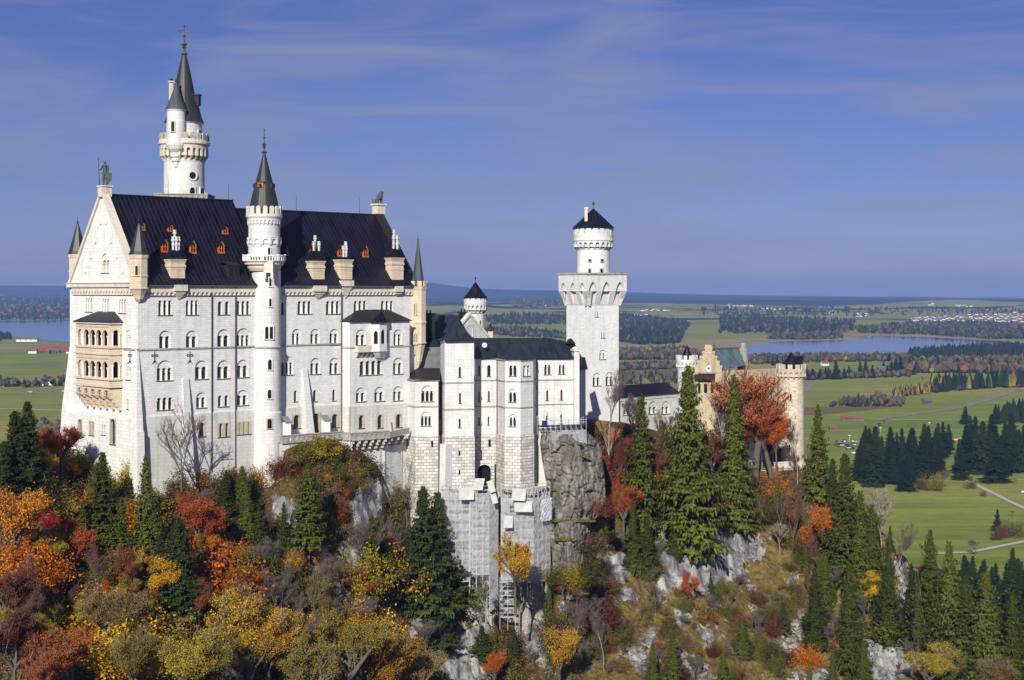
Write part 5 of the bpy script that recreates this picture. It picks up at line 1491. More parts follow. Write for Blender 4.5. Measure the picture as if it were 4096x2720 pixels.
# forecourt wall where people stand
fw = thing('forecourt_wall', 'low pale stone wall round the forecourt below the gatehouse', 'wall', P(3100, 1870, 418))
w1 = MB()
for a, b in (((2980, 421), (3045, 416)), ((3100, 415), (3212, 419))):
    f_ = FrP(*a, *b); w1.fbox(f_, 0, f_.L, -.5, 0, Z(1905, 416), Z(1852, 416)); w1.fbox(f_, -.1, f_.L + .1, -.6, .1, Z(1852, 416), Z(1848, 416))
f_ = FrP(3045, 416, 3100, 415); w1.fbox(f_, 0, f_.L, -.5, 0, Z(1910, 416), Z(1880, 416))
w1.obj('wall', 'cream_light', fw)
w2 = MB()
for k in range(12):
    x = k * f_.L / 11; w2.tube(f_.pt(x, -.2, Z(1882, 416)), f_.pt(x, -.2, Z(1862, 416)), .05, n=4)
w2.tube(f_.pt(0, -.2, Z(1862, 416)), f_.pt(f_.L, -.2, Z(1862, 416)), .06, n=4); w2.obj('railing', 'iron', fw)

# ================================================================ scaffolding below the bower
def scaffold(label, plan, y_top, y_bot, lifts, net, cover, name='scaffold'):
    s_ = thing(name, label, 'scaffold', P(plan[0][0], y_bot, plan[0][1]))
    st, pl_, nt = MB(), MB(), MB()
    dm = plan[0][1]
    zt, zb = Z(y_top, dm), Z(y_bot, dm)
    for i in range(len(plan) - 1):
        f_ = FrP(*plan[i], *plan[i + 1])
        n_ = max(1, round(f_.L / 1.6))
        for k in range(n_ + 1):
            x = k * f_.L / n_
            for o in (0, -1.1): st.tube(f_.pt(x, o, zb - 3), f_.pt(x, o, zt + 1.1), .055, n=4)
        for j in range(lifts + 1):
            z = zb + (zt - zb) * j / lifts
            for o in (0, -1.1): st.tube(f_.pt(0, o, z), f_.pt(f_.L, o, z), .055, n=4)
            st.tube(f_.pt(0, 0, z + 1.0), f_.pt(f_.L, 0, z + 1.0), .04, n=4)
            pl_.fbox(f_, 0, f_.L, -1.1, 0, z - .06, z + .0)
            if j < lifts:
                k = (j * 2 + i) % n_
                st.tube(f_.pt(k * f_.L / n_, .02, z), f_.pt((k + 1) * f_.L / n_, .02, z + (zt - zb) / lifts), .045, n=4)
        nx_, nz = max(2, int(f_.L / .8)), 12
        rnd = random.Random(i + int(plan[0][0]))
        zt2 = zb + (zt - zb) * cover
        for a in range(nx_):
            for b in range(nz):
                q = []
                for (ia, ib) in ((a, b), (a + 1, b), (a + 1, b + 1), (a, b + 1)):
                    h = noise.noise(Vector((ia * .7 + plan[i][0], ib * .6, i * 3.1)))
                    q.append(f_.pt(ia * f_.L / nx_, .14 + .16 * h, zb + (zt2 - zb) * ib / nz + .25 * h))
                if rnd.random() < .985: nt.face(q)
    if net != 'none': nt.obj('netting', net, s_)
    st.obj('tubes', 'steel', s_); pl_.obj('planks', 'plank', s_)
    return s_
scaffold('white netted scaffold climbing the cliff below the left bower base', [(1765, 336.5), (1878, 337.5)], 1958, 2330, 9, 'net', .99)
scaffold('narrow grey sheeted scaffold strip beside the dark vertical gap', [(1958, 336.8), (1992, 338.0)], 1995, 2440, 9, 'net_grey', .99)
scaffold('open white scaffold tower with many decks under the arch', [(1880, 336.2), (1957, 336.6)], 1962, 2300, 11, 'net', .96)
scaffold('white netted scaffold right of the gap behind the yellow tree', [(2005, 337.5), (2058, 336.8), (2135, 337.4), (2200, 341.5)], 1955, 2330, 9, 'net', .9)
scaffold('lower white scaffold strip on the rock left of the yellow tree', [(2000, 335.5), (2062, 335.5)], 2330, 2470, 4, 'none', .9)
gapw = MB(); f_ = FrP(1770, 338.8, 1990, 340); gapw.wall(f_, 0, f_.L, -85, Z(1950, 340)); f_ = FrP(2003, 340, 2198, 343); gapw.wall(f_, 0, f_.L, -82, Z(1950, 340))
fd = thing('foundation_wall', 'sheer pale foundation wall behind the scaffolding', 'wall', P(1990, 2200, 340)); gapw.obj('wall', 'grey_stone', fd)
# corrugated sheets hung on the scaffold
def sheet(label, corners, d):
    v = [P(x, y, dd) for (x, y), dd in zip(corners, d)]
    mb = MB()
    n = (v[1] - v[0]).cross(v[3] - v[0]).normalized() * .06
    L = (v[1] - v[0]).length; H = (v[3] - v[0]).length
    mb.face(v, 0, [(0, 0), (L, 0), (L, H), (0, H)]); mb.face([p + n for p in v], 0, [(0, 0), (L, 0), (L, H), (0, H)])
    for i in range(4): mb.face([v[i], v[(i + 1) % 4], v[(i + 1) % 4] + n, v[i] + n])
    tag(mb.obj('metal_sheet', 'sheet', None, loc=v[0]), label, 'sheet', 'white sheets on the scaffolding')
sheet('white corrugated sheet slanting just below the dark arch', [(1892, 1961), (1930, 1961), (1940, 1914), (1900, 1914)], [335, 335, 336.8, 336.8])
sheet('grey corrugated sheet leaning over the gap, upper of two', [(1962, 1973), (1984, 1965), (1968, 1920), (1946, 1928)], [335, 335, 336.6, 336.6])
sheet('grey corrugated sheet leaning over the gap, lower of two', [(1972, 2017), (1993, 2011), (1982, 1970), (1960, 1976)], [334.8, 334.8, 336, 336])
sheet('broad white corrugated sheet on top of the left scaffold', [(1838, 2000), (1896, 1999), (1896, 1952), (1836, 1952)], [335, 335, 336, 336])
sheet('brightest white sheet at the top of the right scaffold', [(2046, 2002), (2101, 2004), (2104, 1956), (2049, 1954)], [335.2, 335.2, 336.4, 336.4])
sheet('second white sheet overlapping under the brightest one', [(2058, 2048), (2129, 2049), (2128, 2005), (2058, 2005)], [335.0, 335.2, 336.4, 336.4])
sheet('cream corrugated sheet hanging lowest beside the gap', [(2014, 2112), (2050, 2112), (2053, 2064), (2016, 2064)], [335.0, 335.0, 336.2, 336.2])
# crumpled tarpaulin
tp_ = MB(); f_ = FrP(2155, 337.2, 2201, 340.5); n1, n2 = 8, 12
z1, z0 = Z(1996, 338), Z(2085, 338)
gr_ = [[f_.pt(f_.L * i / n1, .5 + .35 * noise.noise(Vector((i * .9 + j * .5, j * .25, 3))), z0 + (z1 - z0) * j / n2) for i in range(n1 + 1)] for j in range(n2 + 1)]
for j in range(n2):
    for i in range(n1): tp_.face([gr_[j][i], gr_[j][i + 1], gr_[j + 1][i + 1], gr_[j + 1][i]])
tag(tp_.obj('tarpaulin', 'tarp', None, loc=P(2178, 2085, 338)), 'crumpled white plastic tarpaulin on the right scaffold beside the rock', 'tarpaulin')
# working platform on the cliff edge
wpf = thing('work_platform', 'scaffold platform with railings on the rock edge below the square tower', 'scaffold', P(2240, 1720, 347))
f_ = FrP(2160, 346, 2345, 349)
a, b = MB(), MB()
z = Z(1703, 347)
b.fbox(f_, 0, f_.L, -2.5, 0, z - .3, z)
b.obj('deck', 'iron', wpf)
for k in range(10):
    x = k * f_.L / 9
    a.tube(f_.pt(x, 0, z - 2.2), f_.pt(x, 0, z + 1.9), .05, n=4); a.tube(f_.pt(x, -2.3, z - 2.2), f_.pt(x, -2.3, z + (1.9 if k % 3 == 0 else .2)), .05, n=4)
    a.tube(f_.pt(x, 0, z - .4), f_.pt(min(f_.L, x + 1), 0, z - 2.0), .04, n=4)
for h in (.7, 1.3, -1.2): a.tube(f_.pt(0, 0, z + h), f_.pt(f_.L, 0, z + h), .045, n=4)
c_ = f_.hit(2178, 1650)[0]
a.tube(f_.pt(c_, -.3, z), f_.pt(c_, -.3, Z(1615, 347)), .07, n=4); a.tube(f_.pt(c_, -.3, Z(1640, 347)), f_.pt(c_ - 2, .2, Z(1668, 347)), .06, n=4); a.tube(f_.pt(c_, -.3, Z(1640, 347)), f_.pt(c_ + 1.0, .2, Z(1650, 347)), .06, n=4)
a.obj('tubes', 'steel', wpf)
nn = MB()
for i in range(14):
    for j in range(5):
        g = lambda i, j: f_.pt(2.5 + i * .62, .3 + .4 * noise.noise(Vector((i * .5, j * .6, 1))) + j * .25, z - .9 - j * .62 - .5 * abs(sin(i * .5)))
        nn.face([g(i, j), g(i + 1, j), g(i + 1, j + 1), g(i, j + 1)])
nn.obj('netting', 'net_grey', wpf)
# ================================================================ castle hill: one sheet, steep face towards the gorge, plateau behind
RIDGE = np.array([  # px, py, depth of the hill's upper edge
    (-900, 2120, 285), (-300, 1980, 288), (0, 1900, 292), (200, 1845, 300), (280, 1800, 318), (400, 1790, 316), (470, 1850, 309), (520, 1950, 303), (560, 2000, 302), (640, 1960, 305),
    (725, 1915, 309), (801, 1866, 312), (855, 1873, 315), (918, 1860, 317), (975, 1850, 319.5), (1040, 1868, 320), (1100, 1862, 320), (1140, 1800, 319), (1200, 1775, 321), (1283, 1752, 324), (1346, 1764, 327), (1399, 1800, 328), (1444, 1815, 330),
    (1500, 1850, 334), (1530, 1900, 336), (1570, 2010, 339), (1640, 2040, 343), (1700, 2090, 342), (1775, 2290, 341), (1860, 2335, 341), (1940, 2400, 341.5), (2010, 2470, 342), (2100, 2420, 343), (2180, 2330, 345), (2230, 1900, 352),
    (2280, 1740, 360), (2350, 1700, 374), (2480, 1708, 384), (2600, 1740, 392), (2760, 1790, 400), (2900, 1840, 408), (2990, 1880, 414), (3100, 1890, 414), (3212, 1880, 416), (3290, 1900, 414), (3400, 1985, 408), (3520, 2120, 400), (3650, 2260, 392), (3800, 2420, 384), (3950, 2540, 376), (4096, 2640, 370), (4500, 2880, 356), (5200, 3300, 340)])
BOT = np.array([(-900, 190), (0, 195), (600, 205), (1200, 232), (1700, 250), (2100, 262), (2600, 272), (3200, 285), (3700, 292), (4200, 292), (5200, 285)])
PYB = 3150.0
GEXP = np.array([(-900, 1.0), (600, 1.0), (1100, 1.35), (1700, 1.6), (2300, 1.5), (2700, 1.15), (5200, 1.1)])
def ridge(px): return np.interp(px, RIDGE[:, 0], RIDGE[:, 1]), np.interp(px, RIDGE[:, 0], RIDGE[:, 2])
def hill_depth(px, py):
    pr, dr = ridge(px); db = np.interp(px, BOT[:, 0], BOT[:, 1]); ge = np.interp(px, GEXP[:, 0], GEXP[:, 1])
    t = np.clip((py - pr) / (PYB + 250 - pr), 0, 1.3)
    return dr + (db - dr) * t ** ge
def ground(px, py, sink=0.0):
    p = P(px, py, float(hill_depth(px, py)))
    p.z -= sink
    return p
# patches where bare limestone shows: px, py, half width, half height, strength
ROCKS = [(2810, 2200, 190, 170, 1.0), (2700, 2290, 90, 90, .9), (2960, 2190, 90, 90, .8), (2495, 2255, 75, 70, 1.0), (2500, 2400, 70, 25, 1.0), (2560, 2650, 60, 90, .8), (2760, 2640, 60, 70, .6), (2830, 2720, 80, 60, .6),
         (1475, 1985, 58, 115, 1.4), (1442, 2195, 45, 105, 1.4), (1365, 2395, 85, 70, 1.1), (1668, 2480, 40, 60, .9), (1860, 2620, 110, 130, 1.1), (1890, 2420, 60, 60, 1.0), (1300, 2280, 60, 90, .8), (1180, 2080, 45, 90, .95), (1125, 2130, 35, 110, .95), (1600, 2300, 30, 80, .4),
         (3620, 2350, 55, 110, 1.0), (3540, 2620, 110, 130, .9), (3180, 2560, 90, 90, .6), (3230, 2450, 40, 60, .6), (3250, 2700, 90, 60, .7), (120, 1960, 60, 30, .9), (380, 1830, 50, 35, .9), (190, 2060, 40, 50, .6), (580, 2060, 60, 40, .8),
         (2150, 2560, 120, 120, .75), (2060, 2480, 60, 80, .8), (2280, 2380, 40, 50, .7), (640, 1990, 50, 40, .7), (2950, 2300, 60, 60, .7), (3020, 2240, 60, 30, .7), (1060, 2480, 40, 60, .5), (2400, 2160, 60, 60, .5), (2720, 2470, 90, 25, .7), (2840, 2535, 70, 40, .7), (2620, 2560, 40, 40, .6), (3050, 2420, 40, 40, .5), (2900, 2440, 30, 30, .6), (3150, 2330, 30, 30, .6), (2660, 2400, 40, 25, .5)]
def rockiness(px, py):
    px, py = (px + 26 * np.sin(py / 29 + 1.4 * np.sin(px / 41)) + 13 * np.sin(px / 11 + py / 17) + 7 * np.sin(py / 7.3 - px / 9.1),
              py + 24 * np.sin(px / 33 + 1.2 * np.sin(py / 37)) + 12 * np.sin(px / 15 - py / 12) + 7 * np.sin(px / 6.7 + py / 8.3))
    r = np.zeros_like(px)
    for (x, y, a, b, s) in ROCKS:
        q = ((px - x) / a) ** 2 + ((py - y) / b) ** 2
        r = np.maximum(r, s * np.clip(1.5 - q, 0, 1))
    return r
def fbm(v, o=4, lac=2.0, g=0.5):
    a, s, f = 1.0, 0.0, 1.0
    for _ in range(o):
        s += a * noise.noise(v * f); a *= g; f *= lac
    return s
def grid_mesh(name, V, nr, nc, mats, label=None, attrs=None, smooth=True):
    me = bpy.data.meshes.new(name)
    idx = np.arange(nr * nc).reshape(nr, nc)
    f = np.stack([idx[:-1, :-1], idx[:-1, 1:], idx[1:, 1:], idx[1:, :-1]], -1).reshape(-1, 4)
    me.vertices.add(len(V)); me.vertices.foreach_set('co', V.astype(np.float32).ravel())
    me.loops.add(f.size); me.loops.foreach_set('vertex_index', f.astype(np.int32).ravel())
    me.polygons.add(len(f)); me.polygons.foreach_set('loop_start', np.arange(0, f.size, 4, dtype=np.int32))
    me.update(calc_edges=True); me.validate()
    me.polygons.foreach_set('use_smooth', [smooth] * len(me.polygons))
    for k, v in (attrs or {}).items():
        a = me.attributes.new(k, 'FLOAT', 'POINT'); a.data.foreach_set('value', v.astype(np.float32).ravel())
    for m in mats: me.materials.append(m)
    o = bpy.data.objects.new(name, me); COL.objects.link(o); o['kind'] = 'structure'
    return o
VZ = -135.0      # valley floor
t = NT('hillside')
pos = t.geo('Position')
at = t.new('ShaderNodeAttribute'); at.attribute_name = 'rock'
at2 = t.new('ShaderNodeAttribute'); at2.attribute_name = 'meadow'
nz1 = t.noise(pos, 0.22, 6, 0.62); nz2 = t.noise(pos, 0.9, 5, 0.65); nz3 = t.noise(pos, 0.06, 4, 0.6)
soil = t.ramp(nz1, [(0.30, (0.025, 0.017, 0.010)), (0.44, (0.060, 0.040, 0.018)), (0.56, (0.115, 0.080, 0.032)), (0.70, (0.060, 0.062, 0.016))])
grass = t.ramp(nz1, [(0.30, (0.085, 0.052, 0.020)), (0.44, (0.165, 0.110, 0.036)), (0.56, (0.19, 0.145, 0.040)), (0.68, (0.105, 0.100, 0.022))])
veg = t.mix(at2.outputs['Fac'], soil, grass)
veg = t.mix(0.8, veg, t.ramp(nz2, [(0.30, 0.25), (0.5, 0.95), (0.70, 1.45)]), 'MULTIPLY')
rst = t.mapping(pos, (1, 1, .28))
rk1 = t.noise(rst, 0.30, 7, 0.70, 0.6)
vo = t.new('ShaderNodeTexVoronoi'); vo.feature = 'DISTANCE_TO_EDGE'; vo.inputs['Scale'].default_value = 0.42; t.link(t.mapping(pos, (1, 1, .55), (.3, .2, 0)), vo.inputs['Vector'])
rock = t.ramp(rk1, [(0.33, (0.075, 0.072, 0.08)), (0.44, (0.20, 0.195, 0.205)), (0.55, (0.36, 0.345, 0.335)), (0.68, (0.56, 0.52, 0.46))])
rock = t.mix(0.45, rock, t.ramp(vo.outputs[0], [(0.0, 0.35), (0.12, 1.0)]), 'MULTIPLY')
rmask = t.ramp(t.math('ADD', at.outputs['Fac'], t.math('MULTIPLY', t.math('SUBTRACT', nz2, 0.5), 2.9)), [(0.46, 0.0), (0.58, 1.0)])
colr = t.mix(rmask, veg, rock)
hgt = t.math('ADD', t.math('MULTIPLY', rk1, 1.2), t.math('MULTIPLY', nz2, 0.8))
M['hillside'] = t.done(t.bsdf(colr, 0.95, 0.1, t.bump(hgt, 0.9, 0.9)))

cols = np.concatenate([np.arange(-900, 0, 40), np.arange(0, 4100, 9), np.arange(4100, 5200, 40)]).astype(float)
NT_ = 118
rows = np.linspace(0, 1, NT_) ** 1.0
VV, RK, MD = [], [], []
back = [(300, VZ - 12, True), (150, None, False), (60, None, False), (25, None, False)]
allrows = []
pr, dr = ridge(cols)
zr = (Y0 - pr) / F * dr
def addrow(px, d, z, rk, md):
    allrows.append(np.stack([(px - CX) / F * d, d, z], -1)); RK.append(rk); MD.append(md)
zero = np.zeros_like(cols)
drop = np.clip((cols - 3200) / 400, 0, 1)
addrow(cols, dr + 420, np.full_like(cols, VZ - 8), zero, zero)
addrow(cols, dr + 200, np.minimum(VZ + 20, zr - 30) * .6 + (VZ) * .4, zero, zero)
addrow(cols, dr + 90, zr - 12 - 20 * drop, zero, zero)
addrow(cols, dr + 45, zr - 1 - 12 * drop, zero, zero)
addrow(cols, dr + 12, zr - 0.3 - 3 * drop, zero, zero)
for tt in rows:
    py = pr + (PYB - pr) * tt
    d = hill_depth(cols, py)
    rk = rockiness(cols, py)
    md = np.clip((cols - 2150) / 250, 0, 1) * np.clip((py - 2060) / 120, 0, 1) + .35 * np.exp(-((cols - 1250) / 250) ** 2) * np.clip((2300 - py) / 200, 0, 1)
    addrow(cols, d, (Y0 - py) / F * d, rk, np.clip(md, 0, 1))
dlast = hill_depth(cols, np.full_like(cols, PYB))
addrow(cols, dlast - 18, (Y0 - PYB) / F * dlast - 14, zero, zero)
addrow(cols, dlast - 55, np.full_like(cols, VZ - 10), zero, zero)
addrow(cols, dlast - 120, np.full_like(cols, VZ - 10), zero, zero)
V = np.stack(allrows, 0); nr, nc = V.shape[:2]
RKa, MDa = np.stack(RK, 0), np.stack(MD, 0)
for i in range(4, nr - 3):
    for j in range(nc):
        p = Vector(V[i, j]); r = RKa[i, j]
        a = fbm(p * 0.10, 3) * 1.1 + (fbm(Vector((p.x * .32, p.y * .32, p.z * .16)), 4) * (0.5 + 1.5 * r))
        if r > .3:      # ledges and clefts in the rock
            a += (abs(noise.noise(Vector((p.x * .45, p.y * .2, p.z * .12)))) - .25) * 2.6 * r
        e = min(1.0, (i - 4) / 5)
        V[i, j, 1] -= a * .8 * e; V[i, j, 2] += a * .55 * e
hill = grid_mesh('castle_hill', V.reshape(-1, 3), nr, nc, [M['hillside']], None, {'rock': RKa, 'meadow': MDa})

# ---- the big grey rock wall below the square tower
t = NT('grey_cliff')
pos = t.geo('Position')
n1 = t.noise(t.mapping(pos, (1, 1, .22)), 0.55, 7, .68, .4); n2 = t.noise(pos, 1.6, 5, .65); n3 = t.noise(pos, .14, 4, .6)
c = t.ramp(n1, [(.32, (.045, .038, .034)), (.44, (.145, .130, .115)), (.55, (.255, .235, .205)), (.68, (.42, .39, .345))])
c = t.mix(t.ramp(n3, [(.42, 0.0), (.62, .75)]), c, (.15, .13, .11), 'MIX')
c = t.mix(.5, c, t.ramp(n2, [(.3, .55), (.7, 1.2)]), 'MULTIPLY')
M['cliff'] = t.done(t.bsdf(c, .9, .15, t.bump(t.math('ADD', n1, t.math('MULTIPLY', n2, .5)), 1.0, .7)))
t = NT('rock_grass'); n = t.noise(t.geo('Position'), 1.1, 5, .65)
M['rockgrass'] = t.done(t.bsdf(t.ramp(n, [(.3, (.035, .026, .012)), (.5, (.12, .115, .022)), (.7, (.20, .19, .04))]), .95, .05, t.bump(n, 1.0, .4)))
CL = [  # py, left px, right px, depth left, mid, right
    (1715, 2190, 2330, 352, 351, 357), (1740, 2164, 2365, 347.5, 346.5, 354), (1775, 2160, 2398, 346.8, 345, 353), (1840, 2168, 2412, 346.2, 343.6, 352), (1930, 2184, 2420, 345.6, 342.6, 351), (2020, 2196, 2424, 345, 341.8, 350), (2075, 2200, 2385, 344.6, 341.2, 348.5), (2084, 2200, 2372, 343.5, 339.6, 347),
    (2092, 2200, 2362, 342.2, 338.2, 345.5), (2150, 2202, 2358, 342, 337.8, 345), (2156, 2203, 2352, 340.8, 336.6, 344.5), (2270, 2212, 2345, 340, 335.8, 344), (2400, 2225, 2330, 339, 334.5, 343)]
ca = np.array(CL, float)
nr_, nc_ = 170, 90
Vc = np.zeros((nr_, nc_, 3))
for i in range(nr_):
    py = 1715 + (2400 - 1715) * i / (nr_ - 1)
    l, r, dl, dm, drr = [np.interp(py, ca[:, 0], ca[:, k]) for k in range(1, 6)]
    for j in range(nc_):
        u = -0.12 + 1.24 * j / (nc_ - 1)
        uc = min(1, max(0, u))
        d = dl + (dm - dl) * min(1, uc * 2.2) if uc < .4545 else dm + (drr - dm) * ((uc - .4545) / .5455) ** 1.6
        if u < 0: d += -u * 60
        if u > 1: d += (u - 1) * 90
        px = l + (r - l) * uc
        p = P(px, py, d)
        a = fbm(Vector((p.x * .16, p.y * .16, p.z * .05)), 4) * 1.2 + fbm(p * .5, 4) * .55 + abs(noise.noise(p * .9)) * .5
        for sx, sz, am in ((.33, .06, 9), (.8, .16, 5), (.22, .5, 6)):
            cr = abs(noise.noise(Vector((p.x * sx + 4 + .6 * noise.noise(p * .3), .3, p.z * sz)))); a -= max(0, .10 - cr) * am
        bl = noise.cell(Vector((p.x * .42 + .5 * noise.noise(p * .4), 0, p.z * .30 + .5 * noise.noise(p * .35 + Vector((9, 0, 0)))))); a += .75 * bl
        p.y -= a
        Vc[i, j] = p
cliff = grid_mesh('rock_cliff', Vc.reshape(-1, 3), nr_, nc_, [M['cliff']])
gb = MB()
def grass_ledge(px0, px1, py, d, th=.5, dep=2.0):
    n = max(4, int((px1 - px0) / 7))
    rnd = random.Random(int(px0 + py))
    for k in range(n * 26):
        u = rnd.random(); dx = rnd.random()
        b = P(px0 + (px1 - px0) * u, py + 2, d - dx * dep); w = rnd.uniform(.08, .2); h = rnd.uniform(.25, .8) * th * 1.6 * (1 - abs(u - .5) * .9)
        l = Vector((rnd.uniform(-.3, .3), rnd.uniform(-.5, .1), 0))
        gb.face([b - Vector((w, 0, .3)), b + Vector((w, 0, -.3)), b + l + Vector((0, 0, h))])
for q in ((2205, 2382, 2081, 344, .5, 4), (2218, 2290, 2157, 339, .7, 2.6), (2222, 2278, 1858, 346, .5, 2.0), (2326, 2360, 1822, 346, .5, 2.0), (2208, 2240, 1768, 347.5, .4, 1.6), (2285, 2330, 1772, 346.6, .4, 1.6), (2190, 2224, 1956, 346, .6, 1.6), (2276, 2302, 1942, 344, .5, 1.2)): grass_ledge(*q)
tag(gb.obj('ledge_grass', 'rockgrass', None), 'olive grass tufts on the ledges of the big grey rock', 'grass', kind='stuff')

# ================================================================ the valley: fields, hills, lakes, roads
FAR = np.array([(-4000, 1150), (-800, 1146), (0, 1142), (230, 1143), (420, 1150), (900, 1152), (1500, 1150), (1640, 1133), (1720, 1131), (1800, 1141), (1900, 1153), (2000, 1158), (2300, 1163), (2500, 1168), (2700, 1175), (3000, 1181), (3150, 1183), (3300, 1184), (3450, 1187), (3560, 1186), (3700, 1187), (3850, 1191), (4000, 1189), (4096, 1193), (5000, 1188), (8500, 1180)])
px_ = np.concatenate([np.arange(-4000, -200, 120), np.arange(-200, 4300, 16), np.arange(4300, 8500, 120)]).astype(float)
dd_ = np.concatenate([np.geomspace(260, 5200, 60), np.geomspace(5400, 23000, 110), [23500, 24600]])
Vg = np.zeros((len(dd_), len(px_), 3)); HL = np.zeros((len(dd_), len(px_)))
def sm(a, b, x):
    u = min(1, max(0, (x - a) / (b - a))); return u * u * (3 - 2 * u)
def valley_h(px, d):
    x = (px - CX) / F * d
    start = 6900 if px < 420 else (5000 + 600 * sm(2400, 3400, px))
    r = sm(start, start + 4000, d)
    if r <= 0 and d < 12000: return 0.0
    n = noise.noise(Vector((x / 1300, d / 620, 1.3))) * .75 + noise.noise(Vector((x / 520, d / 330, 4.0))) * .34 + noise.noise(Vector((x / 3800, d / 2200, 7.0))) * .8
    h = r * (34 + 50 * n)
    zf = (Y0 - np.interp(px, FAR[:, 0], FAR[:, 1])) / F * 22500 - VZ
    rr = sm(11500, 22500, d)
    h = h * (1 - rr) + zf * (.35 * rr + .65 * rr ** 3) * (1.0 if rr > 0 else 0)
    if d < 22400: h += rr * (1 - rr) * 230 * noise.noise(Vector((x / 2600, d / 1300, 9.0)))
    if d > 22600: h = zf - (d - 22500) * .03
    return h
for i, d in enumerate(dd_):
    for j, px in enumerate(px_):
        h = valley_h(px, d)
        Vg[i, j] = ((px - CX) / F * d, d, VZ + h)
t = NT('valley_fields')
pos = t.geo('Position')
mp = t.mapping(pos, (.0011, .0026, 0))
v1 = t.new('ShaderNodeTexVoronoi'); v1.inputs['Scale'].default_value = 1.6; t.link(mp, v1.inputs['Vector'])
n1 = t.noise(t.mapping(pos, (.0009, .0022, 0)), 1.3, 5, .6, .4)
n2 = t.noise(t.mapping(pos, (.010, .030, 0)), 1.0, 4, .6)
n3 = t.noise(t.mapping(pos, (.004, .05, 0), (0, 0, .12)), 1.0, 3, .6)
sepc = t.new('ShaderNodeSeparateColor'); t.link(v1.outputs['Color'], sepc.inputs[0])
field = t.ramp(sepc.outputs[0], [(.0, (.075, .125, .024)), (.25, (.115, .150, .034)), (.45, (.088, .140, .026)), (.6, (.16, .15, .045)), (.75, (.080, .130, .026)), (.93, (.19, .15, .06))])
field = t.mix(.65, field, t.ramp(n1, [(.36, (.078, .125, .024)), (.5, (.110, .145, .032)), (.64, (.165, .150, .05))]))
field = t.mix(.55, field, t.ramp(n2, [(.3, .75), (.7, 1.2)]), 'MULTIPLY')
field = t.mix(.5, field, t.ramp(n3, [(.35, .75), (.65, 1.15)]), 'MULTIPLY')
sp_ = t.new('ShaderNodeSeparateXYZ'); t.link(pos, sp_.inputs[0])
fw_ = t.noise(t.mapping(pos, (.0007, .0018, 0)), 1.7, 6, .62, .3)
far_ = t.new('ShaderNodeMapRange'); far_.inputs['From Min'].default_value = 9500; far_.inputs['From Max'].default_value = 15000; far_.inputs['To Min'].default_value = 0; far_.inputs['To Max'].default_value = .40; t.link(sp_.outputs[1], far_.inputs[0])
nearoff = t.new('ShaderNodeMapRange'); nearoff.inputs['From Min'].default_value = 5200; nearoff.inputs['From Max'].default_value = 6800; nearoff.inputs['To Min'].default_value = -.5; nearoff.inputs['To Max'].default_value = .03; t.link(sp_.outputs[1], nearoff.inputs[0])
wood = t.ramp(t.math('ADD', t.math('ADD', fw_, far_.outputs[0]), nearoff.outputs[0]), [(.575, 0.0), (.59, 1.0)])
woodc = t.ramp(t.noise(pos, .006, 5, .7), [(.3, (.010, .018, .012)), (.55, (.022, .032, .015)), (.72, (.075, .048, .022))])
stripe = t.ramp(t.noise(t.mapping(pos, (.0012, .055, 0), (0, 0, -.10)), 1.0, 3, .6), [(.38, .82), (.5, 1.0), (.62, 1.18)])
field = t.mix(.5, field, stripe, 'MULTIPLY')
speck = t.ramp(t.noise(t.mapping(pos, (.06, .16, 0)), 1.0, 5, .7), [(.32, .7), (.68, 1.25)])
field = t.mix(.7, field, speck, 'MULTIPLY')
field = t.mix(1.0, field, (1.98, 1.70, 1.62), 'MULTIPLY')
M['valley'] = t.done(t.bsdf(t.mix(wood, field, woodc), .95, .05))
valley = grid_mesh('valley_ground', Vg.reshape(-1, 3), len(dd_), len(px_), [M['valley']])

def plain_pt(px, py, lift=0.0):
    """point of the valley ground seen at a pixel (flat part exact, hills by marching)"""
    d = VZ * F / (Y0 - py) if py > Y0 + 25 else 16000.0
    if d < 4900: return Vector(((px - CX) / F * d, d, VZ + lift))
    k = 4800.0
    while k < 22500:
        z = VZ + valley_h(px, k)
        if (Y0 - z / k * F) <= py: break
        k *= 1.012
    return Vector(((px - CX) / F * k, k, VZ + valley_h(px, k) + lift))
def sheet_poly(name, pts, lift, mat, label=None):
    mb = MB(); mb.face([plain_pt(x, y, lift) for x, y in pts]); o = mb.obj(name, mat, None); o['kind'] = 'structure'; return o
def strip(name, pts, w, lift, mat):
    mb = MB(); q = [plain_pt(x, y, lift) for x, y in pts]
    L, Rr = [], []
    for i, p in enumerate(q):
        a, b = q[max(0, i - 1)], q[min(len(q) - 1, i + 1)]
        n = Vector((-(b - a).y, (b - a).x, 0)).normalized() * w / 2
        L.append(p + n); Rr.append(p - n)
    for i in range(len(q) - 1): mb.face([Rr[i], Rr[i + 1], L[i + 1], L[i]])
    o = mb.obj(name, mat, None); o['kind'] = 'structure'; return o
t = NT('lake_water'); n = t.noise(t.mapping(t.geo('Position'), (.05, .15, 1)), 1.0, 3)
M['water'] = t.done(t.bsdf((.012, .030, .085), .08, .5, t.bump(n, .15, .3)))
M['reed'] = m_plain('reed_bed', (.30, .235, .13), .95, .05, .3, .01)
M['gravel'] = m_plain('pale_gravel', (.46, .43, .38), .9, .1, .15, .05)
M['track'] = m_plain('farm_track', (.24, .225, .19), .9, .1, .2, .05)
M['brownfield'] = m_plain('brown_meadow', (.17, .125, .06), .95, .05, .3, .004)
sheet_poly('reed_bed', [(2420, 1392), (2560, 1372), (2850, 1366), (2960, 1352), (3340, 1350), (3400, 1330), (3470, 1336), (3660, 1338), (3870, 1347), (4096, 1362), (4600, 1370), (4600, 1400), (3000, 1412), (2940, 1395), (2560, 1408)], .4, 'reed')
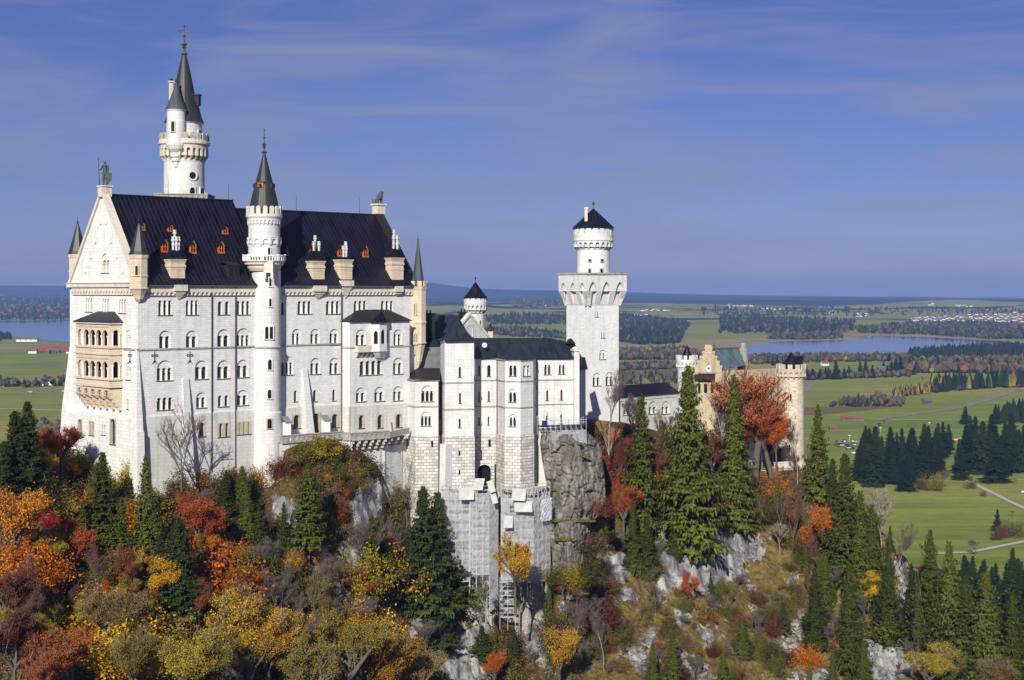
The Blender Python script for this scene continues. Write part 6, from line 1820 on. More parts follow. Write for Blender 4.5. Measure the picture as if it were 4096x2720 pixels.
sheet_poly('lake', [(2960, 1404), (2985, 1390), (3072, 1369), (3200, 1365), (3356, 1362), (3420, 1357), (3490, 1361), (3432, 1348), (3540, 1345), (3660, 1348), (3863, 1358), (3990, 1364), (4096, 1374), (4700, 1382), (4700, 1420), (3640, 1424), (3400, 1427), (3000, 1427)], .8, 'water')
sheet_poly('lake', [(-700, 1283), (300, 1279), (600, 1281), (620, 1374), (300, 1372), (200, 1365), (100, 1352), (0, 1347), (-700, 1347)], .8, 'water')
strip('lake_shore', [(-700, 1283), (0, 1284.5), (200, 1281.5), (300, 1280), (420, 1279)], 60, 1.4, 'gravel')
for q, w, m in (([(3815, 1910), (3880, 1928), (3960, 1968), (4040, 2008), (4110, 2040), (4300, 2120)], 3.6, 'gravel'), ([(3800, 1916), (3900, 1912), (4096, 1921), (4300, 1925)], 3, 'gravel'), ([(3740, 2216), (3880, 2211), (3960, 2195), (4096, 2168), (4300, 2120)], 3.6, 'gravel'),
             ([(3500, 1679), (3600, 1665), (3720, 1648), (3860, 1626), (3960, 1597), (4050, 1570), (4110, 1555), (4300, 1510)], 9, 'track'), ([(3228, 1466), (3340, 1446), (3450, 1444), (3640, 1440)], 12, 'track'), ([(3215, 1568), (3245, 1545), (3238, 1536), (3210, 1526)], 9, 'track'),
             ([(-50, 1461), (100, 1459), (200, 1456), (300, 1450)], 10, 'track'), ([(-50, 1578), (100, 1577), (280, 1570), (320, 1569)], 12, 'track'), ([(-50, 1635), (120, 1637), (280, 1644), (330, 1646)], 7, 'gravel'), ([(-50, 1700), (60, 1698), (200, 1693)], 4, 'gravel'), ([(3380, 1768), (3560, 1762), (3760, 1762), (3900, 1748)], 6, 'gravel'), ([(3480, 1681), (3650, 1680), (3960, 1681), (4096, 1676)], 4, 'gravel')):
    strip('path', q, w, .35, m)
for q in ([(3000, 1632), (3300, 1626), (3620, 1620), (3480, 1640), (3280, 1660), (2900, 1668)], [(2480, 1405), (2760, 1395), (2960, 1418), (2700, 1432), (2480, 1440)], [(2480, 1480), (2700, 1470), (2760, 1500), (2480, 1520)], [(3070, 1325), (3420, 1318), (3380, 1332), (3060, 1340)]):
    sheet_poly('brown_meadow', q, .15, 'brownfield')

# ---- distant woods that read as one mass
def inside(poly, x, y):
    r = False; j = len(poly) - 1
    for i in range(len(poly)):
        xi, yi = poly[i]; xj, yj = poly[j]
        if (yi > y) != (yj > y) and x < (xj - xi) * (y - yi) / (yj - yi) + xi: r = not r
        j = i
    return r
FC = {'dark': (.016, .028, .015), 'olive': (.05, .055, .02), 'brown': (.080, .062, .042), 'grey': (.085, .075, .062), 'gold': (.20, .135, .038), 'rust': (.15, .068, .034), 'green': (.05, .075, .022)}
t = NT('distant_wood'); at = t.new('ShaderNodeAttribute'); at.attribute_name = 'col'
rn = t.geo('Random Per Island')
M['wood'] = t.done(t.bsdf(t.mix(1.0, at.outputs['Color'], t.ramp(rn, [(0, .6), (1, 1.35)]), 'MULTIPLY'), .95, .05))
def wood_mass(label, poly, n, h, mix_, seed, name='distant_wood'):
    rnd = random.Random(seed)
    x0, x1 = min(p[0] for p in poly), max(p[0] for p in poly); y0, y1 = min(p[1] for p in poly), max(p[1] for p in poly)
    vs, fs, cs = [], [], []
    names = list(mix_.keys()); wts = list(mix_.values())
    c = 0; tries = 0
    while c < n and tries < n * 20:
        tries += 1
        x, y = rnd.uniform(x0, x1), rnd.uniform(y0, y1)
        if not inside(poly, x, y): continue
        p = plain_pt(x, y)
        hh = h * rnd.uniform(.6, 1.25); k = rnd.choices(names, wts)[0]
        col = [v * rnd.uniform(.75, 1.25) for v in FC[k]]
        b = len(vs); a0 = rnd.random() * 6
        if k == 'dark' or (k == 'gold' and 'larch' in name):
            w = hh * rnd.uniform(.17, .26)
            for lv, (zz, ww) in enumerate(((.08, 1), (.45, .62), (.42, .8), (1.0, .0))):
                if lv == 3: vs.append((p.x, p.y, p.z + hh))
                else:
                    for q in range(5):
                        a = a0 + q * 1.2566; r = w * ww * rnd.uniform(.75, 1.2); vs.append((p.x + r * cos(a), p.y + r * sin(a), p.z + hh * zz))
            for q in range(5):
                q2 = (q + 1) % 5
                fs.append((b + q, b + q2, b + 5 + q2, b + 5 + q)); fs.append((b + 10 + q, b + 10 + q2, b + 15))
            nv = 16
        else:
            w = hh * rnd.uniform(.28, .42); hh *= .8
            for (zz, ww) in ((.10, .35), (.40, 1), (.72, .85)):
                for q in range(6):
                    a = a0 + q * 1.0472; r = w * ww * rnd.uniform(.65, 1.25); vs.append((p.x + r * cos(a), p.y + r * sin(a), p.z + hh * zz * rnd.uniform(.9, 1.1)))
            vs.append((p.x, p.y, p.z + hh))
            for q in range(6):
                q2 = (q + 1) % 6
                fs += [(b + q, b + q2, b + 6 + q2, b + 6 + q), (b + 6 + q, b + 6 + q2, b + 12 + q2, b + 12 + q), (b + 12 + q, b + 12 + q2, b + 18)]
            nv = 19
        cs += [(*col, 1)] * nv
        c += 1
    me = bpy.data.meshes.new(name); me.from_pydata(vs, [], fs)
    a = me.color_attributes.new('col', 'FLOAT_COLOR', 'POINT'); a.data.foreach_set('color', np.array(cs, dtype=np.float32).ravel())
    me.materials.append(M['wood'])
    o = bpy.data.objects.new(name, me); COL.objects.link(o)
    return tag(o, label, 'wood', kind='stuff')
DK = {'dark': 8, 'olive': 1, 'brown': 1}
MX = {'dark': 3, 'brown': 3, 'rust': 2, 'olive': 3, 'grey': 2, 'gold': .6}
BR = {'brown': 4, 'grey': 4, 'dark': 1.5, 'olive': 1.2, 'gold': .5}
wood_mass('dark wood on the hill beyond the left lake', [(-150, 1195), (80, 1175), (300, 1172), (300, 1280), (-150, 1283)], 1700, 24, {'dark': 6, 'olive': 1.5, 'brown': 1.2, 'rust': .8, 'gold': .25}, 1)
wood_mass('dark spit of trees reaching into the left lake', [(-100, 1345), (0, 1345), (45, 1352), (45, 1362), (-100, 1370)], 120, 20, DK, 2)
wood_mass('wooded strips in the hills right of the small round turret', [(1940, 1275), (2040, 1262), (2280, 1272), (2280, 1300), (2100, 1302), (1960, 1300)], 420, 22, DK, 3)
wood_mass('reddish wood on the ridge left of the square tower', [(2040, 1215), (2180, 1200), (2300, 1200), (2300, 1225), (2060, 1236)], 420, 24, {'rust': 1.5, 'brown': 5, 'dark': 1.5, 'olive': 1}, 4)
wood_mass('dark wood below the pastures beyond the bower roof', [(1950, 1318), (2100, 1322), (2290, 1345), (2290, 1360), (2020, 1345), (1940, 1335)], 300, 20, {'dark': 5, 'olive': 2, 'gold': .8, 'brown': 1}, 5)
wood_mass('broad dark forest behind the square tower', [(2460, 1262), (2600, 1275), (2760, 1300), (2730, 1345), (2715, 1376), (2560, 1380), (2460, 1366)], 1900, 22, DK, 6)
wood_mass('bare brown wood beyond the gallery roof', [(2460, 1412), (2700, 1404), (2800, 1420), (2790, 1440), (2460, 1441)], 520, 17, BR, 7)
wood_mass('thin brown copse in the meadow beyond the gallery', [(2460, 1466), (2700, 1460), (2700, 1478), (2460, 1484)], 170, 13, BR, 8)
wood_mass('dark scattered wood at the hill foot left of the blue-green roof', [(2460, 1500), (2710, 1490), (2720, 1540), (2460, 1545)], 70, 11, {'dark': 3, 'brown': 2, 'grey': 2}, 9)
wood_mass('dark woods in bands north of the right lake', [(2880, 1262), (3060, 1270), (3420, 1290), (3410, 1325), (3180, 1332), (2880, 1335)], 1100, 22, DK, 10)
wood_mass('wood on the far shore of the right lake', [(3090, 1345), (3360, 1340), (3372, 1356), (3200, 1360), (3060, 1357)], 330, 14, {'dark': 2, 'brown': 2, 'olive': 2}, 11)
wood_mass('wide mixed wood between the lake and the far town', [(3420, 1318), (3600, 1300), (3900, 1292), (4180, 1305), (4180, 1358), (3960, 1358), (3700, 1340), (3440, 1334)], 1500, 19, {'dark': 4, 'brown': 3, 'olive': 2, 'grey': 1}, 12)
wood_mass('dark spruce plantation on the near shore of the right lake', [(3640, 1425), (3760, 1412), (3950, 1400), (4180, 1395), (4180, 1440), (3900, 1445), (3660, 1450)], 1500, 19, {'dark': 1}, 13)
wood_mass('autumn wood with rusty crowns right of the meadow spruces', [(3560, 1475), (3640, 1455), (4180, 1442), (4180, 1500), (3900, 1495), (3600, 1492)], 1100, 17, {'rust': 2, 'brown': 4, 'grey': 3, 'dark': 3, 'gold': .3}, 14)
wood_mass('yellow and grey trees along the near lake shore', [(2985, 1432), (3200, 1430), (3500, 1428), (3640, 1428), (3640, 1446), (3300, 1450), (2985, 1458)], 520, 13, {'gold': .5, 'brown': 4, 'grey': 3, 'olive': 3, 'dark': 1.3}, 15)
wood_mass('hedge of grey and dark trees below the meadow spruces', [(3190, 1500), (3400, 1506), (3640, 1500), (3640, 1508), (3400, 1516), (3190, 1522)], 200, 12, {'brown': 3, 'grey': 3, 'dark': 3}, 16)
wood_mass('golden larch strip on the meadow edge', [(3575, 1578), (3720, 1560), (3740, 1566), (3720, 1574), (3580, 1590)], 300, 11, {'gold': 3, 'dark': .8, 'brown': .7}, 17, 'larch_strip')
wood_mass('dark spruce strip with golden larches at the right edge', [(3720, 1558), (4180, 1530), (4180, 1548), (3980, 1552), (3730, 1572)], 260, 21, {'dark': 5, 'gold': 1.2}, 18, 'larch_strip')
wood_mass('grey leafless copse in the middle of the green fields', [(3310, 1628), (3400, 1608), (3540, 1605), (3612, 1612), (3605, 1628), (3420, 1628)], 120, 11, {'grey': 4, 'brown': 3, 'dark': 1.2}, 19)
wood_mass('dark spruce edge at the far right of the fields', [(3970, 1692), (4020, 1670), (4200, 1640), (4200, 1690), (4060, 1695)], 130, 17, {'dark': 1}, 20)
wood_mass('bushes below the white farmhouse left of the palace', [(-60, 1535), (60, 1540), (130, 1545), (300, 1535), (300, 1545), (60, 1552), (-60, 1545)], 60, 13, {'brown': 2, 'dark': 2, 'grey': 2, 'olive': 1}, 21)
wood_mass('scrub at the foot of the castle hill left of the palace', [(80, 1705), (260, 1690), (280, 1760), (60, 1760)], 60, 9, {'grey': 4, 'brown': 3}, 22)
wood_mass('hedges and copses among the far green hills', [(2800, 1236), (3300, 1232), (4150, 1240), (4150, 1262), (3400, 1268), (2800, 1262)], 420, 20, {'dark': 4, 'olive': 1, 'brown': 1}, 24)

wood_mass('woods and hedges in the valley hidden behind the palace', [(420, 1300), (1000, 1290), (1900, 1300), (1950, 1340), (1200, 1350), (420, 1340)], 700, 20, DK, 31)
wood_mass('copses on the plain hidden behind the palace', [(380, 1480), (1000, 1440), (1900, 1420), (1950, 1450), (1200, 1480), (400, 1510)], 300, 14, BR, 32)

# ---- houses, barns
M['roof_red'] = m_plain('red_tile_roof', (.24, .080, .05), .85, .1, .3, .5)
M['roof_slate'] = m_plain('grey_tile_roof', (.12, .115, .12), .8, .2, .25, .5)
M['barnwood'] = m_plain('grey_barn_boards', (.14, .12, .105), .9, .1, .3, .8)
HOUSE = {}
def house_mesh(wall, roof, L=1.0, W=.8, H=.5, R_=.35):
    k = (wall, roof, L)
    if k in HOUSE: return HOUSE[k]
    mb = MB(); fr = Fr((-L / 2, -W / 2), (L / 2, -W / 2))
    mb.fbox(fr, 0, L, -W, 0, 0, H, 0)
    for s0 in (0, L): mb.face([fr.pt(s0, 0, H), fr.pt(s0, -W, H), fr.pt(s0, -W / 2, H + R_)], 0)
    o = .08
    for a, b in ((o, -W / 2), (-W - o, -W / 2)):
        zb = H - o * R_ / (W / 2)
        mb.face([fr.pt(-o, a, zb), fr.pt(L + o, a, zb), fr.pt(L + o, b, H + R_ + .03), fr.pt(-o, b, H + R_ + .03)], 1)
        mb.face([fr.pt(-o, a, zb + .04), fr.pt(L + o, a, zb + .04), fr.pt(L + o, b, H + R_ + .07), fr.pt(-o, b, H + R_ + .07)], 1)
    for x in (.2, .45, .7):
        mb.fbox(fr, x * L, x * L + .09, -.02, .012, H * .3, H * .6, 2); mb.fbox(fr, x * L, x * L + .09, -.02, .012, H * .7, H * .95, 2)
    ob = mb.obj('house', [wall, roof, 'dark'], None); HOUSE[k] = ob.data
    bpy.data.objects.remove(ob)
    return HOUSE[k]
def house(px, py, size, wall, roof, rot, label, cat, group=None, L=1.0, zs=1.0, name='house'):
    o = bpy.data.objects.new(name, house_mesh(wall, roof, L)); COL.objects.link(o)
    o.location = plain_pt(px, py, -.2); o.scale = (size, size, size * zs); o.rotation_euler.z = rot
    tag(o, label, cat, group); return o
rnd = random.Random(5)
for k in range(150):
    u = rnd.random(); px = 3650 + 446 * u ** .8; py = 1290 - 38 * rnd.random() * (0.35 + u * .65) - 6 * (1 - u)
    house(px, py, rnd.uniform(8, 13), 'whitepaint', rnd.choice(['roof_red', 'roof_slate', 'roof_slate']), rnd.uniform(-.5, .5), 'tiny white house with tiled roof in the town beyond the right lake', 'house', 'houses of the far town', rnd.choice([1.0, 1.3]))
for k in range(60):
    px = 122 + 190 * rnd.random(); py = 1416 - 26 * rnd.random() * min(1, (px - 90) / 90)
    house(px, py, rnd.uniform(9, 13), 'whitepaint' if rnd.random() < .5 else 'barnwood', rnd.choice(['roof_red', 'roof_red', 'roof_slate']), rnd.uniform(-.6, .6), 'small red-roofed house of the village by the left lake', 'house', 'houses of the lakeside village', rnd.choice([1.0, 1.3]))
for (x0, x1, y0, y1, n) in ((3050, 3140, 1234, 1240, 14), (3320, 3350, 1247, 1262, 8), (3410, 3470, 1255, 1268, 10), (3715, 3745, 1220, 1226, 6), (3820, 3900, 1222, 1228, 12), (2900, 3010, 1224, 1230, 12), (2560, 2680, 1238, 1246, 14), (1990, 2070, 1325, 1332, 6), (2180, 2200, 1222, 1226, 3), (2500, 2590, 1255, 1275, 5)):
    for k in range(n): house(rnd.uniform(x0, x1), rnd.uniform(y0, y1), rnd.uniform(9, 15), 'whitepaint', rnd.choice(['roof_red', 'roof_slate']), rnd.uniform(-.5, .5), 'white farmhouse scattered over the far green hills', 'house', 'farmhouses on the far hills')
for (px, py, s, w, r, rot, L, lab, cat) in (
    (3411, 1681, 7.2, 'barnwood', 'roof_red', -.15, 3.2, 'long grey barn with a red roof in the green fields', 'barn'),
    (3546, 1689, 4.0, 'barnwood', 'roof_red', .2, 1.3, 'small barn with bright red roof right of the long barn', 'barn'),
    (3331, 1721, 5.4, 'barnwood', 'roof_red', .1, 1.3, 'red-roofed barn beside the tall spruce right of the gate tower', 'barn'),
    (3515, 1578, 5.9, 'barnwood', 'roof_red', .3, 1.3, 'red-roofed barn above the grey copse', 'barn'),
    (3708, 1617, 8.6, 'barnwood', 'roof_slate', .5, 1.3, 'grey weathered barn alone in the green field', 'barn'),
    (3699, 1518, 5.9, 'barnwood', 'roof_red', 0, 1.3, 'small reddish barn at the edge of the autumn wood', 'barn'),
    (3525, 1483, 8.6, 'barnwood', 'roof_slate', .2, 1.5, 'brown barn among the dark meadow spruces', 'barn'),
    (3299, 1462, 9.9, 'whitepaint', 'roof_red', .3, 1.3, 'white house with red roof on the track near the lake', 'house'),
    (3634, 1580, 4.5, 'barnwood', 'roof_slate', .1, 1.5, 'low hut at the foot of the golden larches', 'hut'),
    (3440, 1812, 4.7, 'whitepaint', 'roof_slate', .1, 3.0, 'white building with dark roof half hidden behind spruces, left end', 'building'),
    (3600, 1806, 5.6, 'whitepaint', 'roof_slate', .1, 3.0, 'long white building with dark roof behind the spruce row', 'building'),
    (3818, 1760, 3.4, 'whitepaint', 'roof_red', .4, 1.5, 'orange-roofed kiosk beside the car park spruces', 'kiosk'),
    (4098, 1968, 2.8, 'whitepaint', 'roof_slate', -.2, 1.5, 'small white hut at the right picture edge beside the path', 'hut'),
    (178, 1541, 13.6, 'whitepaint', 'roof_slate', .15, 1.8, 'big white farmhouse with long grey roof left of the palace', 'farmhouse'),
    (75, 1541, 8.1, 'whitepaint', 'roof_red', .2, 1.6, 'red-roofed farmhouse left of the big farmhouse', 'farmhouse'),
    (22, 1546, 6.8, 'whitepaint', 'roof_slate', .4, 1.3, 'low white farm building at the left picture edge', 'farmhouse'),
    (110, 1366, 18.6, 'whitepaint', 'roof_slate', 0, 3.0, 'long pale hall beside the lake spit', 'hall'),
    (245, 1700, 3.1, 'whitepaint', 'roof_slate', 0, 2.0, 'low white building right beside the palace buttress', 'building')):
    house(px, py, s, w, r, rot, lab, cat, None, L, .8 if L > 2 else 1.0, 'barn' if cat in ('barn', 'hut') else 'house')
# vehicles on the valley road: body with cabin and wheels in one small shape
def car_mesh(mat):
    mb = MB(); fr = Fr((-2.1, -.85), (2.1, -.85))
    mb.fbox(fr, 0, 4.2, -1.7, 0, .35, .95, 0, top=(.05, 4.15, -1.65, -.05)); mb.fbox(fr, .8, 3.6, -1.6, -.1, .95, 1.5, 1, top=(1.3, 3.2, -1.45, -.25))
    for x in (.8, 3.4):
        for o in (-1.6, -.1):
            mb.lathe((0, 0, 0), [(0, 0)], 3) if False else mb.fbox(fr, x - .3, x + .3, o - .1, o + .1, 0, .6, 1)
    o = mb.obj('parked_car', [mat, 'glass'], None); me = o.data; bpy.data.objects.remove(o); return me
cm_ = {c: car_mesh(c) for c in ('whitepaint', 'grey_metal', 'rust')}
for k in range(26):
    o = bpy.data.objects.new('parked_car', cm_[rnd.choice(list(cm_))]); COL.objects.link(o)
    o.location = plain_pt(rnd.uniform(3345, 3420), rnd.uniform(1766, 1800), .4); o.rotation_euler.z = rnd.uniform(0, 3)
    tag(o, 'car parked in the lot right of the gate tower', 'car', 'cars in the car park')
for (px, py, m, lab) in ((263, 1569, 'whitepaint', 'white van driving on the valley road left of the palace'), (121, 1573, 'grey_metal', 'dark car on the valley road below the farmhouse')):
    o = bpy.data.objects.new('car', cm_[m]); COL.objects.link(o); o.location = plain_pt(px, py, .4); o.scale = (2.2, 1.6, 1.7); tag(o, lab, 'car')
# ================================================================ vegetation
def fast_mesh(name, vs, fs, mats, mi=None):
    """vs (n,3) array, fs (m,4) array of quads"""
    me = bpy.data.meshes.new(name)
    vs = np.asarray(vs, dtype=np.float32); fs = np.asarray(fs, dtype=np.int32)
    k = fs.shape[1]
    me.vertices.add(len(vs)); me.vertices.foreach_set('co', vs.ravel())
    me.loops.add(fs.size); me.loops.foreach_set('vertex_index', fs.ravel())
    me.polygons.add(len(fs)); me.polygons.foreach_set('loop_start', np.arange(0, fs.size, k, dtype=np.int32))
    for m in mats: me.materials.append(M[m] if isinstance(m, str) else m)
    if mi is not None: me.polygons.foreach_set('material_index', np.asarray(mi, dtype=np.int32))
    me.update(calc_edges=True)
    return me
class Leaves:
    def __init__(s): s.c, s.a, s.b = [], [], []
    def add(s, c, a, b): s.c.append(c); s.a.append(a); s.b.append(b)
    def mesh(s, name, mat):
        c, a, b = np.array(s.c), np.array(s.a), np.array(s.b)
        vs = np.stack([c - a, c + b, c + a, c - b], 1).reshape(-1, 3)
        return fast_mesh(name, vs, np.arange(len(vs)).reshape(-1, 4), [mat])
def tubes_mesh(name, segs, mat, n=4):
    """segs: (p0, p1, r0, r1)"""
    vs, fs = [], []
    for p0, p1, r0, r1 in segs:
        d = p1 - p0
        if d.length < 1e-7: continue
        d = d.normalized()
        a = d.cross(Vector((0, 0, 1)) if abs(d.z) < .9 else Vector((1, 0, 0))).normalized(); b = d.cross(a)
        i = len(vs)
        for p, r in ((p0, r0), (p1, r1)):
            for k in range(n):
                t = 2 * pi * k / n; vs.append(p + (a * cos(t) + b * sin(t)) * r)
        for k in range(n):
            k2 = (k + 1) % n; fs.append((i + k, i + k2, i + n + k2, i + n + k))
    return fast_mesh(name, [tuple(v) for v in vs], fs, [mat])

def conifer(seed, R_=.235, z0=.04, dens=1.0, ragged=.3, bare=0.0, levels=46):
    """spruce of height 1: whorls of drooping branches, each a row of ragged needle sprays"""
    rnd = random.Random(seed)
    segs = []
    lean = Vector((rnd.uniform(-.02, .02), rnd.uniform(-.02, .02), 0)); bias = rnd.random() * 6.28
    for k in range(6):
        a, b = k / 6, (k + 1) / 6
        segs.append((Vector((0, 0, a)) + lean * a, Vector((0, 0, b)) + lean * b, .0125 * (1 - a) + .0015, .0125 * (1 - b) + .0015))
    L = Leaves()
    z = max(z0, bare)
    while z < .985:
        f = 1 - z
        prof = R_ * (f ** .82) * (1.0 - .35 * max(0, (.16 - z) / .16)) + .006
        nb = int((8 + 8 * f) * dens)
        a0 = rnd.random() * 6.28
        lvl = rnd.uniform(.70, 1.2) * (1 + .16 * sin(z * 23 + seed))
        for k in range(nb):
            az = a0 + 6.28 * k / nb + rnd.uniform(-.35, .35)
            ln = prof * lvl * rnd.uniform(1 - ragged * 1.3, 1 + ragged * .6) * (1 + .14 * cos(az - bias))
            o = Vector((cos(az), sin(az), 0)); s = Vector((-sin(az), cos(az), 0))
            up = .55 * f ** .5 - .75 * f - .05 if z < .75 else .5
            m = max(2, int(ln / .0155) + 1)
            zz = z + rnd.uniform(-.010, .010)
            if ln > .05: segs.append((Vector((0, 0, zz)), o * ln * .85 + Vector((0, 0, zz + ln * up * .6)), .0022, .0006))
            for j in range(m):
                q = (j + .7) / m
                r = ln * q
                dz = ln * (up * q + .16 * q * q)
                c = o * r + Vector((0, 0, zz + dz)) + s * rnd.uniform(-.008, .008)
                w = (.014 + .025 * f) * (1.15 - .62 * q) * rnd.uniform(.6, 1.4)
                l = ln / m * rnd.uniform(.7, 1.2) + .004
                tilt = rnd.uniform(-.6, .35)
                for sd in (-1, 1):
                    ds = s * sd * cos(tilt) + Vector((0, 0, sin(tilt) * .6 - .25)) + o * rnd.uniform(.2, .9)
                    L.add(c + s * sd * w * rnd.uniform(.2, .8), ds.normalized() * w * .62, o * l * .55 + Vector((0, 0, -.35 * l)) + s * sd * rnd.uniform(-.3, .3) * l)
                # hanging spray
                c2 = c + s * rnd.uniform(-w, w) * .5
                h = (.009 + .015 * f) * rnd.uniform(.6, 1.4)
                L.add(c2 - Vector((0, 0, h * .7)), s * w * .40 * rnd.uniform(.6, 1.2) + o * rnd.uniform(-.006, .006), Vector((0, 0, -h)) + o * h * .35)
        z += (.012 + .0135 * f) * rnd.uniform(.75, 1.25) * 46 / levels
    L.add(Vector((0, 0, .985)) + lean, Vector((.004, 0, 0)), Vector((0, 0, .02))); L.add(Vector((0, 0, .985)) + lean, Vector((0, .004, 0)), Vector((0, 0, .02)))
    return tubes_mesh('trunk', segs, 'bark', 5), L.mesh('crown', 'spruce')

def skeleton(seed, levels=4, trunk=.30, spread=.55, nb=(3, 5), r0=.020, shrink=.66, up=.25, wide=1.0):
    rnd = random.Random(seed)
    segs, tips = [], []
    def grow(p, d, ln, r, lv):
        n = 3 if lv < 2 else 2
        q = p
        for k in range(n):
            d2 = (d + Vector((rnd.uniform(-.18, .18), rnd.uniform(-.18, .18), rnd.uniform(-.05, .12)))).normalized()
            e = q + d2 * ln / n
            segs.append((q, e, r * (1 - .3 * k / n), r * (1 - .3 * (k + 1) / n)))
            if lv >= 2: tips.append((e, lv))
            if lv > 0 and lv < levels and k < n - 1 and rnd.random() < .75:
                br(e, d2, ln * .72, r * .5, lv + 1)
            q, d = e, d2
        if lv < levels:
            for k in range(rnd.randint(*nb)): br(q, d, ln * shrink * rnd.uniform(.75, 1.2), r * .62, lv + 1)
    def br(p, d, ln, r, lv):
        az = rnd.random() * 6.28; s = spread * rnd.uniform(.6, 1.4)
        o = Vector((cos(az) * wide, sin(az) * wide, rnd.uniform(-.1, .3)))
        d2 = (d + o * s + Vector((0, 0, up * .5))).normalized()
        grow(p, d2, ln, max(r, .0009), lv)
    grow(Vector((0, 0, -.02)), Vector((0, 0, 1)), trunk, r0, 0)
    zmax = max(s[1].z for s in segs)
    k = .95 / zmax
    segs = [(a * k, b * k, r * k, t * k) for a, b, r, t in segs]; tips = [(t * k, lv) for t, lv in tips]
    return segs, tips
def broadleaf(seed, nleaf=15000, size=.0148, droop=.25, **kw):
    """tree of height 1: forked limbs, leaf clusters round the twig ends"""
    rnd = random.Random(seed + 100)
    segs, tips = skeleton(seed, **kw)
    L = Leaves()
    keep = [t for t, lv in tips if lv >= 2 and rnd.random() < .88]
    per = max(1, nleaf // max(1, len(keep)))
    for t in keep:
        cr = rnd.uniform(.025, .065)
        for k in range(rnd.randint(int(per * .5), int(per * 1.5) + 1)):
            v = Vector((rnd.gauss(0, 1), rnd.gauss(0, 1), rnd.gauss(0, .75))) * cr * .62
            a = Vector((rnd.gauss(0, 1), rnd.gauss(0, 1), rnd.gauss(0, .8))).normalized(); b = a.cross(Vector((rnd.gauss(0, 1), rnd.gauss(0, 1), rnd.gauss(0, 1)))).normalized()
            s = size * rnd.uniform(.5, 1.25)
            L.add(t + v - Vector((0, 0, droop * cr * rnd.random())), a * s * .62, b * s * .45)
    return tubes_mesh('trunk', segs, 'bark', 4), L.mesh('crown', 'ochre_leaf')
def bare(seed, mat='twig', levels=5, leaves=0, **kw):
    segs, tips = skeleton(seed, levels=levels, **kw)
    rnd = random.Random(seed + 7)
    extra = []
    for t, lv in tips:
        if lv >= levels - 2:
            for k in range(3):
                d = Vector((rnd.gauss(0, 1), rnd.gauss(0, 1), rnd.gauss(.35, .7))).normalized()
                extra.append((t, t + d * rnd.uniform(.02, .06), .0011, .0005))
    tr = [s for s in segs if s[2] > .0055]; tw = [s for s in segs if s[2] <= .0055] + extra
    a = tubes_mesh('trunk', tr, 'bark', 5); b = tubes_mesh('crown', tw, mat, 3)
    return a, b
def shrub(seed, nleaf=4200, size=.050, flat=.75):
    rnd = random.Random(seed)
    L = Leaves(); segs = []
    for k in range(26):
        az, el = rnd.random() * 6.28, rnd.uniform(.25, 1.45)
        d = Vector((cos(az) * cos(el), sin(az) * cos(el), sin(el) * 1.15)); ln = rnd.uniform(.5, 1.0)
        segs.append((Vector((0, 0, -.1)), d * ln * .55, .016, .009)); segs.append((d * ln * .55, d * ln + Vector((0, 0, .06)), .009, .003))
        for j in range(nleaf // 26):
            q = rnd.uniform(.30, 1.05)
            c = d * ln * q + Vector((rnd.gauss(0, 1), rnd.gauss(0, 1), rnd.gauss(0, 1))) * .095
            a = Vector((rnd.gauss(0, 1), rnd.gauss(0, 1), rnd.gauss(0, 1))).normalized(); b = a.cross(Vector((rnd.gauss(0, 1), rnd.gauss(0, 1), rnd.gauss(0, 1)))).normalized(); s = size * rnd.uniform(.45, 1.2)
            L.add(c, a * s * .6, b * s * .42)
    return tubes_mesh('stems', segs, 'twig', 3), L.mesh('crown', 'olive_leaf')

PROTO = {}
for i, kw in enumerate((dict(), dict(R_=.21, ragged=.4), dict(R_=.27, ragged=.3, dens=1.1), dict(R_=.185, ragged=.5, dens=.9), dict(R_=.24, ragged=.35, bare=.30), dict(R_=.15, ragged=.5, dens=.8, bare=.42))):
    PROTO['c%d' % i] = conifer(10 + i, **kw)
for i, kw in enumerate((dict(spread=.8, trunk=.22), dict(spread=.95, trunk=.18), dict(spread=.62, trunk=.24, up=.5), dict(spread=.9, trunk=.16, nb=(3, 4)))):
    PROTO['b%d' % i] = broadleaf(30 + i, **kw)
PROTO['d0'] = broadleaf(40, 20000, .0108, spread=.9, trunk=.16); PROTO['d1'] = broadleaf(41, 20000, .0108, spread=1.0, trunk=.14)    # near, fine-leaved
PROTO['s0'] = broadleaf(50, 2600, .0135, spread=.6, trunk=.3, up=.5); PROTO['s1'] = broadleaf(51, 2000, .013, spread=.7, trunk=.34)   # half bare
for i in range(3): PROTO['x%d' % i] = bare(60 + i, ('twig', 'twig_red', 'twig')[i], spread=(.6, .55, .8)[i], trunk=(.3, .34, .22)[i], nb=(2, 3), up=(.4, .5, .25)[i], r0=.014)
PROTO['x3'] = bare(70, 'twig', levels=4, spread=.95, trunk=.26, nb=(2, 3), up=.15, r0=.015, wide=1.2)
PROTO['p0'] = bare(71, 'twig', levels=3, spread=.45, trunk=.55, nb=(2, 3), up=.5, r0=.009)
for i in range(3): PROTO['u%d' % i] = shrub(80 + i)
PROTO['u3'] = shrub(84, 1500, .042)

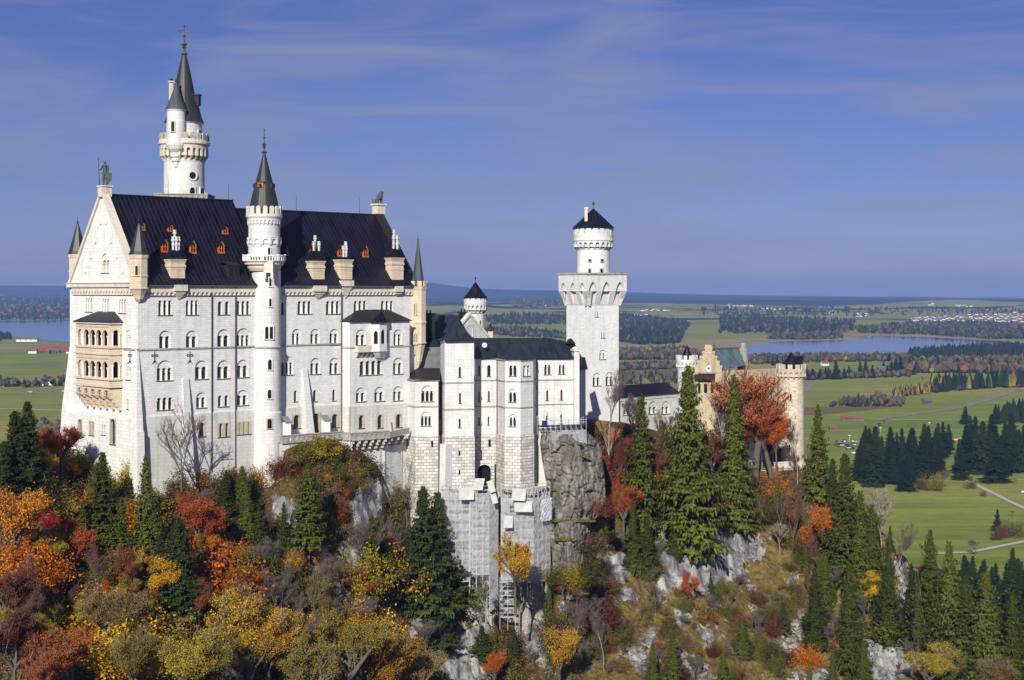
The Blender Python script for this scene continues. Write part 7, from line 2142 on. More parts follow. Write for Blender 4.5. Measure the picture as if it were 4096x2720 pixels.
rng = random.Random(77)
CATS = {'c': ('spruce_tree', 'spruce'), 'b': ('autumn_tree', 'tree'), 'd': ('autumn_tree', 'tree'), 's': ('autumn_tree', 'tree'), 'x': ('bare_tree', 'tree'), 'p': ('bare_tree', 'tree'), 'u': ('shrub', 'shrub')}
def plant(kind, px, top, base, w, mat, label, group=None, depth=None, bark=None, z=None):
    if depth is None: g = ground(px, base)
    else: g = P(px, base, depth)
    h = (base - top) / F * g.y
    tm, cm = PROTO[kind]
    nm, cat = CATS[kind[0]]
    if 'dwarf' in label or kind[0] == 'u': nm, cat = 'shrub', 'shrub'
    g.z -= .03 * h
    r = thing(nm, label, cat, g, group)
    r.scale = (h * w, h * w, h * 1.03); r.rotation_euler.z = rng.random() * 6.28
    for part, me in (('stems' if kind[0] == 'u' else 'trunk', tm), ('crown', cm)):
        o = bpy.data.objects.new(part, me); COL.objects.link(o); o.parent = r
        mt = mat if part == 'crown' else bark
        if mt:
            o.material_slots[0].link = 'OBJECT'; o.material_slots[0].material = M[mt]
    return r
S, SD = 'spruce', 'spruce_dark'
TREES = [
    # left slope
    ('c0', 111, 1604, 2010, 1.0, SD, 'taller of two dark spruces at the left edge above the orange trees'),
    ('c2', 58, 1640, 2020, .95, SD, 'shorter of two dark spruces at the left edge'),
    ('c1', 5, 1770, 2110, 1.0, SD, 'dark spruce cut by the left picture edge below the twin spruces'),
    ('c0', 411, 1807, 2180, 1.0, S, 'olive spruce before the foot of the gable end'),
    ('c3', 582, 1818, 2290, .72, S, 'slender sparse-topped spruce before the palace corner buttress'),
    ('c2', 600, 1980, 2300, 1.05, S, 'broad bushy spruce under the sparse-topped one at the palace corner'),
    ('c2', 706, 2080, 2470, 1.0, SD, 'dark blue-green spruce left of the red maple below the palace front'),
    ('b0', 190, 1700, 1900, 1.0, 'orange_leaf', 'bright orange tree right of the twin spruces beside the palace'),
    ('b1', 246, 1690, 1910, .9, 'red_leaf', 'reddish tree touching the palace corner left of the gable'),
    ('b2', 180, 1780, 1960, 1.0, 'gold_leaf', 'golden-orange small tree under the bright orange one'),
    ('b2', 290, 1845, 1950, .9, 'orange_leaf', 'small orange tree on the slope below the gable'),
    ('u1', 322, 1790, 1900, 1.0, 'olive_leaf', 'green bush at the gable foot'),
    ('u0', 235, 1900, 2000, 1.2, 'olive_leaf', 'olive bush left of the small orange tree'),
    ('b1', 90, 1920, 2330, .8, 'orange_leaf', 'big orange-yellow tree at the left edge below the dark spruces'),
    ('b3', 215, 2090, 2320, .8, 'yellow_leaf', 'yellow maple between the orange tree and the red one on the left slope'),
    ('u0', 188, 2050, 2110, 1.0, 'crimson_leaf', 'crimson bush in the middle of the left slope'),
    ('u3', 172, 1985, 2030, 1.0, 'crimson_leaf', 'smaller crimson bush above the other one'),
    ('b0', 310, 2055, 2360, .8, 'red_leaf', 'large rust-red tree on the left slope beside the broad spruces'),
    ('x1', 395, 2150, 2450, .9, 'twig_red', 'bare reddish tree with pale forked trunk on the left slope'),
    ('b2', 480, 2170, 2420, .8, 'rust_leaf', 'dull rust tree right of the bare forked tree'),
    ('b1', 40, 2250, 2580, .9, 'rust_leaf', 'dark rust tree at the left edge halfway down'),
    ('x1', 130, 2330, 2660, .9, 'twig_red', 'bare purple-brown tree at the left edge near the bottom'),
    ('b0', 60, 2420, 2800, .9, 'rust_leaf', 'dark rust tree in the bottom left corner'),
    ('d0', 320, 2470, 2860, .95, 'orange_leaf', 'big glowing orange tree at the bottom left'),
    ('d1', 190, 2560, 2880, .8, 'red_leaf', 'rust-orange tree left of the glowing orange one at the bottom'),
    ('d1', 420, 2320, 2610, .9, 'ochre_leaf', 'ochre-grey tree above the glowing orange one'),
    ('d0', 575, 2330, 2680, .85, 'ochre_leaf', 'pale ochre tree right of the ochre-grey one'),
    ('d1', 530, 2480, 2800, .8, 'yellow_leaf', 'olive-yellow tree right of the glowing orange tree'),
    ('d0', 760, 2470, 2880, .85, 'yellow_leaf', 'large yellow-green tree left of bottom centre'),
    ('d1', 920, 2310, 2760, .80, 'gold_leaf', 'tall golden-yellow tree below the red maple'),
    ('d0', 1010, 2480, 2880, .8, 'yellow_leaf', 'yellow tree right of the tall golden one at the bottom'),
    ('c1', 485, 1985, 2270, 1.0, S, 'spruce between the two broad ones on the left slope'),
    ('c0', 640, 2140, 2430, .95, SD, 'dark spruce left beside the blue-green one on the left slope'),
    ('c3', 335, 2010, 2240, 1.0, S, 'small spruce half hidden behind the rust-red tree'),
    # below the palace front
    ('b1', 820, 1950, 2290, .72, 'red_leaf', 'deep red maple below the palace front'),
    ('b0', 832, 2100, 2290, .75, 'orange_leaf', 'orange-red maple low in front of the deep red one'),
    ('u2', 760, 1860, 1960, 1.5, 'ochre_leaf', 'ochre bush at the palace foot beside the bare tree'),
    ('u0', 690, 1930, 2020, 1.4, 'brown_leaf', 'brown bush at the palace foot right of the sparse spruce'),
    ('x3', 722, 1575, 2060, .42, 'twig', 'bare spreading tree in front of the palace facade', None, 298.0),
    ('c1', 905, 1880, 2030, .9, SD, 'small dark spruce on the ledge below the drain pipes'),
    ('c3', 985, 1930, 2200, .9, S, 'narrow spruce right of the red maple'),
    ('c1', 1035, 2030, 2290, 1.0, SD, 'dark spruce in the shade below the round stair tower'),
    ('x1', 1060, 2020, 2230, 1.0, 'twig_red', 'bare reddish tree beside the dark spruce below the stair tower'),
    ('c4', 1234, 1850, 2310, .95, S, 'tall pale-olive spruce alone below the terrace mound'),
    ('u1', 1200, 1772, 1850, 1.3, 'olive_leaf', 'green bush on the mound at the left end of the terrace'),
    ('u0', 1280, 1745, 1830, 1.4, 'yellow_leaf', 'yellow-green bush on top of the terrace mound'),
    ('u2', 1340, 1760, 1840, 1.1, 'olive_leaf', 'olive bush on the right of the terrace mound'),
    ('b2', 1343, 1778, 1862, .8, 'gold_leaf', 'small golden-orange sapling on the terrace mound'),
    ('b2', 1310, 1885, 1975, .8, 'orange_leaf', 'small orange sapling halfway down the terrace mound'),
    ('u1', 1460, 1810, 1900, 1.2, 'olive_leaf', 'dark green bush at the right shoulder of the mound'),
    ('u2', 1420, 1790, 1850, 1.3, 'brown_leaf', 'brown bush against the wall under the terrace'),
    ('c3', 1488, 2060, 2320, 1.0, S, 'narrow dark spruce left of the gully'),
    ('c1', 1540, 2110, 2330, .95, SD, 'short dark spruce beside the narrow one left of the gully'),
    ('x0', 1590, 2050, 2330, .6, 'twig', 'thin bare trees above the gully'),
    ('b0', 1440, 2280, 2440, .9, 'red_leaf', 'bright red bushy tree low on the rock below the narrow dark spruce'),
    ('d1', 1262, 2260, 2540, .7, 'ochre_leaf', 'ochre tree under the tall pale-olive spruce'),
    ('x0', 1125, 2230, 2460, .8, 'twig', 'pale bare tree on the scree left of the ochre tree'),
    ('d0', 1085, 2385, 2800, .8, 'gold_leaf', 'golden tree at the bottom below the pale bare tree'),
    ('d0', 1400, 2420, 2860, .85, 'yellow_leaf', 'broad yellow tree at the bottom centre left'),
    ('d1', 1240, 2520, 2900, .8, 'yellow_leaf', 'yellow-green tree between the golden and the broad yellow one'),
    ('d1', 1560, 2470, 2860, .75, 'gold_leaf', 'golden-ochre tree right of the broad yellow one'),
    ('d0', 1690, 2560, 2900, .8, 'ochre_leaf', 'ochre tree at the bottom left of the grey rock'),
    # gully and scaffold
    ('p0', 1628, 1790, 2110, .6, 'twig', 'thin bare sapling against the rusticated base'),
    ('u2', 1590, 1935, 2020, 1.1, 'brown_leaf', 'withered bush at the foot of the wall under the terrace'),
    ('c2', 1692, 1940, 2440, .82, SD, 'tall dark spruce left of the pair before the scaffold'),
    ('c0', 1750, 1965, 2480, .85, SD, 'tall dark spruce right of the pair before the scaffold'),
    ('c1', 1815, 2070, 2400, .95, S, 'shorter olive spruce leaning on the scaffold'),
    ('c2', 1650, 2120, 2440, .8, SD, 'lower dark spruce at the left of the scaffold group'),
    ('c0', 1760, 2290, 2600, .9, SD, 'dark spruce at the bottom of the scaffold group'),
    ('b2', 1867, 2240, 2340, .8, 'orange_leaf', 'small orange tree at the scaffold edge'),
    ('s0', 1945, 2300, 2500, .8, 'olive_leaf', 'thin greenish birch below the grey scaffold strip', None, 322),
    ('b3', 2062, 2110, 2440, .62, 'gold_leaf', 'yellow tree in front of the white scaffolding', None, 322),
    ('s1', 2075, 2260, 2560, .6, 'gold_leaf', 'sparse golden tree below the yellow one on the scaffolding'),
    ('c2', 1928, 2500, 2640, 1.2, SD, 'round dark little spruce on the grey rock'),
    ('c2', 2055, 2510, 2700, 1.0, SD, 'dark spruce low in the gully'),
    ('b2', 1985, 2590, 2780, .8, 'orange_leaf', 'orange tree at the bottom under the gully'),
    ('b1', 2250, 2480, 2800, .62, 'gold_leaf', 'golden-orange tree at the bottom right of the gully'),
    ('c3', 2197, 2330, 2540, .85, S, 'slender green spruce beside the gully'),
    ('b0', 2262, 2310, 2420, 1.0, 'red_leaf', 'red-orange bush tree right of the slender green spruce'),
    ('b1', 2335, 2200, 2380, .9, 'olive_leaf', 'olive tree under the big grey rock'),
    ('b0', 2408, 2075, 2240, .85, 'yellow_leaf', 'yellow-green tree at the right foot of the big grey rock'),
    ('x0', 2300, 2370, 2620, .7, 'twig', 'brown bare trees below the olive tree'),
    # right of the rock
    ('x0', 2435, 1440, 1800, .62, 'twig', 'tall bare tree before the square tower', None, 366),
    ('s0', 2440, 1660, 1880, .8, 'orange_leaf', 'sparse orange tree beneath the tall bare one by the square tower'),
    ('b2', 2480, 1740, 1990, .55, 'rust_leaf', 'rust-orange tree right of the big grey rock'),
    ('b1', 2495, 1925, 2150, .78, 'orange_leaf', 'vivid orange tree left of the two low spruces'),
    ('c3', 2568, 1570, 2110, .92, S, 'narrow spruce left of the biggest spruce'),
    ('c2', 2752, 1455, 2200, .88, S, 'biggest spruce, before the gatehouse clock gable'),
    ('c3', 2935, 1488, 2110, .85, S, 'slender spruce between the biggest spruce and the red beech'),
    ('c1', 2700, 2040, 2240, .9, S, 'small spruce on the white rock below the biggest spruce'),
    ('c2', 2590, 2060, 2310, .9, S, 'dense low spruce at the left of the white rock'),
    ('c1', 2530, 2000, 2290, .8, S, 'low spruce under the vivid orange tree'),
    ('c0', 2880, 1985, 2110, 1.1, S, 'small dense spruce left of the silvery bush'),
    ('b1', 2950, 1895, 2090, .85, 'pale_leaf', 'silvery pinkish bush tree below the slender spruce'),
    ('d1', 3020, 1440, 1890, .95, 'beech_leaf', 'large copper-red beech before the gatehouse', None, 408),
    ('d0', 3088, 1575, 1910, .85, 'beech_leaf', 'lower copper-red beech beside the cream gate tower', None, 409),
    ('b2', 3108, 1640, 1885, .75, 'beech_leaf', 'small copper-red tree against the brick wing beside the cream gate tower', None, 410),
    ('s1', 2890, 1545, 1860, .6, 'rust_leaf', 'thin rust tree between the spruce and the yellow gatehouse', None, 412),
    ('x1', 2640, 1620, 1860, .8, 'twig_red', 'reddish bare tree before the white gallery', None, 402),
    ('s0', 2660, 1650, 1870, .8, 'rust_leaf', 'rusty half-bare tree hiding the right end of the white gallery', None, 403),
    ('c0', 2660, 1690, 2000, .8, S, 'spruce below the white gallery behind the biggest spruce'),
    ('b0', 2610, 1760, 1980, .7, 'rust_leaf', 'rust tree between the narrow spruce and the biggest spruce'),
    ('b1', 2860, 1700, 1960, .7, 'rust_leaf', 'rust tree right of the biggest spruce at the gatehouse foot'),
    ('b2', 2965, 1690, 1890, .8, 'red_leaf', 'low red tree left of the portal'),
    ('x2', 2530, 1560, 1760, .9, 'twig', 'dark bare tree against the square tower and the gallery', None, 408),
    ('x0', 3190, 1650, 1920, .6, 'twig', 'thin bare tree before the cream gate tower', None, 410),
    ('b0', 2762, 2275, 2440, .62, 'red_leaf', 'small red tree on the white rock face'),
    ('c1', 2842, 2285, 2380, .8, SD, 'tiny dark spruce at the right foot of the white rock'),
    ('p0', 2620, 2290, 2480, .6, 'twig', 'cluster of thin bare stems on the grassy slope'),
    ('x0', 2415, 2420, 2680, .62, 'twig', 'lone bare tree low on the grassy slope'),
    ('c0', 2690, 2520, 2780, .95, S, 'right spruce of the pair at the bottom of the grassy slope'),
    ('c1', 2612, 2570, 2790, .95, S, 'left spruce of the pair at the bottom of the grassy slope'),
    ('c0', 2893, 2590, 2790, .95, S, 'spruce at the bottom right of the spruce pair'),
    ('c2', 2970, 2470, 2630, 1.25, S, 'bushy spruce alone on the grassy slope'),
    ('x2', 3020, 2440, 2570, 1.0, 'twig', 'grey leafless bush behind the bushy spruce'),
    ('c2', 3133, 2410, 2530, 1.3, SD, 'small broad spruce on the upper grassy slope'),
    ('u1', 3102, 2575, 2650, 1.5, SD, 'dwarf pine like a green cushion on the slope'),
    ('c3', 3272, 1612, 1990, 1.0, S, 'dark-topped spruce right of the cream gate tower', None, 408),
    ('x0', 3230, 1780, 2010, .8, 'twig', 'bare tree below the cream gate tower'),
    ('x1', 3170, 1940, 2230, .8, 'twig_red', 'brown bare trees on the slope below the forecourt'),
    ('p0', 3120, 1930, 2200, .8, 'twig', 'grey bare stems left of the brown bare trees'),
    ('s1', 3120, 2080, 2220, .9, 'rust_leaf', 'rust bush tree at the foot of the bare stems'),
    ('c2', 3378, 1808, 2340, .85, S, 'tall dense spruce right of the forecourt'),
    ('c1', 3330, 1830, 2180, .9, SD, 'dark spruce just left of the tall dense one'),
    ('c0', 3440, 1960, 2420, .85, S, 'spruce on the right of the tall dense one'),
    ('b2', 3310, 2000, 2320, .75, 'orange_leaf', 'orange beech before the tall dense spruce'),
    ('c4', 3487, 2015, 2430, .85, S, 'bare-trunked spruce beside the pale yellow tree'),
    ('s1', 3528, 1930, 2240, .7, 'ochre_leaf', 'pale yellow half-bare tree at the meadow edge'),
    ('x0', 3590, 2070, 2330, .8, 'twig', 'brown bare crown left of the meadow spruces'),
    ('c1', 3258, 2265, 2600, .85, S, 'left spruce of the trio on the rocky right slope'),
    ('c4', 3300, 2205, 2540, .85, S, 'middle spruce of the trio on the rocky right slope'),
    ('c0', 3396, 2250, 2700, .75, S, 'right and tallest spruce of the trio on the rocky right slope'),
    ('b0', 3470, 2270, 2470, .8, 'gold_leaf', 'orange-golden tree behind the trio of spruces'),
    ('c0', 3555, 2190, 2570, .8, S, 'spruce above the pink rock face'),
    ('c1', 3645, 2250, 2580, .7, SD, 'thin dark spruce right of the pink rock face'),
    ('c4', 3722, 2115, 2600, .78, S, 'leftmost tall spruce on the right ridge'),
    ('c0', 3795, 2160, 2660, .78, S, 'second tall spruce on the right ridge'),
    ('c2', 3945, 2285, 2740, .85, S, 'broad light spruce on the right ridge'),
    ('c1', 3860, 2300, 2700, .8, S, 'spruce between the second tall one and the broad light one'),
    ('b2', 3885, 2400, 2560, .7, 'gold_leaf', 'narrow golden tree between the right ridge spruces'),
    ('c0', 4050, 2360, 2780, .85, S, 'spruce at the right picture edge'),
    ('c5', 3670, 2330, 2680, .8, SD, 'bare-stemmed spruce behind the yellow bush tree'),
    ('c2', 3455, 2560, 2820, .95, S, 'spruce at the bottom beside the yellow bush tree'),
    ('c0', 3332, 2600, 2800, .85, S, 'spruce at the bottom left of the rock ribs'),
    ('c1', 3238, 2640, 2800, .8, S, 'small spruce at the bottom on the rocky right slope'),
    ('d0', 3690, 2550, 2800, 1.0, 'yellow_leaf', 'big yellow-green bush tree at the bottom right'),
    ('d1', 3790, 2590, 2800, .8, 'olive_leaf', 'green tree right of the yellow bush tree'),
    ('d1', 3980, 2600, 2840, .9, 'ochre_leaf', 'ochre tree in the bottom right corner'),
]
for tr in TREES:
    k, px, top, base, w, mat, label = tr[:7]
    depth = tr[8] if len(tr) > 8 else None
    bark = 'bark_pale' if k in ('x0', 's1', 'p0', 's0') else None
    if k[0] == 'c' and px < 2000: w *= 1.28      # the left and centre spruces are broad
    plant(k, px, top, base, w, mat, label, None, depth, bark)

# ---- lesser growth between the named trees: shrubs, saplings and thin bare stems
ZONES = [  # x0, x1, y0, y1, number, kinds, leaf colours, height range (photo px), label, group
    (0, 620, 1960, 2380, 46, ('u0', 'u1', 'u2', 's0'), ('olive_leaf', 'olive_leaf', 'orange_leaf', 'yellow_leaf', 'ochre_leaf'), (50, 120), 'mixed autumn bush on the wooded slope below the gable end', 'bushes below the gable end'),
    (0, 1000, 2330, 2720, 46, ('b0', 'b1', 's0', 'u0', 'x1'), ('ochre_leaf', 'rust_leaf', 'yellow_leaf', 'yellow_leaf', 'gold_leaf', 'orange_leaf'), (130, 240), 'autumn tree filling the thicket at the bottom left', 'thicket at the bottom left'),
    (420, 1180, 2060, 2480, 11, ('c0', 'c1', 'c3'), (SD, S, SD), (150, 270), 'dark spruce standing among the autumn trees of the left slope', 'spruces among the autumn trees'),
    (640, 1560, 1900, 2330, 80, ('u0', 'u1', 'u2', 'u3', 's1', 'x2'), ('olive_leaf', 'brown_leaf', 'ochre_leaf', 'olive_leaf', 'rust_leaf', 'orange_leaf'), (35, 90), 'low brown or olive bush on the steep slope below the palace', 'bushes below the palace front'),
    (1000, 1760, 2300, 2700, 48, ('b0', 'b3', 's0', 'u2', 'x0', 'x2'), ('ochre_leaf', 'yellow_leaf', 'yellow_leaf', 'gold_leaf', 'olive_leaf'), (100, 200), 'ochre or yellow tree in the thicket at the bottom centre', 'thicket at the bottom centre'),
    (1860, 2420, 2380, 2720, 40, ('u0', 'u2', 's0', 's1', 'x0', 'x2', 'u3'), ('brown_leaf', 'olive_leaf', 'ochre_leaf', 'rust_leaf'), (50, 130), 'withered bush in the gully below the scaffolding', 'bushes in the gully'),
    (2400, 2700, 1760, 2080, 34, ('u0', 'u2', 's1', 'x1', 's0'), ('rust_leaf', 'brown_leaf', 'orange_leaf', 'olive_leaf', 'rust_leaf'), (50, 120), 'rusty undergrowth bush between the grey rock and the spruces', 'bushes right of the grey rock'),
    (2780, 3250, 1900, 2180, 40, ('u0', 'u2', 's1', 'x1', 'x0'), ('rust_leaf', 'brown_leaf', 'ochre_leaf', 'olive_leaf', 'orange_leaf'), (45, 110), 'rusty bush on the slope below the forecourt', 'bushes below the forecourt'),
    (2380, 3260, 2180, 2720, 190, ('u0', 'u3', 'u1', 'u2', 'p0', 'x2', 's1'), ('ochre_leaf', 'olive_leaf', 'brown_leaf', 'olive_leaf', 'rust_leaf', 'olive_leaf'), (22, 74), 'small ochre bush on the open grassy slope', 'bushes on the grassy slope'),
    (3220, 3760, 2150, 2720, 74, ('u0', 'c3', 's1', 'x0', 'x1', 'c1', 'p0'), ('brown_leaf', 'rust_leaf', 'ochre_leaf', 'olive_leaf', 'orange_leaf'), (50, 140), 'brown bush or sapling between the spruces of the right slope', 'undergrowth of the right slope'),
    (3700, 4096, 2480, 2720, 26, ('c0', 'c1', 'c2', 'u2'), (S, SD, S), (150, 300), 'green spruce in the dense stand at the bottom right', 'spruces at the bottom right'),
]
for (x0, x1, y0, y1, n, kinds, mats, (h0, h1), lab, grp) in ZONES:
    c = 0
    for tries in range(n * 8):
        if c >= n: break
        px, py = rng.uniform(x0, x1), rng.uniform(y0, y1)
        pr_, _ = ridge(px)
        if py < pr_ + 25: continue
        if float(rockiness(np.array([px]), np.array([py]))[0]) > .5 and rng.random() < .93: continue
        k = rng.choice(kinds)
        h = rng.uniform(h0, h1) * (1.3 if k[0] in 'xp' else 1)
        mt = rng.choice(mats)
        if k[0] == 'c' and mt not in (S, SD): mt = S
        if k[0] in 'xp': mt = None
        plant(k, px, py - h, py + 4, rng.uniform(.62, .95) if k[0] in 'bs' else rng.uniform(.8, 1.3), mt, lab, grp)
        c += 1
for (px, base, h, k, mt, lab) in ((2228, 2330, 70, 'u0', 'olive_leaf', 'olive bush at the left foot of the big grey rock'), (2290, 2345, 80, 'u2', 'yellow_leaf', 'yellow-green bush at the foot of the big grey rock'), (2345, 2330, 90, 'u1', 'olive_leaf', 'green bush at the right foot of the big grey rock'), (2375, 2215, 80, 'u0', 'brown_leaf', 'brown bush on the right flank of the big grey rock'), (2425, 2060, 70, 'u2', 'rust_leaf', 'rust bush on the right flank of the big grey rock'), (2250, 2400, 110, 's0', 'olive_leaf', 'small olive tree below the big grey rock'), (2310, 2440, 120, 's1', 'gold_leaf', 'small golden tree below the big grey rock')):
    plant(k, px, base - h, base, 1.2, mt, lab, None, 332 if px < 2360 else 341)
# rusty and green thicket behind the slender spruces (before gallery and gatehouse)
# ---- spruces standing on the valley meadow
VAL = [(3454, 1727, 1890, .8, 'spruce at the left end of the meadow row behind the slope'), (3500, 1738, 1946, .85, 'tall spruce left in the meadow row before the white building'), (3528, 1742, 1930, .8, 'spruce right beside the tall left one in the meadow row'), (3570, 1768, 1935, .95, 'broad spruce in the middle of the meadow row'),
       (3622, 1838, 1964, 1.1, 'lowest and nearest spruce of the meadow row'), (3680, 1776, 1905, .9, 'spruce before the long white building'), (3708, 1772, 1900, .8, 'thin spruce right of the long white building'), (3741, 1758, 1890, .85, 'tall spruce right of the nearest spruce'),
       (3752, 1690, 1830, .9, 'spruce in the dark clump above the car park, left'), (3772, 1686, 1828, .8, 'spruce in the dark clump above the car park, middle'), (3795, 1694, 1800, .8, 'spruce in the dark clump above the car park, right'), (3716, 1700, 1760, .8, 'slim spruce standing left of the dark clump'),
       (3862, 1623, 1697, 1.1, 'lone dark spruce in the green field at the right'), (3864, 1697, 1880, .85, 'tall spruce left of the broad conifers'), (3845, 1776, 1920, .9, 'spruce before the tall one left of the broad conifers'), (3890, 1716, 1870, .7, 'narrow spruce among the broad conifers'), (3930, 1682, 1895, .95, 'tallest spruce of the right meadow group'),
       (3978, 1776, 1930, 1.45, 'very broad round spruce beside the path'), (3982, 1616, 1696, 1.15, 'lone spruce before the dark edge of the right forest'), (3965, 1725, 1880, .9, 'spruce behind the very broad one'), (4012, 1722, 1880, .9, 'spruce above and right of the very broad one'), (4040, 1700, 1890, .9, 'dark spruce near the right edge of the meadow group'), (4075, 1716, 1885, 1.0, 'spruce cut by the right picture edge'),
       (3742, 2045, 2115, 1.0, 'dummy')]
VAL = VAL[:-1] + [(3990, 2035, 2125, .9, 'lone spruce with round bushes in the near meadow')]
for i, (px, top, base, w, lab) in enumerate(VAL):
    d = -VZ * F / (base - Y0)
    plant(('c0', 'c2', 'c1')[i % 3], px, top, base, w * 1.3, 'spruce_far', lab, None, d)
rnd = random.Random(18)
for k in range(72):
    px = rnd.choice([rnd.uniform(3420, 3760), rnd.uniform(3430, 3720), rnd.uniform(3830, 4110)]); base = rnd.uniform(1845, 1950) - max(0, px - 3600) * .25 if px < 3800 else rnd.uniform(1790, 1905)
    plant(rnd.choice(['c0', 'c2', 'c1']), px, base - rnd.uniform(95, 165), base, rnd.uniform(.85, 1.5), 'spruce_far', 'dark spruce filling the tree belt across the near meadow', 'spruces of the meadow belt', -VZ * F / (base - Y0))
rnd = random.Random(8)
for (px, top, base) in ((3228, 1468, 1520), (3248, 1474, 1520), (3280, 1473, 1518), (3303, 1466, 1516), (3314, 1466, 1516), (3344, 1438, 1518), (3376, 1468, 1514), (3396, 1460, 1508), (3440, 1442, 1500), (3462, 1436, 1492), (3490, 1458, 1512), (3534, 1440, 1476), (3550, 1460, 1508), (3567, 1444, 1496), (3585, 1432, 1494), (3603, 1426, 1492), (3640, 1424, 1478), (3655, 1462, 1500), (3557, 1406, 1445), (3058, 1410, 1440), (3140, 1416, 1440), (3090, 1428, 1462), (3110, 1422, 1462)):
    plant(rnd.choice(['c0', 'c2']), px, top, base, 1.15, 'spruce_far', 'dark spruce in the loose row across the meadow before the right lake', 'spruces before the right lake', -VZ * F / (base - Y0))
for (k, px, top, base, w, mt, lab) in (('b1', 3516, 1690, 1713, 1.0, 'olive_leaf', 'round brown apple tree alone in the field below the barns'), ('u1', 3690, 1895, 1960, 1.0, 'olive_leaf', 'olive shrub at the foot of the meadow row'), ('u0', 3740, 1898, 1962, 1.1, 'yellow_leaf', 'yellow-green shrub at the foot of the meadow row'), ('x2', 3770, 1875, 1955, 1.1, 'twig', 'leafless shrub right of the yellow-green shrub'),
                               ('u2', 3885, 1918, 1955, 1.1, 'olive_leaf', 'round dark shrub where the two paths meet'), ('u0', 3935, 1962, 1985, 1.0, 'olive_leaf', 'small shrub in the grass beside the gravel path'), ('u1', 4030, 2085, 2150, 1.1, 'brown_leaf', 'brown shrub beside the lone spruce in the near meadow'), ('u0', 4060, 2090, 2145, 1.2, 'olive_leaf', 'green shrub right of the lone spruce in the near meadow'), ('u2', 3985, 2120, 2160, 1.0, 'brown_leaf', 'low shrub left of the lone spruce in the near meadow'), ('x2', 4052, 2038, 2070, 1.0, 'twig', 'grey leafless shrub above the near meadow bushes'), ('x2', 3900, 2150, 2225, 1.1, 'twig', 'grey leafless tree at the lower gravel path'),
                               ('x2', 3470, 1715, 1765, 1.0, 'twig', 'leafless tree at the car park'), ('b2', 4040, 1680, 1716, 1.0, 'gold_leaf', 'small golden tree behind the right meadow spruces'), ('b1', 3960, 1542, 1552, 1.4, 'gold_leaf', 'golden larch clump before the dark strip'), ('b2', 4075, 1535, 1560, 1.2, 'red_leaf', 'rust-red bush at the end of the dark strip'), ('b0', 180, 1495, 1545, 1.1, 'olive_leaf', 'dark tree beside the farmhouse'), ('b1', 245, 1498, 1543, 1.2, 'olive_leaf', 'round dark tree right of the big farmhouse'), ('b0', 272, 1496, 1543, 1.1, 'olive_leaf', 'dark tree nearest the palace wall in the valley'), ('b3', 38, 1502, 1545, 1.1, 'brown_leaf', 'round brown tree left of the farmhouses')):
    plant(k, px, top, base, w, mt, lab, None, -VZ * F / (base - Y0))
# dark spruces on the lower slope at the far right, beyond the ridge
rnd = random.Random(21)
for k in range(46):
    px = 3790 + 330 * rnd.random(); base = 2330 + 260 * rnd.random() + (4096 - px) * .25
    plant(rnd.choice(['c0', 'c1', 'c2']), px, base - rnd.uniform(130, 190), base, 1.0, 'spruce_far', 'dark spruce of the shaded wood behind the right ridge', 'wood behind the right ridge', 520 + rnd.uniform(-40, 60))

# ---- undergrowth: leaves, grass and twigs covering the slope, too fine to count
rnd = random.Random(4)
c_, a_, b_, mi = [], [], [], []
UM = ['olive_leaf', 'brown_leaf', 'ochre_leaf', 'rust_leaf', 'twig']
n_tuft = 0
while n_tuft < 26000:
    px, py = rnd.uniform(-150, 4250), rnd.uniform(1740, 2800)
    pr_, dr__ = ridge(px)
    if py < pr_ + 4: continue
    rk = float(rockiness(np.array([px]), np.array([py]))[0])
    if rk > .45 and rnd.random() < .93: continue
    p = ground(px, py)
    k = noise.noise(p * .06) + rnd.uniform(-.35, .35)
    grassy = px > 2300 and py > 2100
    m = 0 if k < -.25 else 1 if k < .12 else 2 if k < .42 else 3
    if grassy: m = (0, 2, 2, 1)[m] if rnd.random() < .8 else m
    sz = rnd.uniform(.25, .7) * (.55 if grassy else 1.0)
    for j in range(6 if not grassy else 4):
        v = Vector((rnd.gauss(0, 1), rnd.gauss(0, 1), abs(rnd.gauss(0, .8)))) * sz * 1.1
        a = Vector((rnd.gauss(0, 1), rnd.gauss(0, 1), rnd.gauss(0, .7))).normalized(); b = a.cross(Vector((rnd.gauss(0, 1), rnd.gauss(0, 1), rnd.gauss(0, 1)))).normalized()
        s = sz * rnd.uniform(.25, .7)
        c_.append(p + v); a_.append(a * s * .6); b_.append(b * s * .42); mi.append(m)
    if rnd.random() < .35:
        d = Vector((rnd.gauss(0, .35), rnd.gauss(0, .35), 1)).normalized() * rnd.uniform(.8, 2.6)
        c_.append(p + d * .5); a_.append(d * .5); b_.append(Vector((.03, .01, 0))); mi.append(4)
    n_tuft += 1
c, a, b = np.array(c_), np.array(a_), np.array(b_)
vs = np.stack([c - a, c + b, c + a, c - b], 1).reshape(-1, 3)
ug = bpy.data.objects.new('undergrowth', fast_mesh('undergrowth', vs, np.arange(len(vs)).reshape(-1, 4), UM, mi)); COL.objects.link(ug)
tag(ug, 'brown and olive undergrowth covering the castle hill', 'undergrowth', kind='stuff')
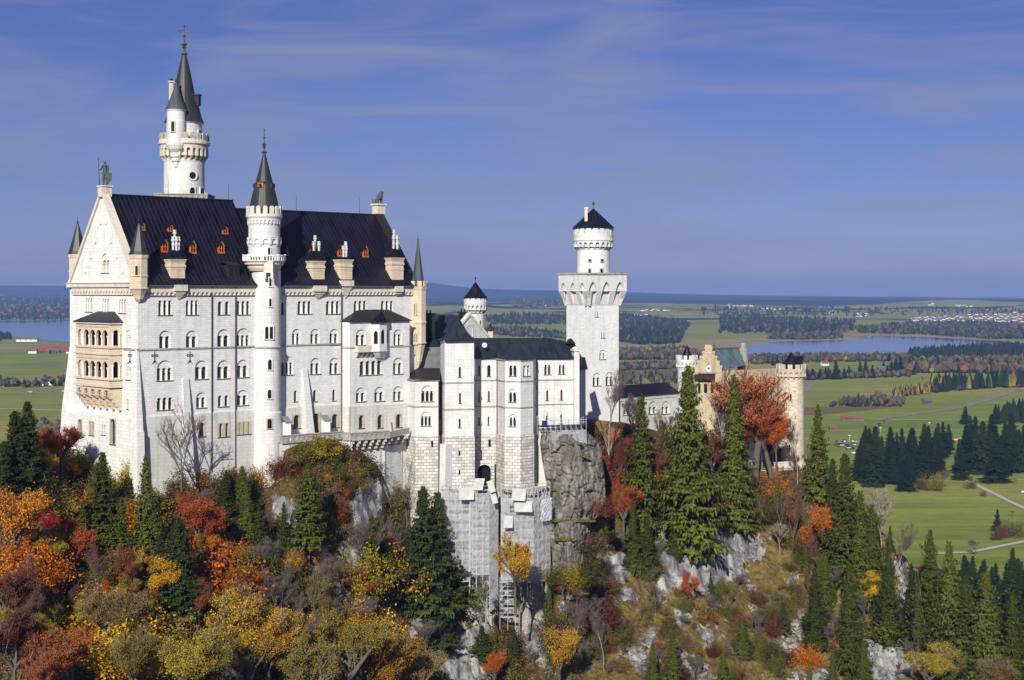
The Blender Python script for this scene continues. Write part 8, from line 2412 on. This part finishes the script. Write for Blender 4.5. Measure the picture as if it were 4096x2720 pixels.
# ================================================================ people
def person_mesh(kind, jacket, trousers):
    st = {'stand': dict(l=(-.05, 0), r=(.05, 0), ha=(-.16, -.02, .40), hb=(.16, -.02, .40)), 'walk': dict(l=(-.05, -.12), r=(.05, .13), ha=(-.15, .10, .43), hb=(.15, -.12, .43)), 'hold': dict(l=(-.05, .01), r=(.05, -.02), ha=(-.08, -.20, .60), hb=(.08, -.20, .60))}[kind]
    J = [((0, 0, .52), .075), ((0, 0, .64), .070), ((0, 0, .78), .085), ((0, 0, .84), .032), ((0, -.01, .89), .050), ((0, -.01, .945), .048),
         ((-.055, st['l'][1] * .5, .28), .045), ((-.055, st['l'][1], .04), .030), ((-.055, st['l'][1] - .07, .015), .025), ((.055, st['r'][1] * .5, .28), .045), ((.055, st['r'][1], .04), .030), ((.055, st['r'][1] - .07, .015), .025),
         ((-.115, 0, .785), .038), ((-.15, .01, .60), .030), (st['ha'], .022), ((.115, 0, .785), .038), ((.15, .01, .60), .030), (st['hb'], .022)]
    E = [(0, 1), (1, 2), (2, 3), (3, 4), (4, 5), (0, 6), (6, 7), (7, 8), (0, 9), (9, 10), (10, 11), (2, 12), (12, 13), (13, 14), (2, 15), (15, 16), (16, 17)]
    me = skin_mesh('person_body', J, E, 1)
    for m in ('skin', jacket, trousers): me.materials.append(M[m])
    for p in me.polygons:
        c = p.center
        arm = abs(c.x) > .11 or c.y < -.13
        p.material_index = 0 if c.z > .83 or (c.z < .45 and abs(c.x) > .135 and c.z > .38) else (1 if c.z > .50 or (arm and c.z > .40) else 2)
    return me
for n_, c_ in (('cloth_black', (.015, .015, .018)), ('cloth_blue', (.02, .035, .14)), ('cloth_red', (.30, .02, .02)), ('cloth_white', (.65, .65, .66)), ('cloth_brown', (.13, .06, .03)), ('cloth_grey', (.10, .10, .115)), ('hair_dark', (.025, .018, .012))):
    M[n_] = m_plain(n_, c_, .9, .1, .1)
PM = {(k, j, t): person_mesh(k, j, t) for k, j, t in (('stand', 'cloth_black', 'cloth_black'), ('walk', 'cloth_blue', 'cloth_black'), ('hold', 'cloth_red', 'cloth_grey'), ('stand', 'cloth_white', 'cloth_blue'), ('walk', 'cloth_brown', 'cloth_black'), ('hold', 'cloth_grey', 'cloth_blue'), ('stand', 'cloth_red', 'cloth_blue'), ('walk', 'cloth_black', 'cloth_grey'))}
hm = MB(); hm.lathe((0, .008, 0), [(.050, .905), (.056, .935), (.048, .975), (.025, .992), (0, .997)], 10); ho = hm.obj('hair', 'hair_dark', None); hair_me = ho.data; bpy.data.objects.remove(ho)
def person(p, h, rot, key, label, group=None):
    r = thing('person', label, 'person', p, group); r.scale = (h, h, h); r.rotation_euler.z = rot
    for n_, me in (('body', PM[key]), ('hair', hair_me)):
        o = bpy.data.objects.new(n_, me); COL.objects.link(o); o.parent = r
K = list(PM)
zf = Z(1868, 420)
PEO = [(2995, 421, 'stand', 0, 'person in dark clothes at the left end of the forecourt wall'), (3006, 422, 'walk', 1, 'person in a blue jacket near the left end of the forecourt'), (3013, 421, 'stand', 0, 'second person in dark clothes beside the blue jacket'), (3024, 420.5, 'hold', 5, 'person in grey beside the portal'), (3034, 420, 'stand', 3, 'person in a white jacket leaning at the forecourt railing'), (3044, 421, 'walk', 4, 'person in a brown jacket behind the white jacket'), (3054, 424, 'stand', 0, 'tall-looking person in black standing by the portal'), (3062, 418.5, 'hold', 5, 'person in grey looking over the railing, left'), (3072, 418.5, 'stand', 1, 'person in blue looking over the railing, middle'), (3083, 418.5, 'walk', 7, 'person in black looking over the railing, right'), (3092, 423, 'stand', 0, 'person in black behind the railing group'), (3110, 420, 'hold', 2, 'person in a red jacket left in the forecourt crowd'), (3122, 421, 'walk', 7, 'person in dark grey between the two red jackets'), (3138, 420.5, 'stand', 6, 'person in a bright red jacket near the gate tower'), (3150, 421, 'hold', 5, 'person in grey and blue near the gate tower'), (3168, 421, 'stand', 3, 'person in white right of the forecourt crowd'), (3180, 421, 'walk', 0, 'person in black at the right end of the forecourt')]
fl_ = MB(); q = [P(x, 1868, d) for x, d in ((2975, 418), (3050, 415.6), (3105, 415), (3225, 419), (3225, 432), (2975, 432))]
fl_.face([Vector((v.x, v.y, zf)) for v in q]); o_ = fl_.obj('forecourt', 'gravel', None); o_['kind'] = 'structure'
for i, (px, d, k, ci, lab) in enumerate(PEO):
    p = P(px, 1868, d); p.z = zf
    ks = [x for x in K if x[0] == k]; key = K[ci] if ci < len(K) else ks[0]
    person(p, rng.uniform(1.62, 1.85), rng.uniform(0, 6.28), key, lab)
p = P(2379, 1692, 369); person(p, 1.8, .6, K[0], 'person in black standing on the path before the square tower')
for i, (u, ci) in enumerate(((.30, 4), (.42, 2), (.58, 6), (.76, 0), (.9, 2))):
    p = lf.pt(lf.L * u, -1.0, bands[1][1] - .05)
    person(p, 1.7, rng.uniform(0, 6), K[ci], 'person looking out of the lower loggia arcade, %s' % ('in a brown jacket', 'in red behind the second arch', 'in a bright red jacket', 'in black', 'in red behind the last arch')[i])

# ---- builders' things on the terrace and platform
def small(name, px, py, d, sx, sy, h, mat, label, cat):
    c = P(px, py, d); t_ = MB()
    t_.box((c.x, c.y), sx, sy, c.z, c.z + h * .8, 0, .4); t_.box((c.x, c.y), sx * 1.06, sy * 1.06, c.z + h * .8, c.z + h, 0, .4)
    tag(t_.obj(name, mat, None, loc=c), label, cat)
pl_ = MB(); f_ = FrP(1554, 338, 1560, 338.1); pl_.fbox(f_, 0, .35, -.1, 0, Z(1724, 338), Z(1667, 338), 0, top=(-.15, .12, -.5, -.4)); tag(pl_.obj('leaning_board', 'cream', None, loc=P(1557, 1724, 338)), 'reddish board leaning upright between the bay windows', 'board')
small('blue_barrel', 2178, 1702, 346, .9, .9, 1.1, 'cloth_blue', 'blue barrel on the work platform by the bower wall', 'barrel')
bt_ = M['cloth_blue']
# ---- floodlights and masts in the valley
for (px, y0, y1) in ((3522, 1712, 1738), (3717, 1692, 1760), (4040, 1730, 1800), (3398, 1742, 1762)):
    d = -VZ * F / (y1 - Y0); b = P(px, y1, d); h = (y1 - y0) / F * d
    m_ = thing('lamp_mast', {3522: 'lamp mast in the field below the apple tree', 3717: 'lamp mast beside the slim spruce', 4040: 'lamp mast among the right meadow spruces', 3398: 'mast by the car park'}[px], 'mast', b)
    a = MB(); a.tube(b, b + Vector((0, 0, h)), .16, .10, 6); a.obj('pole', 'steel', m_)
    c = MB(); c.fbox(Fr((b.x - 1.0, b.y), (b.x + 1.0, b.y)), 0, 2, -.2, .2, b.z + h, b.z + h + .45); c.obj('lamp_head', 'whitepaint', m_)

# ================================================================ haze over the valley
HAZE_D = 5.2e-5
hz = MB()
x, y0, y1, z0, z1 = 31000, -60, 25300, -160, 170
fr = Fr((-x, y0), (x, y0)); hz.fbox(fr, 0, 2 * x, -(y1 - y0), 0, z0, z1)
hm_ = bpy.data.materials.new('haze'); hm_.use_nodes = True; nt = hm_.node_tree; nt.nodes.clear()
o_ = nt.nodes.new('ShaderNodeOutputMaterial'); v_ = nt.nodes.new('ShaderNodeVolumePrincipled')
v_.inputs['Density'].default_value = HAZE_D; v_.inputs['Color'].default_value = (.29, .47, .97, 1); v_.inputs['Anisotropy'].default_value = 0.0
nt.links.new(v_.outputs[0], o_.inputs['Volume'])
M['haze'] = hm_
ho = hz.obj('haze', 'haze', None)
tag(ho, 'thin blue autumn haze over the valley', 'haze', kind='stuff')
